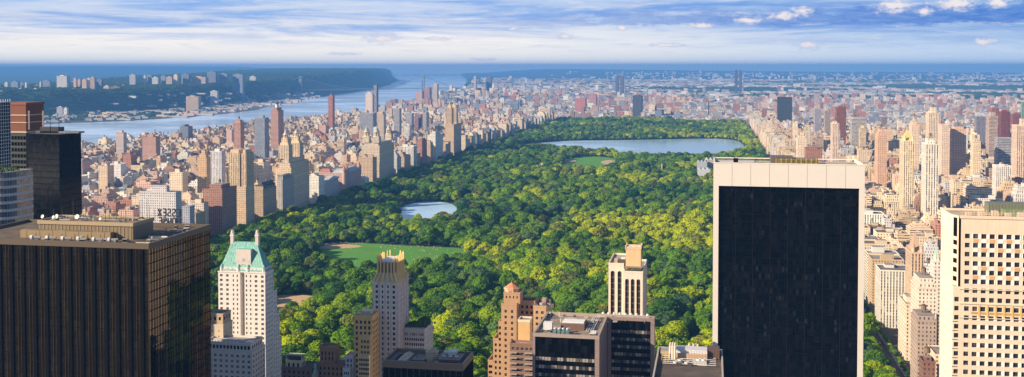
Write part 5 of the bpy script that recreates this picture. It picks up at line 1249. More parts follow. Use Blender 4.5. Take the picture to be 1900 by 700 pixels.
# ================================================================== LANDMARKS FURTHER OFF
PAL = {'cream': (.72, .60, .44), 'tan': (.60, .45, .30), 'pinkish': (.62, .44, .35), 'red brick': (.42, .21, .16), 'brown': (.30, .20, .15), 'white': (.72, .70, .66),
       'grey': (.36, .35, .36), 'pale grey': (.52, .52, .54), 'golden': (.64, .49, .33), 'blue-grey': (.22, .27, .34), 'dark': (.05, .055, .065)}
def jit(c, k=.12, r=R): f = 1 + (r.random() - .5) * 2 * k; return tuple(min(.85, v * f * (1 + (r.random() - .5) * .06)) for v in c)
def bulkhead(M, x0, x1, y0, y1, z, col, r=R, n=None):
    w, d = x1 - x0, y1 - y0
    for _ in range(n if n is not None else r.choice((1, 1, 2, 3))):
        a = w * r.uniform(.18, .4); b = d * r.uniform(.2, .45); h = r.uniform(2.5, 6)
        x = x0 + 1 + r.random() * max(.1, w - a - 2); y = y0 + 1 + r.random() * max(.1, d - b - 2)
        q = M
        if isinstance(M, list): q = MB(); M.append(q)
        q.box(x, x + a, y, y + b, z, z + h, 'wall_plain', tuple(c * .9 for c in col), 'roof_felt', (.3, .28, .26))
def lm(name, label, cat, pL, pS, pR, row, Y, col, m='city_punched', phrase=None, extra=None, group=None, flat=False, dmin=14):
    if pL < 1290:
        x1 = X_at(pS, row, Y); y1 = max(Y + dmin, atX(pR, row, x1)[0]) if x1 < -5 else Y + 25; x0 = X_at(pL, row, Y)
    else:
        x0 = X_at(pS, row, Y); y1 = max(Y + dmin, atX(pL, row, x0)[0]); x1 = X_at(pR, row, Y)
    y1 = min(y1, Y + (120 if pL < 1290 else 38))
    z = Z_at(pS, row, Y); z0 = ground_h((x0 + x1) / 2, Y)
    T = thing(name, label, cat, (x0, Y, z0), group)
    FOOT.append((x0 - 4, x1 + 4, Y - 4, y1 + 4)); ITEMS.append((x0, x1, Y, y1, z0, z, None)); 
    a, b, _ = proj((x0 + x1) / 2, Y, z)
    if phrase: LM.append((a, b, phrase))
    c = PAL[col] if isinstance(col, str) else col
    M = MB(); M.box(x0, x1, Y, y1, z0, z, m, c, 'roof_felt', tuple(v * .7 for v in c)); ring(M, x0 - .2, x1 + .2, Y - .2, y1 + .2, .6, z - .6, z + 1.0, 'wall_plain', tuple(v * .95 for v in c)); M.build('walls', T)
    if extra: extra(T, x0, x1, Y, y1, z, c)
    elif not flat:
        M = MB(); w, d = x1 - x0, y1 - Y; M.box(x0 + w * .25, x0 + w * .7, Y + d * .3, Y + d * .75, z - .01, z + 4.5 + w * .05, 'wall_plain', c, 'roof_felt', (.35, .33, .3)); M.build('roof_hut', T)
        M = MB(); tank(M, x0 + w * .8, Y + d * .3, z, 2.0); M.build('water_tank', T)
    return T
def box_part(T, nm, x0, x1, y0, y1, z0, z1, m, c, tc=(.3, .28, .26)): M = MB(); M.box(x0, x1, y0, y1, z0, z1, m, c, 'roof_felt', tc); return M.build(nm, T)
def lantern(T, nm, x, y, z, r, h, col, cap=(.45, .5, .5)):
    M = MB(); M.box(x - r, x + r, y - r, y + r, z, z + h * .35, 'city_punched', col); M.cone(x, y, r * 1.05, z + h * .35, r * .95, z + h * .40, 'stone', col, 8)
    for i in range(8): a = i * math.pi / 4; M.cone(x + r * .72 * math.cos(a), y + r * .72 * math.sin(a), r * .14, z + h * .40, r * .14, z + h * .62, 'stone', col, 5, cap=False)
    M.cone(x, y, r * .5, z + h * .4, r * .5, z + h * .62, 'stone', tuple(v * .7 for v in col), 8); M.cone(x, y, r * .95, z + h * .62, r * .75, z + h * .68, 'stone', col, 10); M.cone(x, y, r * .72, z + h * .68, r * .4, z + h * .84, 'stone', cap, 10); M.cone(x, y, r * .22, z + h * .84, .05, z + h, 'stone', cap, 6)
    return M.build(nm, T)
def at_cpw(px, row, X=-720): return atX(px, row, X)[0]
# west side, park front row
def ex_majestic(T, x0, x1, y0, y1, z, c):
    w = x1 - x0
    for (a, b) in ((0.0, .62), (.72, 1.0)):
        M = MB(); M.box(x0 + w * a, x0 + w * b, y0 + 2, y1 - 2, z, z + 54, 'city_strip', jit(c, .03), 'roof_felt', (.4, .33, .25)); M.build('tower', T)
        M = MB(); M.box(x0 + w * a + 2, x0 + w * b - 2, y0 + 4, y1 - 5, z + 54, z + 59, 'stone', c); M.build('tower_crown', T)
Yf = at_cpw(456, 350)
lm('twin_slab_block', 'golden stone block carrying two square towers, park front row left', 'apartment block', 424, 456, 472, 348, Yf, 'golden', 'city_punched', 'the golden twin-slab block', ex_majestic)
Yb = at_cpw(412, 350)
def ex_setbacks(n=3, k=.12, h=7, nm='setback', m='city_punched'):
    def f(T, x0, x1, y0, y1, z, c):
        w, d = x1 - x0, y1 - y0
        for i in range(n):
            a = k * (i + 1); M = MB(); M.box(x0 + w * a, x1 - w * a, y0 + d * a, y1 - d * a, z + h * i, z + h * (i + 1), m, jit(c, .04), 'roof_felt', (.35, .3, .26)); M.build(nm, T)
        M = MB(); tank(M, (x0 + x1) / 2, (y0 + y1) / 2, z + h * n, 2.2); M.build('water_tank', T)
    return f
lm('brown_front_block', 'reddish brown courtyard block in front of the golden twin-slab block', 'apartment block', 376, 412, 439, 352, Yb, (.36, .20, .15), phrase='the reddish brown courtyard block', extra=ex_setbacks(1, .2, 6))
def ex_mansard(col, h=9, dorm=7):
    def f(T, x0, x1, y0, y1, z, c):
        M = MB(); M.frustum((x0 + .5, x1 - .5, y0 + .5, y1 - .5), z + .01, (x0 + 5, x1 - 5, y0 + 5, y1 - 5), z + h, 'stone', col); rf = M.build('roof', T)
        for i in range(dorm):
            yy = y0 + (y1 - y0) * (i + .5) / dorm; M = MB(); M.box(x1 - 3.4, x1 - .8, yy - 1.4, yy + 1.4, z + 1, z + 5, 'stone', tuple(v * .9 for v in c)); M.cone(x1 - 2.1, yy, 2.2, z + 5.01, .05, z + 8, 'stone', col, 4, ph=.785); M.build('dormer', rf)
        for i in range(4): xx = x0 + (x1 - x0) * (i + .5) / 4; M = MB(); M.box(xx - 1.6, xx + 1.6, y0 + .8, y0 + 3.8, z + 1, z + 6, 'stone', c); M.cone(xx, y0 + 2.3, 2.4, z + 6.01, .05, z + 9.5, 'stone', col, 4, ph=.785); M.build('dormer', rf)
    return f
lm('gabled_block', 'squat yellowish block under dark steep gabled roofs beside the park', 'apartment block', 472, 488, 513, 353, at_cpw(488, 360), (.48, .36, .24), phrase='the dark gabled block', extra=ex_mansard((.09, .10, .12), 12, 6))
lm('mansard_block', 'grey stone block with a long blue-grey mansard roof beside the park', 'apartment block', 514, 524, 546, 334, at_cpw(524, 360), (.46, .42, .38), phrase='the blue-grey mansard block', extra=ex_mansard((.16, .20, .25), 8, 8))
def ex_sanremo(T, x0, x1, y0, y1, z, c):
    w, d = x1 - x0, y1 - y0
    box_part(T, 'setback', x0 + 6, x1 - 3, y0 + 3, y1 - 3, z, z + 9, 'city_punched', c); box_part(T, 'setback', x0 + 14, x1 - 7, y0 + 6, y1 - 6, z + 9, z + 16, 'city_punched', c)
    for f in (.22, .80):
        yy = y0 + d * f; xx = x1 - 17; M = MB(); M.box(xx - 10, xx + 9, yy - 9, yy + 9, z + 16, z + 40, 'city_strip', c); M.box(xx - 8, xx + 7, yy - 7, yy + 7, z + 40, z + 44, 'stone', c); M.build('tower', T)
        lantern(T, 'lantern', xx - .5, yy, z + 44, 5.5, 22, jit(c, .02))
lm('twin_lantern_block', 'cream block with two tall towers topped by domed lanterns, park front row', 'apartment block', 510, 540, 574, 313, at_cpw(541, 340), (.68, .54, .38), 'city_punched', 'the twin-lantern towers', ex_sanremo)
def ex_temple(T, x0, x1, y0, y1, z, c):
    M = MB()
    for i in range(8): M.cone(x1 + 1.5, y0 + (y1 - y0) * (i + .5) / 8, .9, 0, .8, z - 2, 'stone', (.7, .68, .66), 8, cap=False)
    M.box(x1 + .01, x1 + 3, y0, y1, z - 2, z, 'stone', c); M.build('colonnade', T)
    M = MB(); M.face([(x1 + 3, y0, z), (x1 + 3, y1, z), (x1 + 3, (y0 + y1) / 2, z + 5)], 'stone', c); M.face([(x1 + 3, y0, z), (x1 + 3, (y0 + y1) / 2, z + 5), (x0, (y0 + y1) / 2, z + 5), (x0, y0, z)], 'stone', (.5, .52, .56)); M.face([(x1 + 3, (y0 + y1) / 2, z + 5), (x1 + 3, y1, z), (x0, y1, z), (x0, (y0 + y1) / 2, z + 5)], 'stone', (.5, .52, .56)); M.build('pediment_roof', T)
lm('colonnade_museum', 'low white temple-fronted building at the park edge right of the twin lanterns', 'museum', 598, 606, 627, 334, at_cpw(607, 338), (.62, .60, .60), 'wall_plain', 'the white temple front', ex_temple, flat=True)
def ex_museum(T, x0, x1, y0, y1, z, c):
    w, d = x1 - x0, y1 - y0
    M = MB(); M.frustum((x0, x1 - 30, y0, y0 + 22), z + .01, (x0 + 6, x1 - 36, y0 + 9, y0 + 13), z + 8, 'stone', (.42, .17, .13)); M.build('red_roof', T)
    M = MB(); M.frustum((x1 - 29, x1, y0, y1), z + .01, (x1 - 20, x1 - 9, y0 + 8, y1 - 8), z + 7, 'stone', (.40, .46, .52)); M.build('slate_roof', T)
    for yy in (y0 + 4, y0 + 18, y1 - 5):
        M = MB(); M.cone(x1 - 3, yy, 5, 0, 5, z + 6, 'city_punched', (.5, .33, .27), 10, cap=False); M.cone(x1 - 3, yy, 5.6, z + 6, .1, z + 16, 'stone', (.46, .24, .18), 10); M.build('corner_tower', T)
lm('natural_museum', 'long pinkish museum block with red and slate roofs and round corner towers', 'museum', 590, 640, 670, 322, at_cpw(642, 330), (.54, .40, .36), 'city_punched', 'the pinkish museum', ex_museum, flat=True)
def ex_beresford(T, x0, x1, y0, y1, z, c):
    box_part(T, 'setback', x0 + 4, x1 - 4, y0 + 4, y1 - 4, z, z + 7, 'city_punched', c)
    for (xx, yy) in ((x0 + 9, y0 + 9), (x1 - 9, y0 + 9), (x1 - 9, y1 - 9)): lantern(T, 'lantern', xx, yy, z + 7, 7.5, 38, jit(c, .03), (.34, .42, .40))
lm('triple_lantern_block', 'broad cream block with three domed corner lanterns, left of the park', 'apartment block', 671, 704, 731, 271, at_cpw(705, 300), (.62, .52, .40), 'city_punched', 'the triple-lantern block', ex_beresford)
lm('white_front_block', 'bright white park front block between the lantern blocks', 'apartment block', 793, 808, 822, 252, at_cpw(809, 270), 'white', phrase='the bright white front block', extra=ex_setbacks(2, .14, 5))
lm('red_front_block', 'red brick park front block with setbacks, left of the white block', 'apartment block', 774, 783, 792, 262, at_cpw(783, 270), 'red brick', phrase='the red front block', extra=ex_setbacks(1, .14, 6))
def ex_eldorado(T, x0, x1, y0, y1, z, c):
    d = y1 - y0
    for f in (.2, .8):
        yy = y0 + d * f; xx = x1 - 16; M = MB(); M.box(xx - 9, xx + 8, yy - 9, yy + 9, z, z + 48, 'city_strip', c); M.box(xx - 6, xx + 5, yy - 6, yy + 6, z + 48, z + 56, 'stone', c); M.cone(xx - .5, yy, 3, z + 56, .1, z + 68, 'stone', (.5, .45, .4), 8); M.build('tower', T)
lm('twin_spire_block', 'tan block with two square towers and short spires, far park front row', 'apartment block', 826, 842, 856, 232, at_cpw(843, 250), 'tan', phrase='the twin-spire block', extra=ex_eldorado)
# west side, behind the front row
def plain_towers(lst):
    for (nm, lab, ph, pL, pS, pR, row, Y, col, m, ex) in lst: lm(nm, lab, 'tower', pL, pS, pR, row, Y, col, m, ph, ex)
def ex_spire(h=18, cap=(.10, .10, .12)):
    def f(T, x0, x1, y0, y1, z, c):
        w = x1 - x0; xm, ym = (x0 + x1) / 2, (y0 + y1) / 2
        box_part(T, 'setback', x0 + w * .2, x1 - w * .2, y0 + 2, y1 - 2, z, z + h * .4, 'city_punched', c); M = MB(); M.cone(xm, ym, w * .24, z + h * .4, w * .22, z + h * .8, 'stone', (.72, .68, .62), 10); M.cone(xm, ym, w * .25, z + h * .8, .1, z + h * 1.25, 'stone', cap, 10); M.build('spire', T)
    return f
def ex_none(T, *a): pass
plain_towers([
 ('pink_tower', 'slender pinkish tower standing alone above the left rooftops', 'the slender pink tower', 434, 446, 453, 228, 2100, (.52, .31, .26), 'city_strip', ex_setbacks(1, .15, 6)),
 ('domed_tower', 'pinkish brick tower with white drum and small dark dome near the river', 'the dark-domed tower', 502, 516, 526, 206, 2750, (.44, .27, .22), 'city_punched', ex_spire(22)),
 ('blue_slab', 'blue-grey modern slab left of the dark-domed tower', 'the blue-grey slab', 472, 491, 499, 220, 2500, (.30, .34, .42), 'city_strip', None),
 ('red_slender_tower', 'slender red tower against the river, right of the dark-domed tower', 'the slender red tower', 609, 617, 621, 179, 3700, (.46, .20, .16), 'city_strip', ex_setbacks(1, .2, 6)),
 ('riverside_tower', 'dark slender tower at the water left of the bridge tower', 'the dark riverside tower', 693, 699, 702, 158, 5200, (.15, .14, .17), 'city_strip', ex_none),
 ('pale_domed_hall', 'pale broad block just left of the dark riverside tower', 'the pale broad block', 678, 691, 694, 174, 5100, (.62, .50, .44), 'city_punched', ex_setbacks(1, .2, 9)),
 ('cream_ridge_tower', 'cream tower rising right of the far bridge tower', 'the cream ridge tower', 803, 811, 814, 157, 6700, (.68, .54, .42), 'city_strip', ex_setbacks(1, .25, 9)),
 ('pink_ridge_block', 'group of pink slabs just right of the far bridge tower', 'the pink ridge slabs', 786, 797, 801, 163, 6900, (.46, .27, .26), 'city_strip', None),
 ('low_ridge_block', 'broad low pink block at the foot of the far bridge tower', 'the low pink ridge block', 772, 783, 787, 170, 6500, (.52, .34, .30), 'city_punched', ex_none),
 ('blue_pair_slab', 'wide grey-blue slab with pale edges above the triple-lantern block', 'the wide grey-blue slab', 667, 692, 699, 211, 3250, (.34, .36, .42), 'city_strip', ex_none),
 ('grey_rib_slab', 'tall pale-ribbed slab above the red front block', 'the pale-ribbed slab', 753, 764, 768, 211, 3600, (.42, .42, .47), 'city_strip', ex_none),
 ('brown_rib_slab', 'brown slab wedged between two pale-ribbed slabs', 'the brown wedged slab', 769, 781, 784, 213, 3650, (.30, .20, .24), 'city_strip', ex_none),
 ('second_rib_slab', 'right-hand pale-ribbed slab above the white front block', 'the right pale-ribbed slab', 784, 791, 796, 209, 3700, (.44, .44, .48), 'city_strip', ex_none),
 ('grey_pillar_slab', 'tall grey slab between grey-blue and pale-ribbed slabs', 'the tall grey slab', 731, 741, 745, 202, 3400, (.40, .40, .45), 'city_strip', ex_none),
 ('tan_front_tower', 'tan tower with paired chimneys behind the park front row', 'the tan paired-chimney tower', 700, 712, 716, 213, 3100, (.50, .42, .36), 'city_punched', None),
 ('golden_left_tower', 'golden stepped tower left of the golden twin-slab block', 'the golden stepped tower', 366, 383, 391, 293, 1760, (.60, .42, .25), 'city_punched', ex_setbacks(2, .15, 7)),
 ('white_slab_left', 'white balconied slab between golden stepped tower and twin-slab block', 'the white balconied slab', 391, 411, 418, 282, 1900, (.68, .68, .70), 'city_strip', None),
 ('beige_double_block', 'pair of beige blocks between the twin-slab and twin-lantern blocks', 'the beige double block', 470, 489, 502, 302, 1950, (.66, .56, .42), 'city_punched', None),
 ('brown_roof_slab', 'pink brick slab standing alone in the left mid-distance', 'the lone pink brick slab', 264, 289, 297, 255, 2350, (.45, .28, .23), 'city_punched', None),
 ('dark_riverside_block', 'pale riverside block with flat blue-grey top near the left shore', 'the flat-topped riverside block', 215, 229, 235, 247, 2500, (.52, .44, .42), 'city_punched', None),
 ('low_white_block', 'wide white block with many windows above the black tower roof', 'the wide white many-windowed block', 258, 326, 337, 358, 1310, (.60, .58, .58), 'city_punched', ex_setbacks(1, .3, 9)),
 ('cream_courtyard_block', 'cream windowed block directly right of the mirrored rooftop sign', 'the cream block right of the sign', 352, 378, 387, 378, 1460, (.66, .57, .47), 'city_punched', None),
 ('blue_ish_block', 'blue-grey windowed block right behind the mirrored rooftop sign', 'the blue-grey block by the sign', 333, 352, 359, 384, 1380, (.40, .42, .50), 'city_punched', ex_none),
])
# east side
def ex_pyr(h, col):
    def f(T, x0, x1, y0, y1, z, c):
        M = MB(); M.frustum((x0 + 1.5, x1 - 1.5, y0 + 1.5, y1 - 1.5), z, ((x0 + x1) / 2 - .6, (x0 + x1) / 2 + .6, (y0 + y1) / 2 - .6, (y0 + y1) / 2 + .6), z + h, 'stone', col); M.build('pyramid_roof', T)
        for (xx, yy) in ((x0 + 2, y0 + 2), (x1 - 2, y0 + 2)): M = MB(); M.cone(xx, yy, 1.8, z, 1.6, z + h * .3, 'stone', c, 8); M.cone(xx, yy, 2.0, z + h * .3, .1, z + h * .55, 'stone', col, 8); M.build('corner_turret', T)
    return f
plain_towers([
 ('dark_slab', 'dark square tower beyond the far right corner of the park', 'the dark square tower', 1440, 1443, 1470, 181, 4150, (.045, .055, .075), 'city_strip', ex_none),
 ('red_brown_tower', 'reddish brown tower with small top hut right of the dark square tower', 'the reddish brown tower', 1549, 1553, 1570, 200, 3150, (.24, .085, .06), 'city_strip', None),
 ('slender_cream_tower', 'slender cream tower with arched top beside the reddish brown tower', 'the slender cream tower', 1541, 1545, 1557, 230, 2300, (.72, .56, .46), 'city_strip', ex_setbacks(1, .25, 5)),
 ('grey_tan_tower', 'grey and tan tower with two vertical halves left of the reddish brown tower', 'the two-toned tower', 1526, 1531, 1541, 206, 3250, (.36, .32, .30), 'city_strip', None),
 ('pale_grey_slab', 'pale grey slab third right from the dark square tower', 'the pale grey slab', 1509, 1512, 1524, 203, 3500, (.38, .36, .42), 'city_strip', ex_none),
 ('white_banded_tower', 'broad grey-white tower with crowned roof right of the reddish brown tower', 'the crowned grey tower', 1575, 1581, 1606, 221, 2850, (.44, .42, .40), 'city_ribbon', ex_setbacks(1, .1, 5)),
 ('wide_brown_block', 'wide brown block with white window grid above the slab roof', 'the wide brown block', 1489, 1496, 1526, 277, 1850, (.33, .17, .13), 'city_punched', ex_setbacks(1, .3, 4)),
 ('cream_bulkhead_tower', 'cream tower with peaked turrets left of the wide brown block', 'the turreted cream tower', 1474, 1480, 1498, 257, 2150, (.70, .58, .44), 'city_punched', ex_setbacks(2, .16, 6)),
 ('peach_block', 'peach stepped block centre right under the crowned grey tower', 'the peach stepped block', 1621, 1629, 1646, 252, 2000, (.62, .40, .27), 'city_punched', ex_setbacks(2, .14, 6)),
 ('gold_peaked_tower', 'pale yellow tower with small golden pyramid roof', 'the golden-peaked tower', 1669, 1677, 1697, 262, 1650, (.72, .60, .42), 'city_strip', ex_pyr(16, (.62, .48, .20))),
 ('white_slender_tower', 'cream slender tower with stepped top behind the golden-peaked tower', 'the stepped cream tower', 1686, 1692, 1706, 232, 2350, (.70, .55, .42), 'city_punched', ex_setbacks(2, .2, 8)),
 ('tall_cream_tower', 'tallest cream tower of the right side with a boxy top', 'the tallest cream tower', 1717, 1724, 1745, 210, 2450, (.74, .60, .46), 'city_strip', ex_setbacks(1, .28, 12)),
 ('cream_grey_tower', 'cream and grey tower touching the right of the tallest cream tower', 'the half-grey cream tower', 1737, 1748, 1761, 233, 2150, (.66, .52, .42), 'city_punched', ex_none),
 ('peach_ziggurat', 'peach double tower on a wide base right of the tallest cream tower', 'the peach double tower', 1761, 1768, 1793, 240, 2180, (.66, .46, .34), 'city_punched', ex_setbacks(1, .15, 5)),
 ('white_balcony_tower', 'white ribbed tower with peaked roofs right below the tallest cream tower', 'the white ribbed tower', 1710, 1718, 1742, 268, 1600, (.76, .70, .60), 'city_strip', ex_setbacks(1, .2, 8)),
 ('striped_tower', 'tan striped tower near the right edge with white top hut', 'the tan striped tower', 1830, 1836, 1852, 216, 2700, (.50, .38, .32), 'city_ribbon', ex_setbacks(1, .22, 10)),
 ('dark_red_tower', 'dark red brick tower right of the tan striped tower', 'the dark red tower', 1853, 1858, 1875, 208, 2900, (.20, .06, .055), 'city_strip', None),
 ('second_red_tower', 'dark maroon tower behind and right of the dark red tower', 'the maroon tower', 1875, 1880, 1897, 213, 3150, (.24, .09, .10), 'city_strip', None),
 ('blue_back_tower', 'blue-grey tower left of the tan striped tower', 'the blue-grey right tower', 1808, 1812, 1829, 217, 3000, (.24, .24, .30), 'city_strip', ex_none),
 ('edge_cream_tower', 'broad cream-pink tower cut by the right edge with boxy top hut', 'the broad cream tower at the right edge', 1877, 1887, 1925, 234, 1950, (.70, .54, .42), 'city_strip', ex_setbacks(1, .3, 12)),
 ('grey_slab_low', 'low wide grey slab left of the broad cream edge tower', 'the low wide grey slab', 1845, 1851, 1878, 257, 2250, (.38, .38, .42), 'city_ribbon', ex_none),
 ('small_cream_tower', 'small cream tower between the peach double tower and low grey slab', 'the small cream tower', 1801, 1806, 1820, 263, 2100, (.72, .58, .40), 'city_punched', ex_setbacks(1, .2, 4)),
 ('maroon_mid_tower', 'brown-red tower in the hazy middle right distance', 'the brown-red hazy tower', 1837, 1841, 1854, 202, 3300, (.30, .12, .10), 'city_strip', None),
 ('avenue_pinnacle_tower', 'ornate stone tower with steep ribbed pyramid roof on the park-side avenue', 'the ornate pyramid-roofed tower', 1680, 1691, 1715, 470, 1060, (.62, .46, .32), 'city_strip', ex_pyr(17, (.48, .33, .24))),
 ('green_pyramid_tower', 'narrow white tower with pale green pyramid roof by the square-windowed tower', 'the pale green pyramid tower', 1727, 1733, 1746, 486, 1000, (.70, .64, .58), 'city_punched', ex_pyr(12, (.42, .56, .46))),
 ('avenue_corner_block', 'brown-grey windowed block at the near end of the avenue row', 'the near avenue corner block', 1690, 1702, 1738, 596, 890, (.42, .33, .28), 'city_punched', ex_setbacks(1, .05, 4)),
 ('white_avenue_block', 'white block stepped above the near avenue corner block', 'the white stepped avenue block', 1690, 1704, 1738, 535, 935, (.72, .62, .52), 'city_punched', ex_setbacks(2, .05, 4)),
 ('cream_avenue_block', 'cream flat-topped block in front of the ornate pyramid-roofed tower on the avenue', 'the cream avenue block', 1666, 1681, 1702, 566, 985, (.72, .62, .50), 'city_punched', None),
 ('low_corner_house', 'low dark red house with pale roof hut at the avenue corner, bottom right', 'the low dark red corner house', 1706, 1712, 1736, 672, 815, (.22, .12, .10), 'city_punched', ex_setbacks(1, .25, 3)),
 ('green_glass_tower', 'dull green glass tower sliver at the far right edge', 'the green glass sliver', 1895, 1897, 1910, 190, 3000, (.16, .34, .28), 'city_strip', ex_none),
 ('black_white_tower', 'dark tower with white side frames beyond the top of the park', 'the white-framed dark tower', 1174, 1190, 1194, 179, 5300, (.08, .10, .14), 'city_strip', None),
 ('dark_blue_block', 'squat dark blue block beyond the top of the park', 'the squat dark blue block', 1297, 1314, 1316, 188, 5250, (.05, .07, .11), 'city_strip', ex_none),
 ('far_twin_tower', 'left tower of a dark pair near the horizon above the slab', 'the dark horizon pair', 1363, 1364, 1369, 130, 10500, (.10, .11, .15), 'city_strip', ex_none),
 ('far_twin_tower', 'right tower of a dark pair near the horizon above the slab', None, 1371, 1372, 1377, 131, 10500, (.12, .13, .17), 'city_strip', ex_none),
 ('hazy_twin_tower', 'dark blue twin tower far off above the park hill, left one', 'the hazy twin towers', 1142, 1148, 1149, 141, 9500, (.14, .14, .20), 'city_strip', ex_none),
 ('hazy_twin_tower', 'dark blue twin tower far off above the park hill, right one', None, 1151, 1157, 1158, 141, 9500, (.16, .14, .20), 'city_strip', ex_none),
 ('red_project_block', 'salmon red block pair beyond the park hill', 'the salmon red block', 1067, 1086, 1088, 183, 5800, (.50, .20, .17), 'city_punched', ex_none),
 ('pink_project_block', 'pinkish stepped block right of the salmon red block', 'the pinkish block beyond the hill', 1092, 1106, 1108, 176, 6300, (.48, .27, .25), 'city_punched', ex_setbacks(1, .2, 6)),
 ('ridge_cream_tower', 'tall pale tower on the far ridge right of the river mouth', 'the tall pale ridge tower', 879, 883, 885, 142, 8600, (.66, .60, .60), 'city_strip', ex_none),
 ('ridge_dark_tower', 'dark slab tower on the far ridge right of the pale ridge tower', 'the dark ridge slab', 902, 911, 913, 142, 8700, (.16, .20, .28), 'city_strip', ex_none),
])
def ex_stadium():
    X, Y = atZ(1345, 178, 10); M = MB(); n = 36
    for i in range(n):
        a, b = 2 * math.pi * i / n, 2 * math.pi * (i + 1) / n
        for (r0, z0, r1, z1, c) in ((130, 0, 132, 26, .62), (132, 26, 100, 22, .7), (100, 22, 72, 6, .25)):
            M.face([(X + r0 * math.cos(a), Y + r0 * math.sin(a), z0), (X + r0 * math.cos(b), Y + r0 * math.sin(b), z0), (X + r1 * math.cos(b), Y + r1 * math.sin(b), z1), (X + r1 * math.cos(a), Y + r1 * math.sin(a), z1)], 'stone', (c, c, c * .97))
    FOOT.append((X - 140, X + 140, Y - 140, Y + 140))
    tag(M.build('stadium', None, (X, Y, 0)), 'white oval stadium ring in the distance above the slab', 'stadium')
ex_stadium()

# mirrored rooftop sign, seen from behind: letters on a steel frame
def roof_sign():
    Y = 1290.0; x0, x1 = X_at(286, 400, Y), X_at(337, 400, Y); zt, zb = Z_at(310, 386, Y), Z_at(310, 418, Y)
    T = thing('sign_building', 'grey block carrying the mirrored black rooftop sign, behind the black tower', 'apartment block', (x0, Y, 0)); FOOT.append((x0 - 6, x1 + 10, Y - 4, Y + 30)); LM.append((311, 402, 'the mirrored black rooftop sign')); ITEMS.append((x0, x1, Y, Y + 26, 0, zb, None))
    M = MB(); M.box(x0 - 4, x1 + 6, Y - 2, Y + 26, 0, zb - 1, 'city_punched', (.46, .42, .42), 'roof_felt', (.3, .28, .3)); M.build('walls', T)
    M = MB(); tank(M, x0 + 5, Y + 16, zb - 1, 2.2); M.build('water_tank', T)
    S = thing('rooftop_sign', 'black letters on a rooftop frame seen mirrored from behind, reading ESSEX HOUSE', 'sign', (x0, Y, zb - 1))
    H = (zt - zb) / 2
    for k, word in enumerate(('ESSEX', 'HOUSE')):
        W = (x1 - x0) * (.86 if k == 0 else .84) / 5; zz = zt - H * (k + 1) + H * .06; h = H * .80
        for i, ch in enumerate(word):
            cx = x1 - W * (i + .62)      # first letter at the right: it faces away from us
            M = MB(); w = W * .62; t_ = W * .17
            def seg(a, b, th=t_): M.bar((cx - (a[0] - .5) * w, Y, zz + a[1] * h), (cx - (b[0] - .5) * w, Y, zz + b[1] * h), th * .95, 'black_paint')
            G = {'E': [((0, 0), (0, 1)), ((0, 1), (1, 1)), ((0, .52), (.85, .52)), ((0, 0), (1, 0))], 'S': [((1, .9), (.8, 1)), ((.8, 1), (.2, 1)), ((.2, 1), (0, .78)), ((0, .78), (.2, .55)), ((.2, .55), (.8, .47)), ((.8, .47), (1, .25)), ((1, .25), (.8, 0)), ((.8, 0), (.2, 0)), ((.2, 0), (0, .12))],
                 'X': [((0, 0), (1, 1)), ((0, 1), (1, 0))], 'H': [((0, 0), (0, 1)), ((1, 0), (1, 1)), ((0, .5), (1, .5))], 'O': [((.25, 1), (.75, 1)), ((.75, 1), (1, .75)), ((1, .75), (1, .25)), ((1, .25), (.75, 0)), ((.75, 0), (.25, 0)), ((.25, 0), (0, .25)), ((0, .25), (0, .75)), ((0, .75), (.25, 1))],
                 'U': [((0, 1), (0, .25)), ((0, .25), (.25, 0)), ((.25, 0), (.75, 0)), ((.75, 0), (1, .25)), ((1, .25), (1, 1))]}[ch]
            for a, b in G: seg(a, b)
            M.build('letter', S)
    for zz in (zt - H * .97, zt - H * 1.97): M = MB(); M.bar((x0, Y + .6, zz), (x1, Y + .6, zz), .22, 'dark_metal'); M.build('frame_rail', S)
    for k in range(6): M = MB(); x = x0 + (x1 - x0) * k / 5; M.bar((x, Y + .7, zb - 1), (x, Y + .7, zt), .14, 'dark_metal'); M.bar((x, Y + .7, zt - 2), (x, Y + 5, zb - 1), .10, 'dark_metal'); M.build('frame_post', S)
roof_sign()

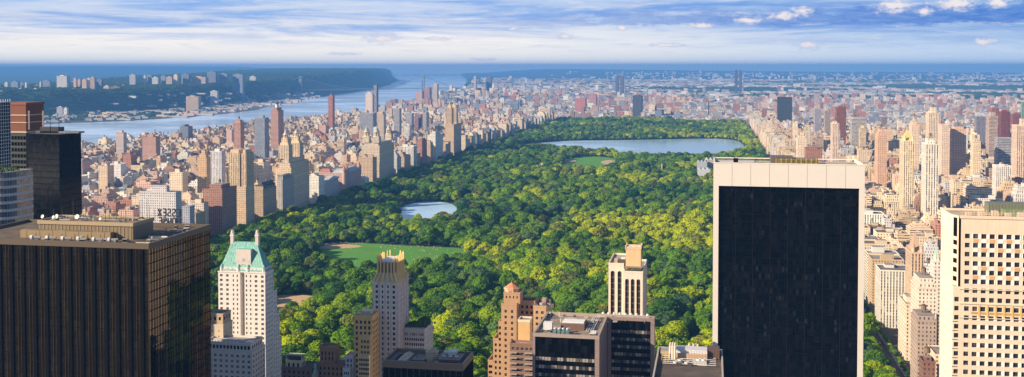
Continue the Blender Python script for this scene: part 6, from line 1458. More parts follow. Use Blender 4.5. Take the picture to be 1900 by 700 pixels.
# suspension bridge over the river
def bridge():
    def P(px, row, D): r = ray(px, row); k = D / (r[0] * -sY + r[1] * cY); return r[0] * k, r[1] * k
    ax, ay = P(558, 150, 9600); bx, by = P(785, 150, 10350)
    T = thing('suspension_bridge', 'hazy grey suspension bridge crossing the wide river on two tall steel towers', 'bridge', (ax, ay, -13))
    u = Vector((bx - ax, by - ay, 0)); L = u.length; u.normalize(); nrm = Vector((-u.y, u.x, 0)); z0, zt, zd = -13, 172, 52
    A, B = Vector((ax, ay, 0)), Vector((bx, by, 0))
    def pt(c, s, off, z): return tuple(c + u * s + nrm * off + Vector((0, 0, z)))
    for C in (A, B):
        M = MB()
        for off in (-17, 17):
            for s in (-6, 6):
                M.bar(pt(C, s * 1.3, off * 1.15, z0), pt(C, s * .8, off, zt), 3.4, 'bridge_steel', n=4)
            for i in range(8):
                z = z0 + (zt - z0) * i / 8; z2 = z + (zt - z0) / 8; M.bar(pt(C, -6, off, z), pt(C, 6, off, z2), 1.0, 'bridge_steel'); M.bar(pt(C, 6, off, z), pt(C, -6, off, z2), 1.0, 'bridge_steel')
        for z in (zd - 6, zt - 26, zt - 4): M.bar(pt(C, 0, -17, z), pt(C, 0, 17, z), 3.6, 'bridge_steel')
        for s in (-1, 1):
            for i in range(4): a0, a1 = math.pi * i / 4, math.pi * (i + 1) / 4; M.bar(pt(C, s * 5, -14 * math.cos(a0), zt - 44 + 16 * math.sin(a0)), pt(C, s * 5, -14 * math.cos(a1), zt - 44 + 16 * math.sin(a1)), 2, 'bridge_steel')
        M.bar(pt(C, 0, -30, z0 + 3), pt(C, 0, 30, z0 + 3), 9, 'bridge_steel'); M.build('tower', T)
    M = MB(); E0, E1 = A - u * 420, B + u * 420
    for dz, r in ((0, 3.0), (-8, 1.6)):
        for off in (-14, 14): M.bar(tuple(E0 + nrm * off + Vector((0, 0, zd + dz))), tuple(E1 + nrm * off + Vector((0, 0, zd + dz))), r, 'bridge_steel')
    q = [tuple(E0 - nrm * 15 + Vector((0, 0, zd + 2))), tuple(E1 - nrm * 15 + Vector((0, 0, zd + 2))), tuple(E1 + nrm * 15 + Vector((0, 0, zd + 2))), tuple(E0 + nrm * 15 + Vector((0, 0, zd + 2)))]
    M.face(q, 'bridge_steel'); M.build('deck', T)
    def zc(s): k = s / L; return zd + 6 + (zt - zd - 6) * (2 * k - 1) ** 2
    for off in (-15, 15):
        M = MB(); n = 40
        for i in range(n): M.bar(pt(A, L * i / n, off, zc(L * i / n)), pt(A, L * (i + 1) / n, off, zc(L * (i + 1) / n)), 1.3, 'bridge_steel')
        M.bar(tuple(A - u * 300 + nrm * off + Vector((0, 0, zd))), pt(A, 0, off, zt), 1.3, 'bridge_steel'); M.bar(tuple(B + u * 350 + nrm * off + Vector((0, 0, zd))), pt(B, 0, off, zt), 1.3, 'bridge_steel'); M.build('main_cable', T)
    for i in range(1, 46):
        s = L * i / 46; M = MB(); M.bar(pt(A, s, 15, zd), pt(A, s, 15, zc(s)), .45, 'bridge_steel'); M.build('suspender', T)
    LM.append((558, 150, 'the near bridge tower'))
bridge()

# towers on the far shore ridge
def far_shore():
    rr = random.Random(11); k = 0
    L = [(8, 14, 154, 5900, 'white', 'small white tower furthest left on the far shore ridge'), (20, 33, 152, 5900, 'blue-grey', 'wide hazy block left of the ridge, far shore'), (34, 44, 154, 5950, 'blue-grey', 'grey hazy block with pale flank at far left ridge'), (46, 49, 154, 5900, 'white', 'narrow white tower at the far left ridge'), (73, 76, 153, 6000, 'white', 'small white tower between hazy blocks on the left ridge'), (79, 92, 150, 6100, 'blue-grey', 'blue-grey block left of the bright white ridge block'),
         (105, 124, 141, 6100, 'white', 'bright white block highest on the left ridge'), (136, 141, 146, 6200, 'pinkish', 'small pink tower right of the bright white ridge block'), (144, 149, 148, 6200, 'pinkish', 'second small pink tower right of the white ridge block'),
         (152, 160, 148, 5900, 'tan', 'leftmost tan slab of the tall ridge cluster'), (161, 166, 146, 5920, 'cream', 'second tan slab of the tall ridge cluster'), (167, 175, 144, 5900, 'tan', 'tallest pale slab of the ridge cluster'), (178, 189, 148, 5950, 'blue-grey', 'dark hazy slab right of the ridge cluster'), (192, 202, 160, 5850, 'cream', 'short cream block below the ridge cluster'), (205, 222, 161, 5900, 'brown', 'low brown block right of the short cream block'),
         (240, 251, 139, 6900, 'pale grey', 'pale square tower alone on the middle ridge'), (266, 270, 141, 6950, 'white', 'narrow white slab on the middle ridge'), (271, 281, 140, 6980, 'blue-grey', 'grey slab with white left flank on the middle ridge'), (282, 293, 144, 6900, 'white', 'low white complex on the middle ridge'), (298, 307, 141, 6950, 'blue-grey', 'hazy slab left in the crowded ridge group'), (308, 319, 143, 6900, 'pinkish', 'pinkish slab in the crowded ridge group'),
         (322, 329, 139, 7000, 'cream', 'pale topped tower in the crowded ridge group'), (336, 350, 138, 7050, 'blue-grey', 'square grey tower right in the crowded ridge group'), (356, 381, 143, 7100, 'pinkish', 'long pale block with domed top on the ridge'), (384, 400, 134, 7200, 'blue-grey', 'tall dark blue tower on the ridge'), (406, 421, 137, 7250, 'blue-grey', 'second dark blue tower on the ridge'), (432, 450, 138, 7300, 'blue-grey', 'dark blue slab at the right end of the ridge row'),
         (463, 474, 142, 8200, 'white', 'small bright complex on the bluff left of the bridge'), (345, 368, 179, 5950, 'tan', 'low tan waterfront block below the ridge'), (390, 403, 169, 6600, 'pale grey', 'pale waterfront tower under the dark blue towers'), (105, 116, 199, 5200, 'pale grey', 'small pale block near the far left waterfront'), (118, 124, 201, 5150, 'white', 'tiny white block near the far left waterfront')]
    for (a, b, row, Y, col, lab) in L:
        x0, x1 = X_at(a, row, Y), X_at(b, row, Y); z = Z_at(a, row, Y); d = max(18, (x1 - x0) * .45); z0 = min(ground_h(x0, Y), ground_h(x1, Y), z - 25)
        T = thing('shore_tower', lab, 'tower', (x0, Y, z0), 'towers along the far shore'); ITEMS.append((x0, x1, Y, Y + d, z0, z, None)); c = jit(PAL[col], .05, rr)
        FOOT.append((x0 - 5, x1 + 5, Y - 5, Y + d + 5))
        M = MB(); M.box(x0, x1, Y, Y + d, z0, z, 'city_strip' if rr.random() < .6 else 'city_punched', c, 'roof_felt', tuple(v * .8 for v in c)); M.build('walls', T)
        M = MB(); w = x1 - x0; M.box(x0 + w * .3, x0 + w * .65, Y + 4, Y + d - 4, z, z + 5, 'wall_plain', c); M.build('roof_hut', T)
far_shore()
def museum_roofs():
    for i, (a, b, row, Y, h, c, lab) in enumerate(((1293, 1312, 301, 2650, 3, (.36, .40, .46), 'grey-blue glazed gallery roof in the trees left of the slab'), (1308, 1330, 297, 2700, 4, (.48, .44, .38), 'cream museum wing in the trees behind the left slab edge'), (1294, 1318, 315, 2480, 2, (.48, .50, .54), 'low white museum roof in the trees by the slab edge'))):
        x0, x1 = X_at(a, row, Y), X_at(b, row, Y); z = Z_at(a, row, Y); T = thing('museum_wing', lab, 'museum', (x0, Y, 0)); FOOT.append((x0 - 3, x1 + 3, Y - 3, Y + 50)); CLEAR.append(([(x0 - 9, Y - 60), (x1 + 9, Y - 60), (x1 + 9, Y + 55), (x0 - 9, Y + 55)], 3))
        M = MB(); M.box(x0, x1, Y, Y + 45, 0, z, 'city_punched' if i == 1 else 'wall_plain', c); M.build('walls', T)
        for k in range(3): M = MB(); w = (x1 - x0) / 3; M.frustum((x0 + w * k + .5, x0 + w * (k + 1) - .5, Y + 2, Y + 43), z + .01, (x0 + w * (k + .5) - .3, x0 + w * (k + .5) + .3, Y + 6, Y + 39), z + h, 'stone', c); M.build('gabled_roof', T)
    for (px, r0, r1, D, lab) in ((1006, 318, 303, 2620, 'small pale stone lookout tower among trees left of the oval lawn'), (989, 424, 409, 1700, 'slim tan stone monument poking out of the central trees'), (1228, 318, 304, 2600, 'grey stone pillar standing among trees below the reservoir')):
        x, z = atY(px, r1, D); T = thing('stone_tower', lab, 'tower', (x, D, 0)); r = 2.4 if px == 1006 else 1.3
        M = MB(); M.box(x - r, x + r, D - r, D + r, 0, z - 1, 'stone', (.55, .45, .36)); M.box(x - r * 1.2, x + r * 1.2, D - r * 1.2, D + r * 1.2, z - 3, z - 2.4, 'stone', (.5, .42, .33)); M.build('shaft', T)
        M = MB(); M.cone(x, D, r * 1.3, z - 1, .1, z + 2, 'stone', (.4, .35, .3), 4, ph=.785); M.build('cap', T)
        CLEAR.append(([(x - 9, D - 14), (x + 9, D - 14), (x + 9, D + 6), (x - 9, D + 6)], 3))
museum_roofs()

# ================================================================== THE REST OF THE CITY: street grid, block by block
R.seed(21)
BL = []     # (x0,x1,y0,y1,z0,h,form,colour word,material)
def taken(x0, x1, y0, y1):
    for f in FOOT:
        if x0 < f[1] and x1 > f[0] and y0 < f[3] and y1 > f[2]: return True
    return False
WCOL = ['tan'] * 5 + ['pinkish'] * 5 + ['cream'] * 8 + ['red brick'] * 2 + ['brown'] * 1 + ['white'] * 4 + ['pale grey'] * 3 + ['golden'] * 1 + ['blue-grey'] * 1
ECOL = ['cream'] * 9 + ['tan'] * 5 + ['white'] * 4 + ['golden'] * 3 + ['pinkish'] * 1 + ['red brick'] * 1 + ['pale grey'] * 2 + ['brown'] * 1
HCOL = ['red brick'] * 2 + ['pinkish'] * 2 + ['brown'] * 3 + ['tan'] * 3 + ['cream'] * 3 + ['white'] * 6 + ['pale grey'] * 4 + ['grey'] * 5 + ['blue-grey'] * 5
def add(x0, x1, y0, y1, h, form, cw, m=None, z0=0.0):
    if x1 - x0 < 5 or taken(x0, x1, y0, y1): return
    a, r, d = proj((x0 + x1) / 2, y0, z0 + h)
    if a < -160 or a > 1990 or r > 760: return
    BL.append((x0, x1, y0, y1, z0, h, form, cw, m or R.choice(('city_punched', 'city_punched', 'city_punched', 'city_strip', 'city_ribbon') if h > 40 else ('city_punched', 'city_punched', 'city_punched', 'city_punched', 'city_strip'))))
def block_row(xa, xb, ya, cols, tall, low, ptall, ptower, tower):
    for (y0, y1) in ((ya + 9, ya + 39.5), (ya + 40.5, ya + 71)):
        x = xa
        while x < xb - 8:
            edge = x < xa + 5 or x > xb - 45
            w = R.uniform(22, 34) if edge else R.uniform(9, 26)
            if xb - (x + w) < 10: w = xb - x
            yb_ = y1 - (0 if edge else R.uniform(0, 8))
            q = R.random()
            if q < ptower and w > 14: h = R.uniform(*tower); form = 'tower'
            elif edge or q < ptower + ptall: h = R.uniform(*tall); form = R.choice(('stepped', 'stepped', 'flat', 'tank'))
            else: h = R.uniform(*low); form = R.choice(('flat', 'flat', 'tank', 'house', 'house'))
            add(x + .1, x + w, y0 if edge else y0 + R.uniform(0, 2), yb_, h, form, R.choice(cols)); x += w + (R.uniform(0, 3) if R.random() < .3 else .1)
WB = [(-985, -720), (-1240, -1005), (-1490, -1262), (-1640, -1512), (-1790, -1660)]
EB = [(166, 292), (310, 428), (462, 576), (596, 764), (784, 962), (984, 1172), (1194, 1400), (1424, 1620)]
for j in range(0, 52):
    ya = 750 + 80.5 * j
    for i, (a, b) in enumerate(WB):
        if i == 0:     # park front row is taller
            block_row(a, b - 34, ya, WCOL, (26, 46), (14, 22), .35, .01, (55, 75))
            yy = ya + 9
            while yy < ya + 66:
                L = min(R.uniform(24, 34), ya + 72 - yy); 
                if L > 12: add(b - 33, b, yy, yy + L - .2, R.uniform(42, 66) if R.random() < .85 else R.uniform(20, 36), R.choice(('stepped', 'stepped', 'tank', 'flat')), R.choice(WCOL + ['cream'] * 6 + ['tan'] * 4))
                yy += L
        else: block_row(a, b, ya, WCOL, (27, 48), (13, 24), .30 if i < 3 else .55, .012, (55, 75))
    for i, (a, b) in enumerate(EB):
        far = j > 36
        if i == 0:
            yy = ya + 9
            while yy < ya + 66:
                L = min(R.uniform(20, 34), ya + 72 - yy)
                if L > 10: add(a, a + 32, yy, yy + L - .2, R.uniform(40, 62) if R.random() < .8 else R.uniform(20, 30), R.choice(('stepped', 'tank', 'tank', 'flat', 'flat')), R.choice(['cream'] * 7 + ['white'] * 3 + ['tan'] * 4 + ['golden'] * 2))
                yy += L
            block_row(a + 33, b, ya, ECOL, (34, 62), (22, 42), .7, .03, (70, 100))
        elif not far: block_row(a, b, ya, ECOL, (46, 76) if 3 < j < 15 else (36, 66), (20, 40) if j < 22 else (18, 32), .66 if j < 22 else .42, .06 if i > 2 else .03, (75, 118) if j < 30 else (60, 90))
        else: block_row(a, b, ya, HCOL, (22, 40), (13, 20), .2, .035, (45, 66))
# north of the park
for j in range(52, 96):
    ya = 740 + 80.5 * j
    xw = float(ny_x(ya)) + 60; x = xw
    while x < 2700:
        xe = x + R.choice((180, 200, 230))
        if R.random() < .14: x = xe + 20; continue        # a small park or a playground
        if R.random() < .10:                               # a group of tower slabs on open ground
            for k in range(3):
                sx = x + 20 + k * 60; z0 = ground_h(sx, ya + 30); add(sx, sx + R.choice((18, 40)), ya + 15, ya + R.choice((34, 55)), R.uniform(38, 62), 'tower', R.choice(['red brick'] * 3 + ['pinkish'] * 3 + ['brown', 'tan']), None, z0)
        else:
            for (y0, y1) in ((ya + 9, ya + 38), (ya + 42, ya + 71)):
                s = x
                while s < xe - 10:
                    w = R.uniform(14, 42); z0 = ground_h(s, y0); add(s, min(xe, s + w), y0, y1, R.uniform(13, 22) if R.random() < .93 else R.uniform(28, 50), R.choice(('flat', 'flat', 'tank', 'house')), R.choice(HCOL), None, z0); s += w + .2
        x = xe + 20
# the borough beyond: looser, lower, further apart with distance
y = 8300.0
while y < 19000:
    c = 50 + (y - 8300) * .0125; x = max(float(ny_x(y)) + 80, -y * .62); xe = y * .37
    while x < xe:
        g = float(wav(np.array(x * .45), np.array(y), 700.0, .3)); gs = float(wav(np.array(x * .6), np.array(y), 260.0, 1.3))
        if g + .5 * gs < .12 and R.random() < .84:
            z0 = ground_h(x, y); w, d = R.uniform(.45, 1.0) * c, R.uniform(.3, .7) * c; q = R.random()
            h = R.uniform(8, 18) if q < .90 else (R.uniform(20, 34) if q < .972 else R.uniform(40, 68))
            if h > 38: w, d = R.uniform(18, 42), R.uniform(16, 24)
            add(x, x + w, y + R.uniform(0, 8), y + 8 + d, h, 'tower' if h > 38 else 'flat', R.choice(HCOL + ['white'] * 10 + ['cream'] * 6 + ['pale grey'] * 8 + ['grey'] * 6), None, z0)
        x += c * R.uniform(.8, 1.5)
    y += c * .85
for _ in range(700):       # scattered bright blocks out to the horizon
    y = R.uniform(17000, 30000); x = R.uniform(-y * .10, y * .36) if R.random() < .8 else R.uniform(-y * .2, y * .36)
    if x < float(ny_x(y)) + 200: continue
    w = R.uniform(25, 110); h = R.uniform(10, 26) if R.random() < .8 else R.uniform(35, 75)
    if h > 30: w = R.uniform(20, 45)
    add(x, x + w, y, y + 25, h, 'flat', R.choice(['white'] * 4 + ['cream', 'pale grey', 'pinkish']), None, ground_h(x, y))
# small houses and sheds of the far shore
for _ in range(700):
    y = R.uniform(3900, 9000); d = R.uniform(30, float(np.interp(y, [3900, 6000, 7500, 9000], [800, 600, 300, 120]))); x = float(nj_x(y)) - d
    q = R.random(); w = R.uniform(12, 30) if q < .7 else R.uniform(40, 120)
    add(x, x + w, y, y + R.uniform(12, 30), R.uniform(5, 12), 'flat', R.choice(['pale grey'] + ['grey'] * 4 + ['pinkish', 'tan', 'blue-grey']), 'wall_plain', ground_h(x, y))
for _ in range(600):
    y = R.uniform(4800, 12000); d = R.uniform(950, 2600); x = float(nj_x(y)) - d
    add(x, x + R.uniform(10, 26), y, y + R.uniform(10, 20), R.uniform(7, 14), 'flat', R.choice(['white', 'white', 'cream', 'pinkish']), 'wall_plain', ground_h(x, y) - 2)

def build_block(b, parts):
    """parts: dict of mesh builders: walls, roof_hut, water_tank (all the same one for the merged city)"""
    x0, x1, y0, y1, z0, h, form, cw, m = b
    rr = random.Random(int(x0 * 13 + y0 * 7)); c = jit(PAL[cw], .13, rr); w, d = x1 - x0, y1 - y0; z = z0 + h
    W = parts['walls']; far = y0 > 5000
    bright = rr.random()
    rc = (.55, .54, .53) if bright < (.45 if far else .22) else ((.30, .27, .25) if bright < .65 else (.16, .15, .15))
    bay = rr.choice((2.9, 3.3, 3.8)); fl = rr.choice((3.0, 3.3))
    if y0 > 7500: W.box(x0, x1, y0, y1, z0 - 4, z, 'wall_plain' if rr.random() < .6 else m, c, 'roof_felt', rc, bay * 1.4, fl * 1.2); return
    def shell(a0, a1, b0, b1, za, zb, mm=m, cc=c, cap=True):
        W.box(a0, a1, b0, b1, za, zb, mm, cc, 'roof_felt', rc, bay, fl)
        if y0 < 2600 and a1 - a0 > 6: ring(W, a0 - .15, a1 + .15, b0 - .15, b1 + .15, .5, zb - .5, zb + .9, 'wall_plain', tuple(v * 1.03 for v in cc))
    if form == 'stepped' and w > 12 and d > 12:
        n = rr.choice((2, 3, 3, 4)); top = z; hb = h * rr.uniform(.74, .90); shell(x0, x1, y0, y1, z0 - 2, z0 + hb); a = [x0, x1, y0, y1]; zz = z0 + hb; st = (h - hb) / n
        for i in range(n):
            a = [a[0] + w * rr.uniform(.03, .11), a[1] - w * rr.uniform(.03, .11), a[2] + d * rr.uniform(.02, .10), a[3] - d * rr.uniform(.03, .12)]
            shell(*a, zz, zz + st); zz += st
        bx = a
    elif form == 'tower' and w > 16:
        k = rr.uniform(0, .12); shell(x0, x1, y0, y1, z0 - 2, z0 + h * .25); a = [x0 + w * k, x1 - w * k, y0 + d * k * .5, y1 - d * k]
        shell(*a, z0 + h * .25, z); bx = a
    else: shell(x0, x1, y0, y1, z0 - 2, z); bx = [x0, x1, y0, y1]
    if y0 < 5200 or form == 'tower':
        H = parts['roof_hut']; bulkhead(H, *bx, z, c, rr, 1 if (form == 'house' or y0 > 3500) else None)
        if form in ('tank', 'stepped', 'tower') and y0 < 4200 and rr.random() < .8:
            tank(parts['water_tank'], bx[0] + (bx[1] - bx[0]) * rr.uniform(.3, .7), bx[2] + (bx[3] - bx[2]) * rr.uniform(.3, .7), z + (3.5 if rr.random() < .5 else 0), rr.uniform(1.6, 2.3), rr.uniform(3, 4), 2.6, rr.choice(((.2, .14, .09), (.3, .25, .2), (.12, .1, .09))))
    elif y0 < 7500 and rr.random() < .5: parts['walls'].box(x0 + w * .3, x0 + w * .5, y0 + d * .3, y0 + d * .6, z, z + 3, 'wall_plain', c)

# which ones show largest: nearest first into a coarse picture
def pbox(x0, x1, y0, y1, z0, z1):
    P = [proj(x, y, z) for x in (x0, x1) for y in (y0, y1) for z in (z0, z1)]
    return min(p[0] for p in P), max(p[0] for p in P), min(p[1] for p in P), max(p[1] for p in P), min(p[2] for p in P)
def visibility():
    GX, GY = 760, 280; k = GX / 1900
    buf = np.zeros((GY, GX), dtype=bool); items = []
    for q in ITEMS: items.append((pbox(*q[:6]), None))
    for i, b in enumerate(BL): items.append((pbox(b[0], b[1], b[2], b[3], b[4], b[4] + b[5]), i))
    items.sort(key=lambda t: t[0][4]); vis = {}
    for (l, r, t_, bt, d), i in items:
        c0, c1, r0, r1 = max(0, int(l * k)), min(GX, int(math.ceil(r * k))), max(0, int(t_ * k)), min(GY, int(math.ceil(bt * k)))
        if c1 <= c0 or r1 <= r0: continue
        s = buf[r0:r1, c0:c1]
        if i is not None: vis[i] = (int((~s).sum()), min(1.0, (r - l) * (bt - t_) * k * k / max(1, s.size)))
        s[:] = True
    return {i: a * b for i, (a, b) in vis.items()}
VIS = visibility()
NLM = len(ITEMS)
single = sorted((i for i in VIS if VIS[i] > 0), key=lambda i: -VIS[i])[:max(60, 296 - NLM)]
ORD = ['nearest', 'second', 'third', 'fourth', 'fifth', 'sixth', 'seventh', 'eighth', 'ninth', 'tenth', 'eleventh', 'twelfth', 'thirteenth', 'fourteenth', 'fifteenth', 'sixteenth', 'seventeenth', 'eighteenth', 'nineteenth', 'twentieth'] + ['%dth' % i for i in range(21, 90)]
DIRS = ['right of', 'lower right of', 'below', 'lower left of', 'left of', 'upper left of', 'above', 'upper right of']
def describe(points, marks, noun):
    """a phrase for every (px,row): nearest landmark, direction from it and count in that direction"""
    G = {}
    for i, (a, b, pre) in enumerate(points):
        best = min(range(len(marks)), key=lambda k: (marks[k][0] - a) ** 2 + (marks[k][1] - b) ** 2 * 1.6)
        ang = math.atan2(b - marks[best][1], a - marks[best][0]); s = int(round(ang / (math.pi / 4))) % 8
        G.setdefault((best, s), []).append((math.hypot(a - marks[best][0], b - marks[best][1]), i))
    out = {}
    for (m_, s), L in G.items():
        for n, (_, i) in enumerate(sorted(L)):
            out[i] = '%s, %s %s %s %s' % (points[i][2], ORD[n], noun, DIRS[s], marks[m_][2])
    return out
FORMW = {'stepped': 'stepped block', 'flat': 'flat-roofed block', 'tank': 'block with roof tank', 'house': 'town house', 'tower': 'tower'}
pts = []
for i in single:
    b = BL[i]; a, r, _ = proj((b[0] + b[1]) / 2, b[2], b[4] + b[5]); form = b[6]
    pts.append((a, r, '%s %s' % (b[7], FORMW[form])))
names = describe(pts, LM, 'building')
NAME = {'stepped': 'stepped_block', 'flat': 'apartment_block', 'tank': 'apartment_block', 'house': 'town_house', 'tower': 'tower_block'}
sset = set(single)
for k, i in enumerate(single):
    b = BL[i]; T = thing(NAME[b[6]], names[k], 'building', (b[0], b[2], b[4]), 'city blocks around the park')
    parts = {'walls': MB(), 'roof_hut': [], 'water_tank': MB()}; build_block(b, parts)
    for nm, M in parts.items():
        for q in (M if isinstance(M, list) else [M]):
            if q.f: q.build(nm, T)
rest = MB(); P3 = {'walls': rest, 'roof_hut': rest, 'water_tank': rest}
for i, b in enumerate(BL):
    if i not in sset: build_block(b, P3)
tag(rest.build('distant_city'), 'mass of smaller city buildings filling the streets beyond', 'city', kind='stuff')
print('blocks', len(BL), 'landmarks', NLM, 'single', len(single), 'faces', len(rest.f))
del rest

# ================================================================== TREES
R.seed(5)
def crown(seed, n_lobes=16, rad_=7.5, h=15, leaf=2600, sub=2):
    """lobes of foliage round a dome, their surfaces broken up, with leaf clumps standing out of them"""
    r = random.Random(seed); M = MB(); me = bpy.data.meshes.new('tmp'); import bmesh
    bm = bmesh.new(); bmesh.ops.create_icosphere(bm, subdivisions=sub, radius=1.0); V0 = [v.co.copy() for v in bm.verts]; F0 = [tuple(v.index for v in f.verts) for f in bm.faces]; bm.free(); bpy.data.meshes.remove(me)
    lobes = []
    for i in range(n_lobes):
        a = i * 2.39996 + r.random() * .5; t_ = (i + .5) / n_lobes; el_ = t_ ** .8 * 1.45
        k = r.uniform(.78, 1.08); cx = math.cos(a) * math.cos(el_) * rad_ * .72 * k; cy_ = math.sin(a) * math.cos(el_) * rad_ * .72 * k; cz = h * .42 + math.sin(el_) * h * .40 * r.uniform(.85, 1.1)
        s = rad_ * r.uniform(.20, .40) * (1.15 - .25 * t_); lobes.append((cx, cy_, cz, s))
    lobes.append((0, 0, h * .5, rad_ * .55))
    for (cx, cy_, cz, s) in lobes:
        off = Vector((r.random() * 50, r.random() * 50, r.random() * 50)); base = len(M.v); fl_ = r.uniform(.62, .85)
        pts_ = []
        for v in V0:
            n_ = mnoise.noise(v * 1.7 + off) * .38 + mnoise.noise(v * 4.3 + off) * .34
            p = v * (1 + n_) * s; pts_.append((cx + p.x, cy_ + p.y, cz + p.z * fl_))
        M.v.extend(pts_)
        for f in F0: M.f.append(tuple(base + q for q in f)); M.uv.extend([(0, 0)] * 3); M.c.append((1, 1, 1)); M.m.append('leaves')
    for _ in range(leaf):
        cx, cy_, cz, s = r.choice(lobes); d = Vector((r.gauss(0, 1), r.gauss(0, 1), r.gauss(.35, 1))).normalized()
        p = Vector((cx, cy_, cz)) + Vector((d.x, d.y, d.z * .75)) * s * r.uniform(.90, 1.38); q = r.uniform(.30, .75)
        a = Vector((r.gauss(0, 1), r.gauss(0, 1), r.gauss(0, 1))).normalized(); n_ = (d * .9 + a * .8).normalized(); u = n_.orthogonal().normalized(); v_ = n_.cross(u)
        M.face([tuple(p + u * q), tuple(p + v_ * q), tuple(p - u * q), tuple(p - v_ * q)], 'leaves')
    return M
def trunk(seed, h=15, rad_=7.5):
    r = random.Random(seed); M = MB(); M.cone(0, 0, .55, -1, .38, h * .35, 'bark', n=7, cap=False); M.cone(0, 0, .38, h * .35, .12, h * .7, 'bark', n=6)
    for i in range(5):
        a = i * 1.257 + r.random(); z = h * r.uniform(.25, .4); M.bar((0, 0, z), (math.cos(a) * rad_ * .5, math.sin(a) * rad_ * .5, z + h * .22), .17, 'bark', n=5)
    return M
VARIANTS = [(1, 24, 7.2, 15), (2, 30, 8.0, 14), (3, 17, 6.0, 17), (4, 34, 9.0, 15), (5, 20, 6.8, 19), (6, 26, 7.8, 13)]
SHAPE = ['rounded', 'broad', 'narrow', 'wide spreading', 'tall', 'low domed']
CROWN, TRUNK = [], []
src = bpy.data.collections.new('tree_kinds'); srcf = bpy.data.collections.new('clump_kinds')
for i, (sd_, nl, rd, hh) in enumerate(VARIANTS):
    C_ = crown(sd_, nl, rd, hh); T_ = trunk(sd_, hh, rd); CROWN.append(C_.mesh('crown')); TRUNK.append(T_.mesh('trunk'))
    C_.merge(T_); o = bpy.data.objects.new('tree_kind_%d' % i, C_.mesh('tree')); src.objects.link(o)
for i in range(4):       # clumps of distant woodland
    r = random.Random(50 + i); M = MB()
    for k in range(7):
        c_ = crown(100 + i * 10 + k, 4, r.uniform(5, 8), r.uniform(11, 15), 30, 1); ox, oy = r.uniform(-14, 14), r.uniform(-14, 14); c_.v = [(a + ox, b + oy, z) for a, b, z in c_.v]; c_.m = ['far_leaves'] * len(c_.m); M.merge(c_)
    o = bpy.data.objects.new('clump_kind_%d' % i, M.mesh('clump')); srcf.objects.link(o)
def scatter(name, P, coll, kinds, label, cat):
    me = bpy.data.meshes.new(name); me.vertices.add(len(P)); me.vertices.foreach_set('co', np.array([p[:3] for p in P], dtype=np.float32).ravel())
    for nm, k, ty in (('scl', 3, 'FLOAT'), ('rot', 4, 'FLOAT'), ('idx', 5, 'INT')):
        at = me.attributes.new(nm, ty, 'POINT'); at.data.foreach_set('value', np.array([p[k] for p in P], dtype=np.int32 if ty == 'INT' else np.float32))
    o = bpy.data.objects.new(name, me); COL.objects.link(o); tag(o, label, cat, kind='stuff')
    g = bpy.data.node_groups.new(name, 'GeometryNodeTree'); g.interface.new_socket('Geometry', in_out='INPUT', socket_type='NodeSocketGeometry'); g.interface.new_socket('Geometry', in_out='OUTPUT', socket_type='NodeSocketGeometry')
    n = g.nodes; l = g.links; gi, go = n.new('NodeGroupInput'), n.new('NodeGroupOutput'); ip = n.new('GeometryNodeInstanceOnPoints'); ci = n.new('GeometryNodeCollectionInfo')
    ci.inputs['Collection'].default_value = coll; ci.inputs['Separate Children'].default_value = True; ci.inputs['Reset Children'].default_value = True
    def at_(nm, ty): q = n.new('GeometryNodeInputNamedAttribute'); q.data_type = ty; q.inputs[0].default_value = nm; return [s for s in q.outputs if s.enabled and s.name == 'Attribute'][0]
    cx = n.new('ShaderNodeCombineXYZ'); l.new(at_('rot', 'FLOAT'), cx.inputs[2]); e = n.new('FunctionNodeEulerToRotation'); l.new(cx.outputs[0], e.inputs[0])
    l.new(gi.outputs[0], ip.inputs['Points']); l.new(ci.outputs[0], ip.inputs['Instance']); ip.inputs['Pick Instance'].default_value = True; l.new(at_('idx', 'INT'), ip.inputs['Instance Index']); l.new(e.outputs[0], ip.inputs['Rotation']); l.new(at_('scl', 'FLOAT'), ip.inputs['Scale'])
    l.new(ip.outputs[0], go.inputs[0]); md = o.modifiers.new('scatter', 'NODES'); md.node_group = g
    return o
PT = []
y = 756.0
while y < 4860:
    x = -693.0
    while x < 143:
        xx, yy = x + R.uniform(-4.2, 4.2), y + R.uniform(-4.2, 4.2)
        dens = mnoise.noise(Vector((xx / 90, yy / 90, 3.3)))
        a, r_, _ = proj(xx, yy, 15)
        if -120 < a < 1990 and dens > -.47 and not clear(xx, yy):
            s = R.choice((R.uniform(.5, .85), R.uniform(.75, 1.2), R.uniform(1.1, 1.7))) * (1 + .45 * mnoise.noise(Vector((xx / 140, yy / 140, 8))))
            PT.append((xx, yy, ground_h(xx, yy), s, R.random() * 6.283, R.choices(range(6), (3, 3, 2, 3, 2, 2))[0]))
        x += 12.2
    y += 11.6
for side_x in (144.3, 163.2):
    for k in range(150):
        PT.append((side_x + R.uniform(-.8, .8), 780 + k * 9.5 + R.uniform(-2, 2), .3, R.uniform(.62, .85) if side_x < 150 else R.uniform(.30, .42), R.random() * 6.28, R.randrange(6)))
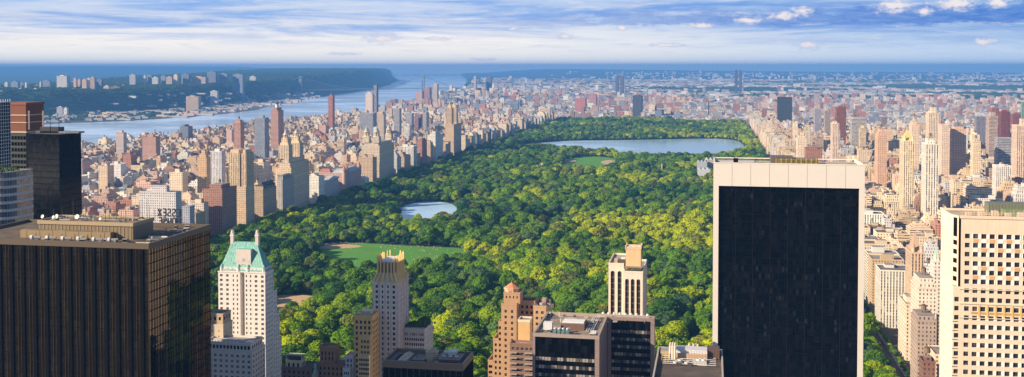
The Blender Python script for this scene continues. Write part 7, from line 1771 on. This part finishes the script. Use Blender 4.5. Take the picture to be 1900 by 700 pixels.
# the nearest trees that can be seen, one by one
def tree_vis():
    k = .5; buf = np.zeros((350, 950), dtype=bool); it = [(pbox(*q[:6]), None) for q in ITEMS]
    for i, p in enumerate(PT):
        if p[1] < 1500: q = VARIANTS[p[5]]; rd = q[2] * p[3]; hh = q[3] * p[3]; it.append((pbox(p[0] - rd, p[0] + rd, p[1] - .1, p[1] + .1, p[2] + hh * .2, p[2] + hh), i))
    it.sort(key=lambda t: t[0][4]); out = {}
    for (l, r, t_, bt, d), i in it:
        c0, c1, r0, r1 = max(0, int(l * k)), min(950, int(r * k) + 1), max(0, int(t_ * k)), min(350, int(bt * k) + 1)
        if c1 <= c0 or r1 <= r0: continue
        s = buf[r0:r1, c0:c1]
        if i is not None: out[i] = int((~s).sum())
        s[:] = True
    return out
tv = tree_vis(); one = sorted(tv, key=lambda i: -tv[i])[:300]; oset = set(one)
marks = [m for m in LM if m[1] > 440] + [(730, 480, 'the big lawn'), (550, 553, 'the sandy ball field'), (1262, 560, 'the gap beside the arched tower'), (800, 388, 'the small lake')]
marks = [m if 'mirrored' not in m[2] else m for m in marks]
marks += [(1640, 640, 'the avenue gap right of the slab')]
tp = []
for i in one: p = PT[i]; a, b, _ = proj(p[0], p[1], p[2] + 14); tp.append((a, b, SHAPE[p[5]] + ' tree'))
tn = describe(tp, marks, 'tree')
for k, i in enumerate(one):
    p = PT[i]; T = thing('park_tree', tn[k], 'tree', p[:3], 'trees of the near park'); T.scale = (p[3],) * 3; T.rotation_euler = (0, 0, p[4])
    for nm, me in (('trunk', TRUNK[p[5]]), ('crown', CROWN[p[5]])): o = bpy.data.objects.new(nm, me); COL.objects.link(o); o.parent = T
scatter('park_woods', [p for i, p in enumerate(PT) if i not in oset], src, 6, 'dense green canopy of the park woods', 'woods')
print('trees', len(PT))
# street trees and the woods beyond
ST = []
for _ in range(5200):
    west = R.random() < .5; yy = R.uniform(1300, 5000); a, b = R.choice(WB if west else EB); j = int((yy - 750) / 80.5); yy = 750 + 80.5 * j + R.choice((2, 6.5, 40)) ; xx = R.uniform(a, b); px, _, _ = proj(xx, yy, 8)
    if 0 < px < 1900 and not taken(xx - 3, xx + 3, yy - 3, yy + 3): ST.append((xx, yy, 0, R.uniform(.4, .75), R.random() * 6.28, R.randrange(6)))
scatter('street_trees', ST, src, 6, 'small street trees between the city blocks', 'trees')
FW = []
while len(FW) < 16000:
    yy = R.uniform(4000, 22000) if R.random() < .6 else R.uniform(4000, 9000); d = R.uniform(150, 2600); xx = float(nj_x(yy)) - d; z = ground_h(xx, yy)
    px, _, _ = proj(xx, yy, z)
    if px < -30 or px > 900: continue
    if z < 3 and R.random() < .8: continue
    FW.append((xx, yy, z - 4, R.uniform(.7, 1.5) * (1 if yy < 9000 else 1.5), R.random() * 6.28, R.randrange(4)))
n0 = len(FW)
while len(FW) < n0 + 14000:
    yy = R.uniform(5000, 20000) if R.random() < .75 else R.uniform(5000, 9500); xx = R.uniform(max(float(ny_x(yy)) + 20, -yy * .5), yy * .38); g = float(wav(np.array(xx * .45), np.array(yy), 700.0, .3)) + .5 * float(wav(np.array(xx * .6), np.array(yy), 260.0, 1.3))
    if yy > 8300 and g < .12 and R.random() < .75: continue
    if yy < 8300 and R.random() < .75 and not (300 < xx + 1250 < 480 and yy < 7600): continue
    if taken(xx - 10, xx + 10, yy - 10, yy + 10): continue
    FW.append((xx, yy, ground_h(xx, yy) - 3, R.uniform(.5, 1.2) * (1 if yy < 8300 else 1.4), R.random() * 6.28, R.randrange(4)))
scatter('far_woods', FW, srcf, 4, 'woods and parks of the far shore and the northern hills', 'woods')

# ================================================================== cars on the avenue beside the park
def car_mesh(col):
    M = MB(); M.frustum((-.95, .95, -2.3, 2.3), .35, (-.9, .9, -2.2, 2.2), .95, 'metal_paint', col); b = M.mesh('body')
    M = MB(); M.frustum((-.85, .85, -1.5, 1.3), .951, (-.68, .68, -1.0, .8), 1.5, 'window_glass', top='metal_paint', tcol=col); c = M.mesh('cabin')
    return b, c
cm = {'yellow': car_mesh((.75, .48, .03)), 'white': car_mesh((.75, .75, .75)), 'black': car_mesh((.02, .02, .02)), 'red': car_mesh((.5, .04, .03))}
M = MB(); M.bar((-.12, 0, 0), (.12, 0, 0), .34, 'black_paint', n=10); wheel = M.mesh('wheel')
cars = [(151, 960, 'yellow'), (156, 985, 'black'), (151, 1012, 'white'), (156, 1040, 'yellow'), (151, 1068, 'red'), (156, 1100, 'white'), (151, 1135, 'yellow'), (156, 1170, 'black')]
for k, (x, y, c) in enumerate(cars):
    T = thing('car', '%s car on the avenue right of the slab, %s from the camera' % (c, 'nearest' if k == 0 else ORD[k]), 'car', (x, y, .37), 'cars on the park-side avenue')
    for nm, me in zip(('body', 'cabin'), cm[c]): o = bpy.data.objects.new(nm, me); COL.objects.link(o); o.parent = T
    for (u, v) in ((-.9, -1.4), (.9, -1.4), (-.9, 1.4), (.9, 1.4)): o = bpy.data.objects.new('wheel', wheel); COL.objects.link(o); o.parent = T; o.location = (u, v, .34)
# people resting on the big lawn, too small and too many to tell apart
M = MB()
cxm = sum(p[0] for p in meadow) / len(meadow)
for _ in range(260):
    p = R.choice(meadow); q = R.choice(meadow); f = R.random(); x, y = p[0] + (q[0] - p[0]) * f, p[1] + (q[1] - p[1]) * f
    if inpoly(x, y, meadow):
        c = R.choice(((.7, .7, .7), (.5, .2, .15), (.15, .2, .4), (.6, .55, .4), (.1, .1, .1))); M.cone(x, y, .30, .9, .22, 2.1, 'stone', c, 6); M.cone(x, y, .14, 2.1, .12, 2.4, 'stone', (.4, .27, .2), 6)
        if R.random() < .5: M.box(x + .6, x + 2.2, y - .7, y + .7, .9, .95, 'stone', R.choice(((.6, .6, .65), (.5, .2, .2), (.2, .3, .5))))
tag(M.build('lawn_crowd'), 'tiny scattered people on the big lawn', 'crowd', kind='stuff')

# ================================================================== AIR
M = MB(); M.box(-40000, 40000, -40000, 40000, -24, 335, 'wall_plain', bottom=True)
hz = M.build('haze'); hz.data.materials.clear()
hm = bpy.data.materials.new('haze_air'); hm.use_nodes = True; t = NT(hm.node_tree); t.n.clear()
v = t.new('ShaderNodeVolumePrincipled'); v.inputs['Color'].default_value = (0.15, 0.43, 1.0, 1); v.inputs['Density'].default_value = HAZE; v.inputs['Anisotropy'].default_value = 0.0
o_ = t.new('ShaderNodeOutputMaterial'); t.l.new(v.outputs[0], o_.inputs['Volume']); hz.data.materials.append(hm); tag(hz, 'thin blue air that fades the distance', 'haze', kind='stuff')
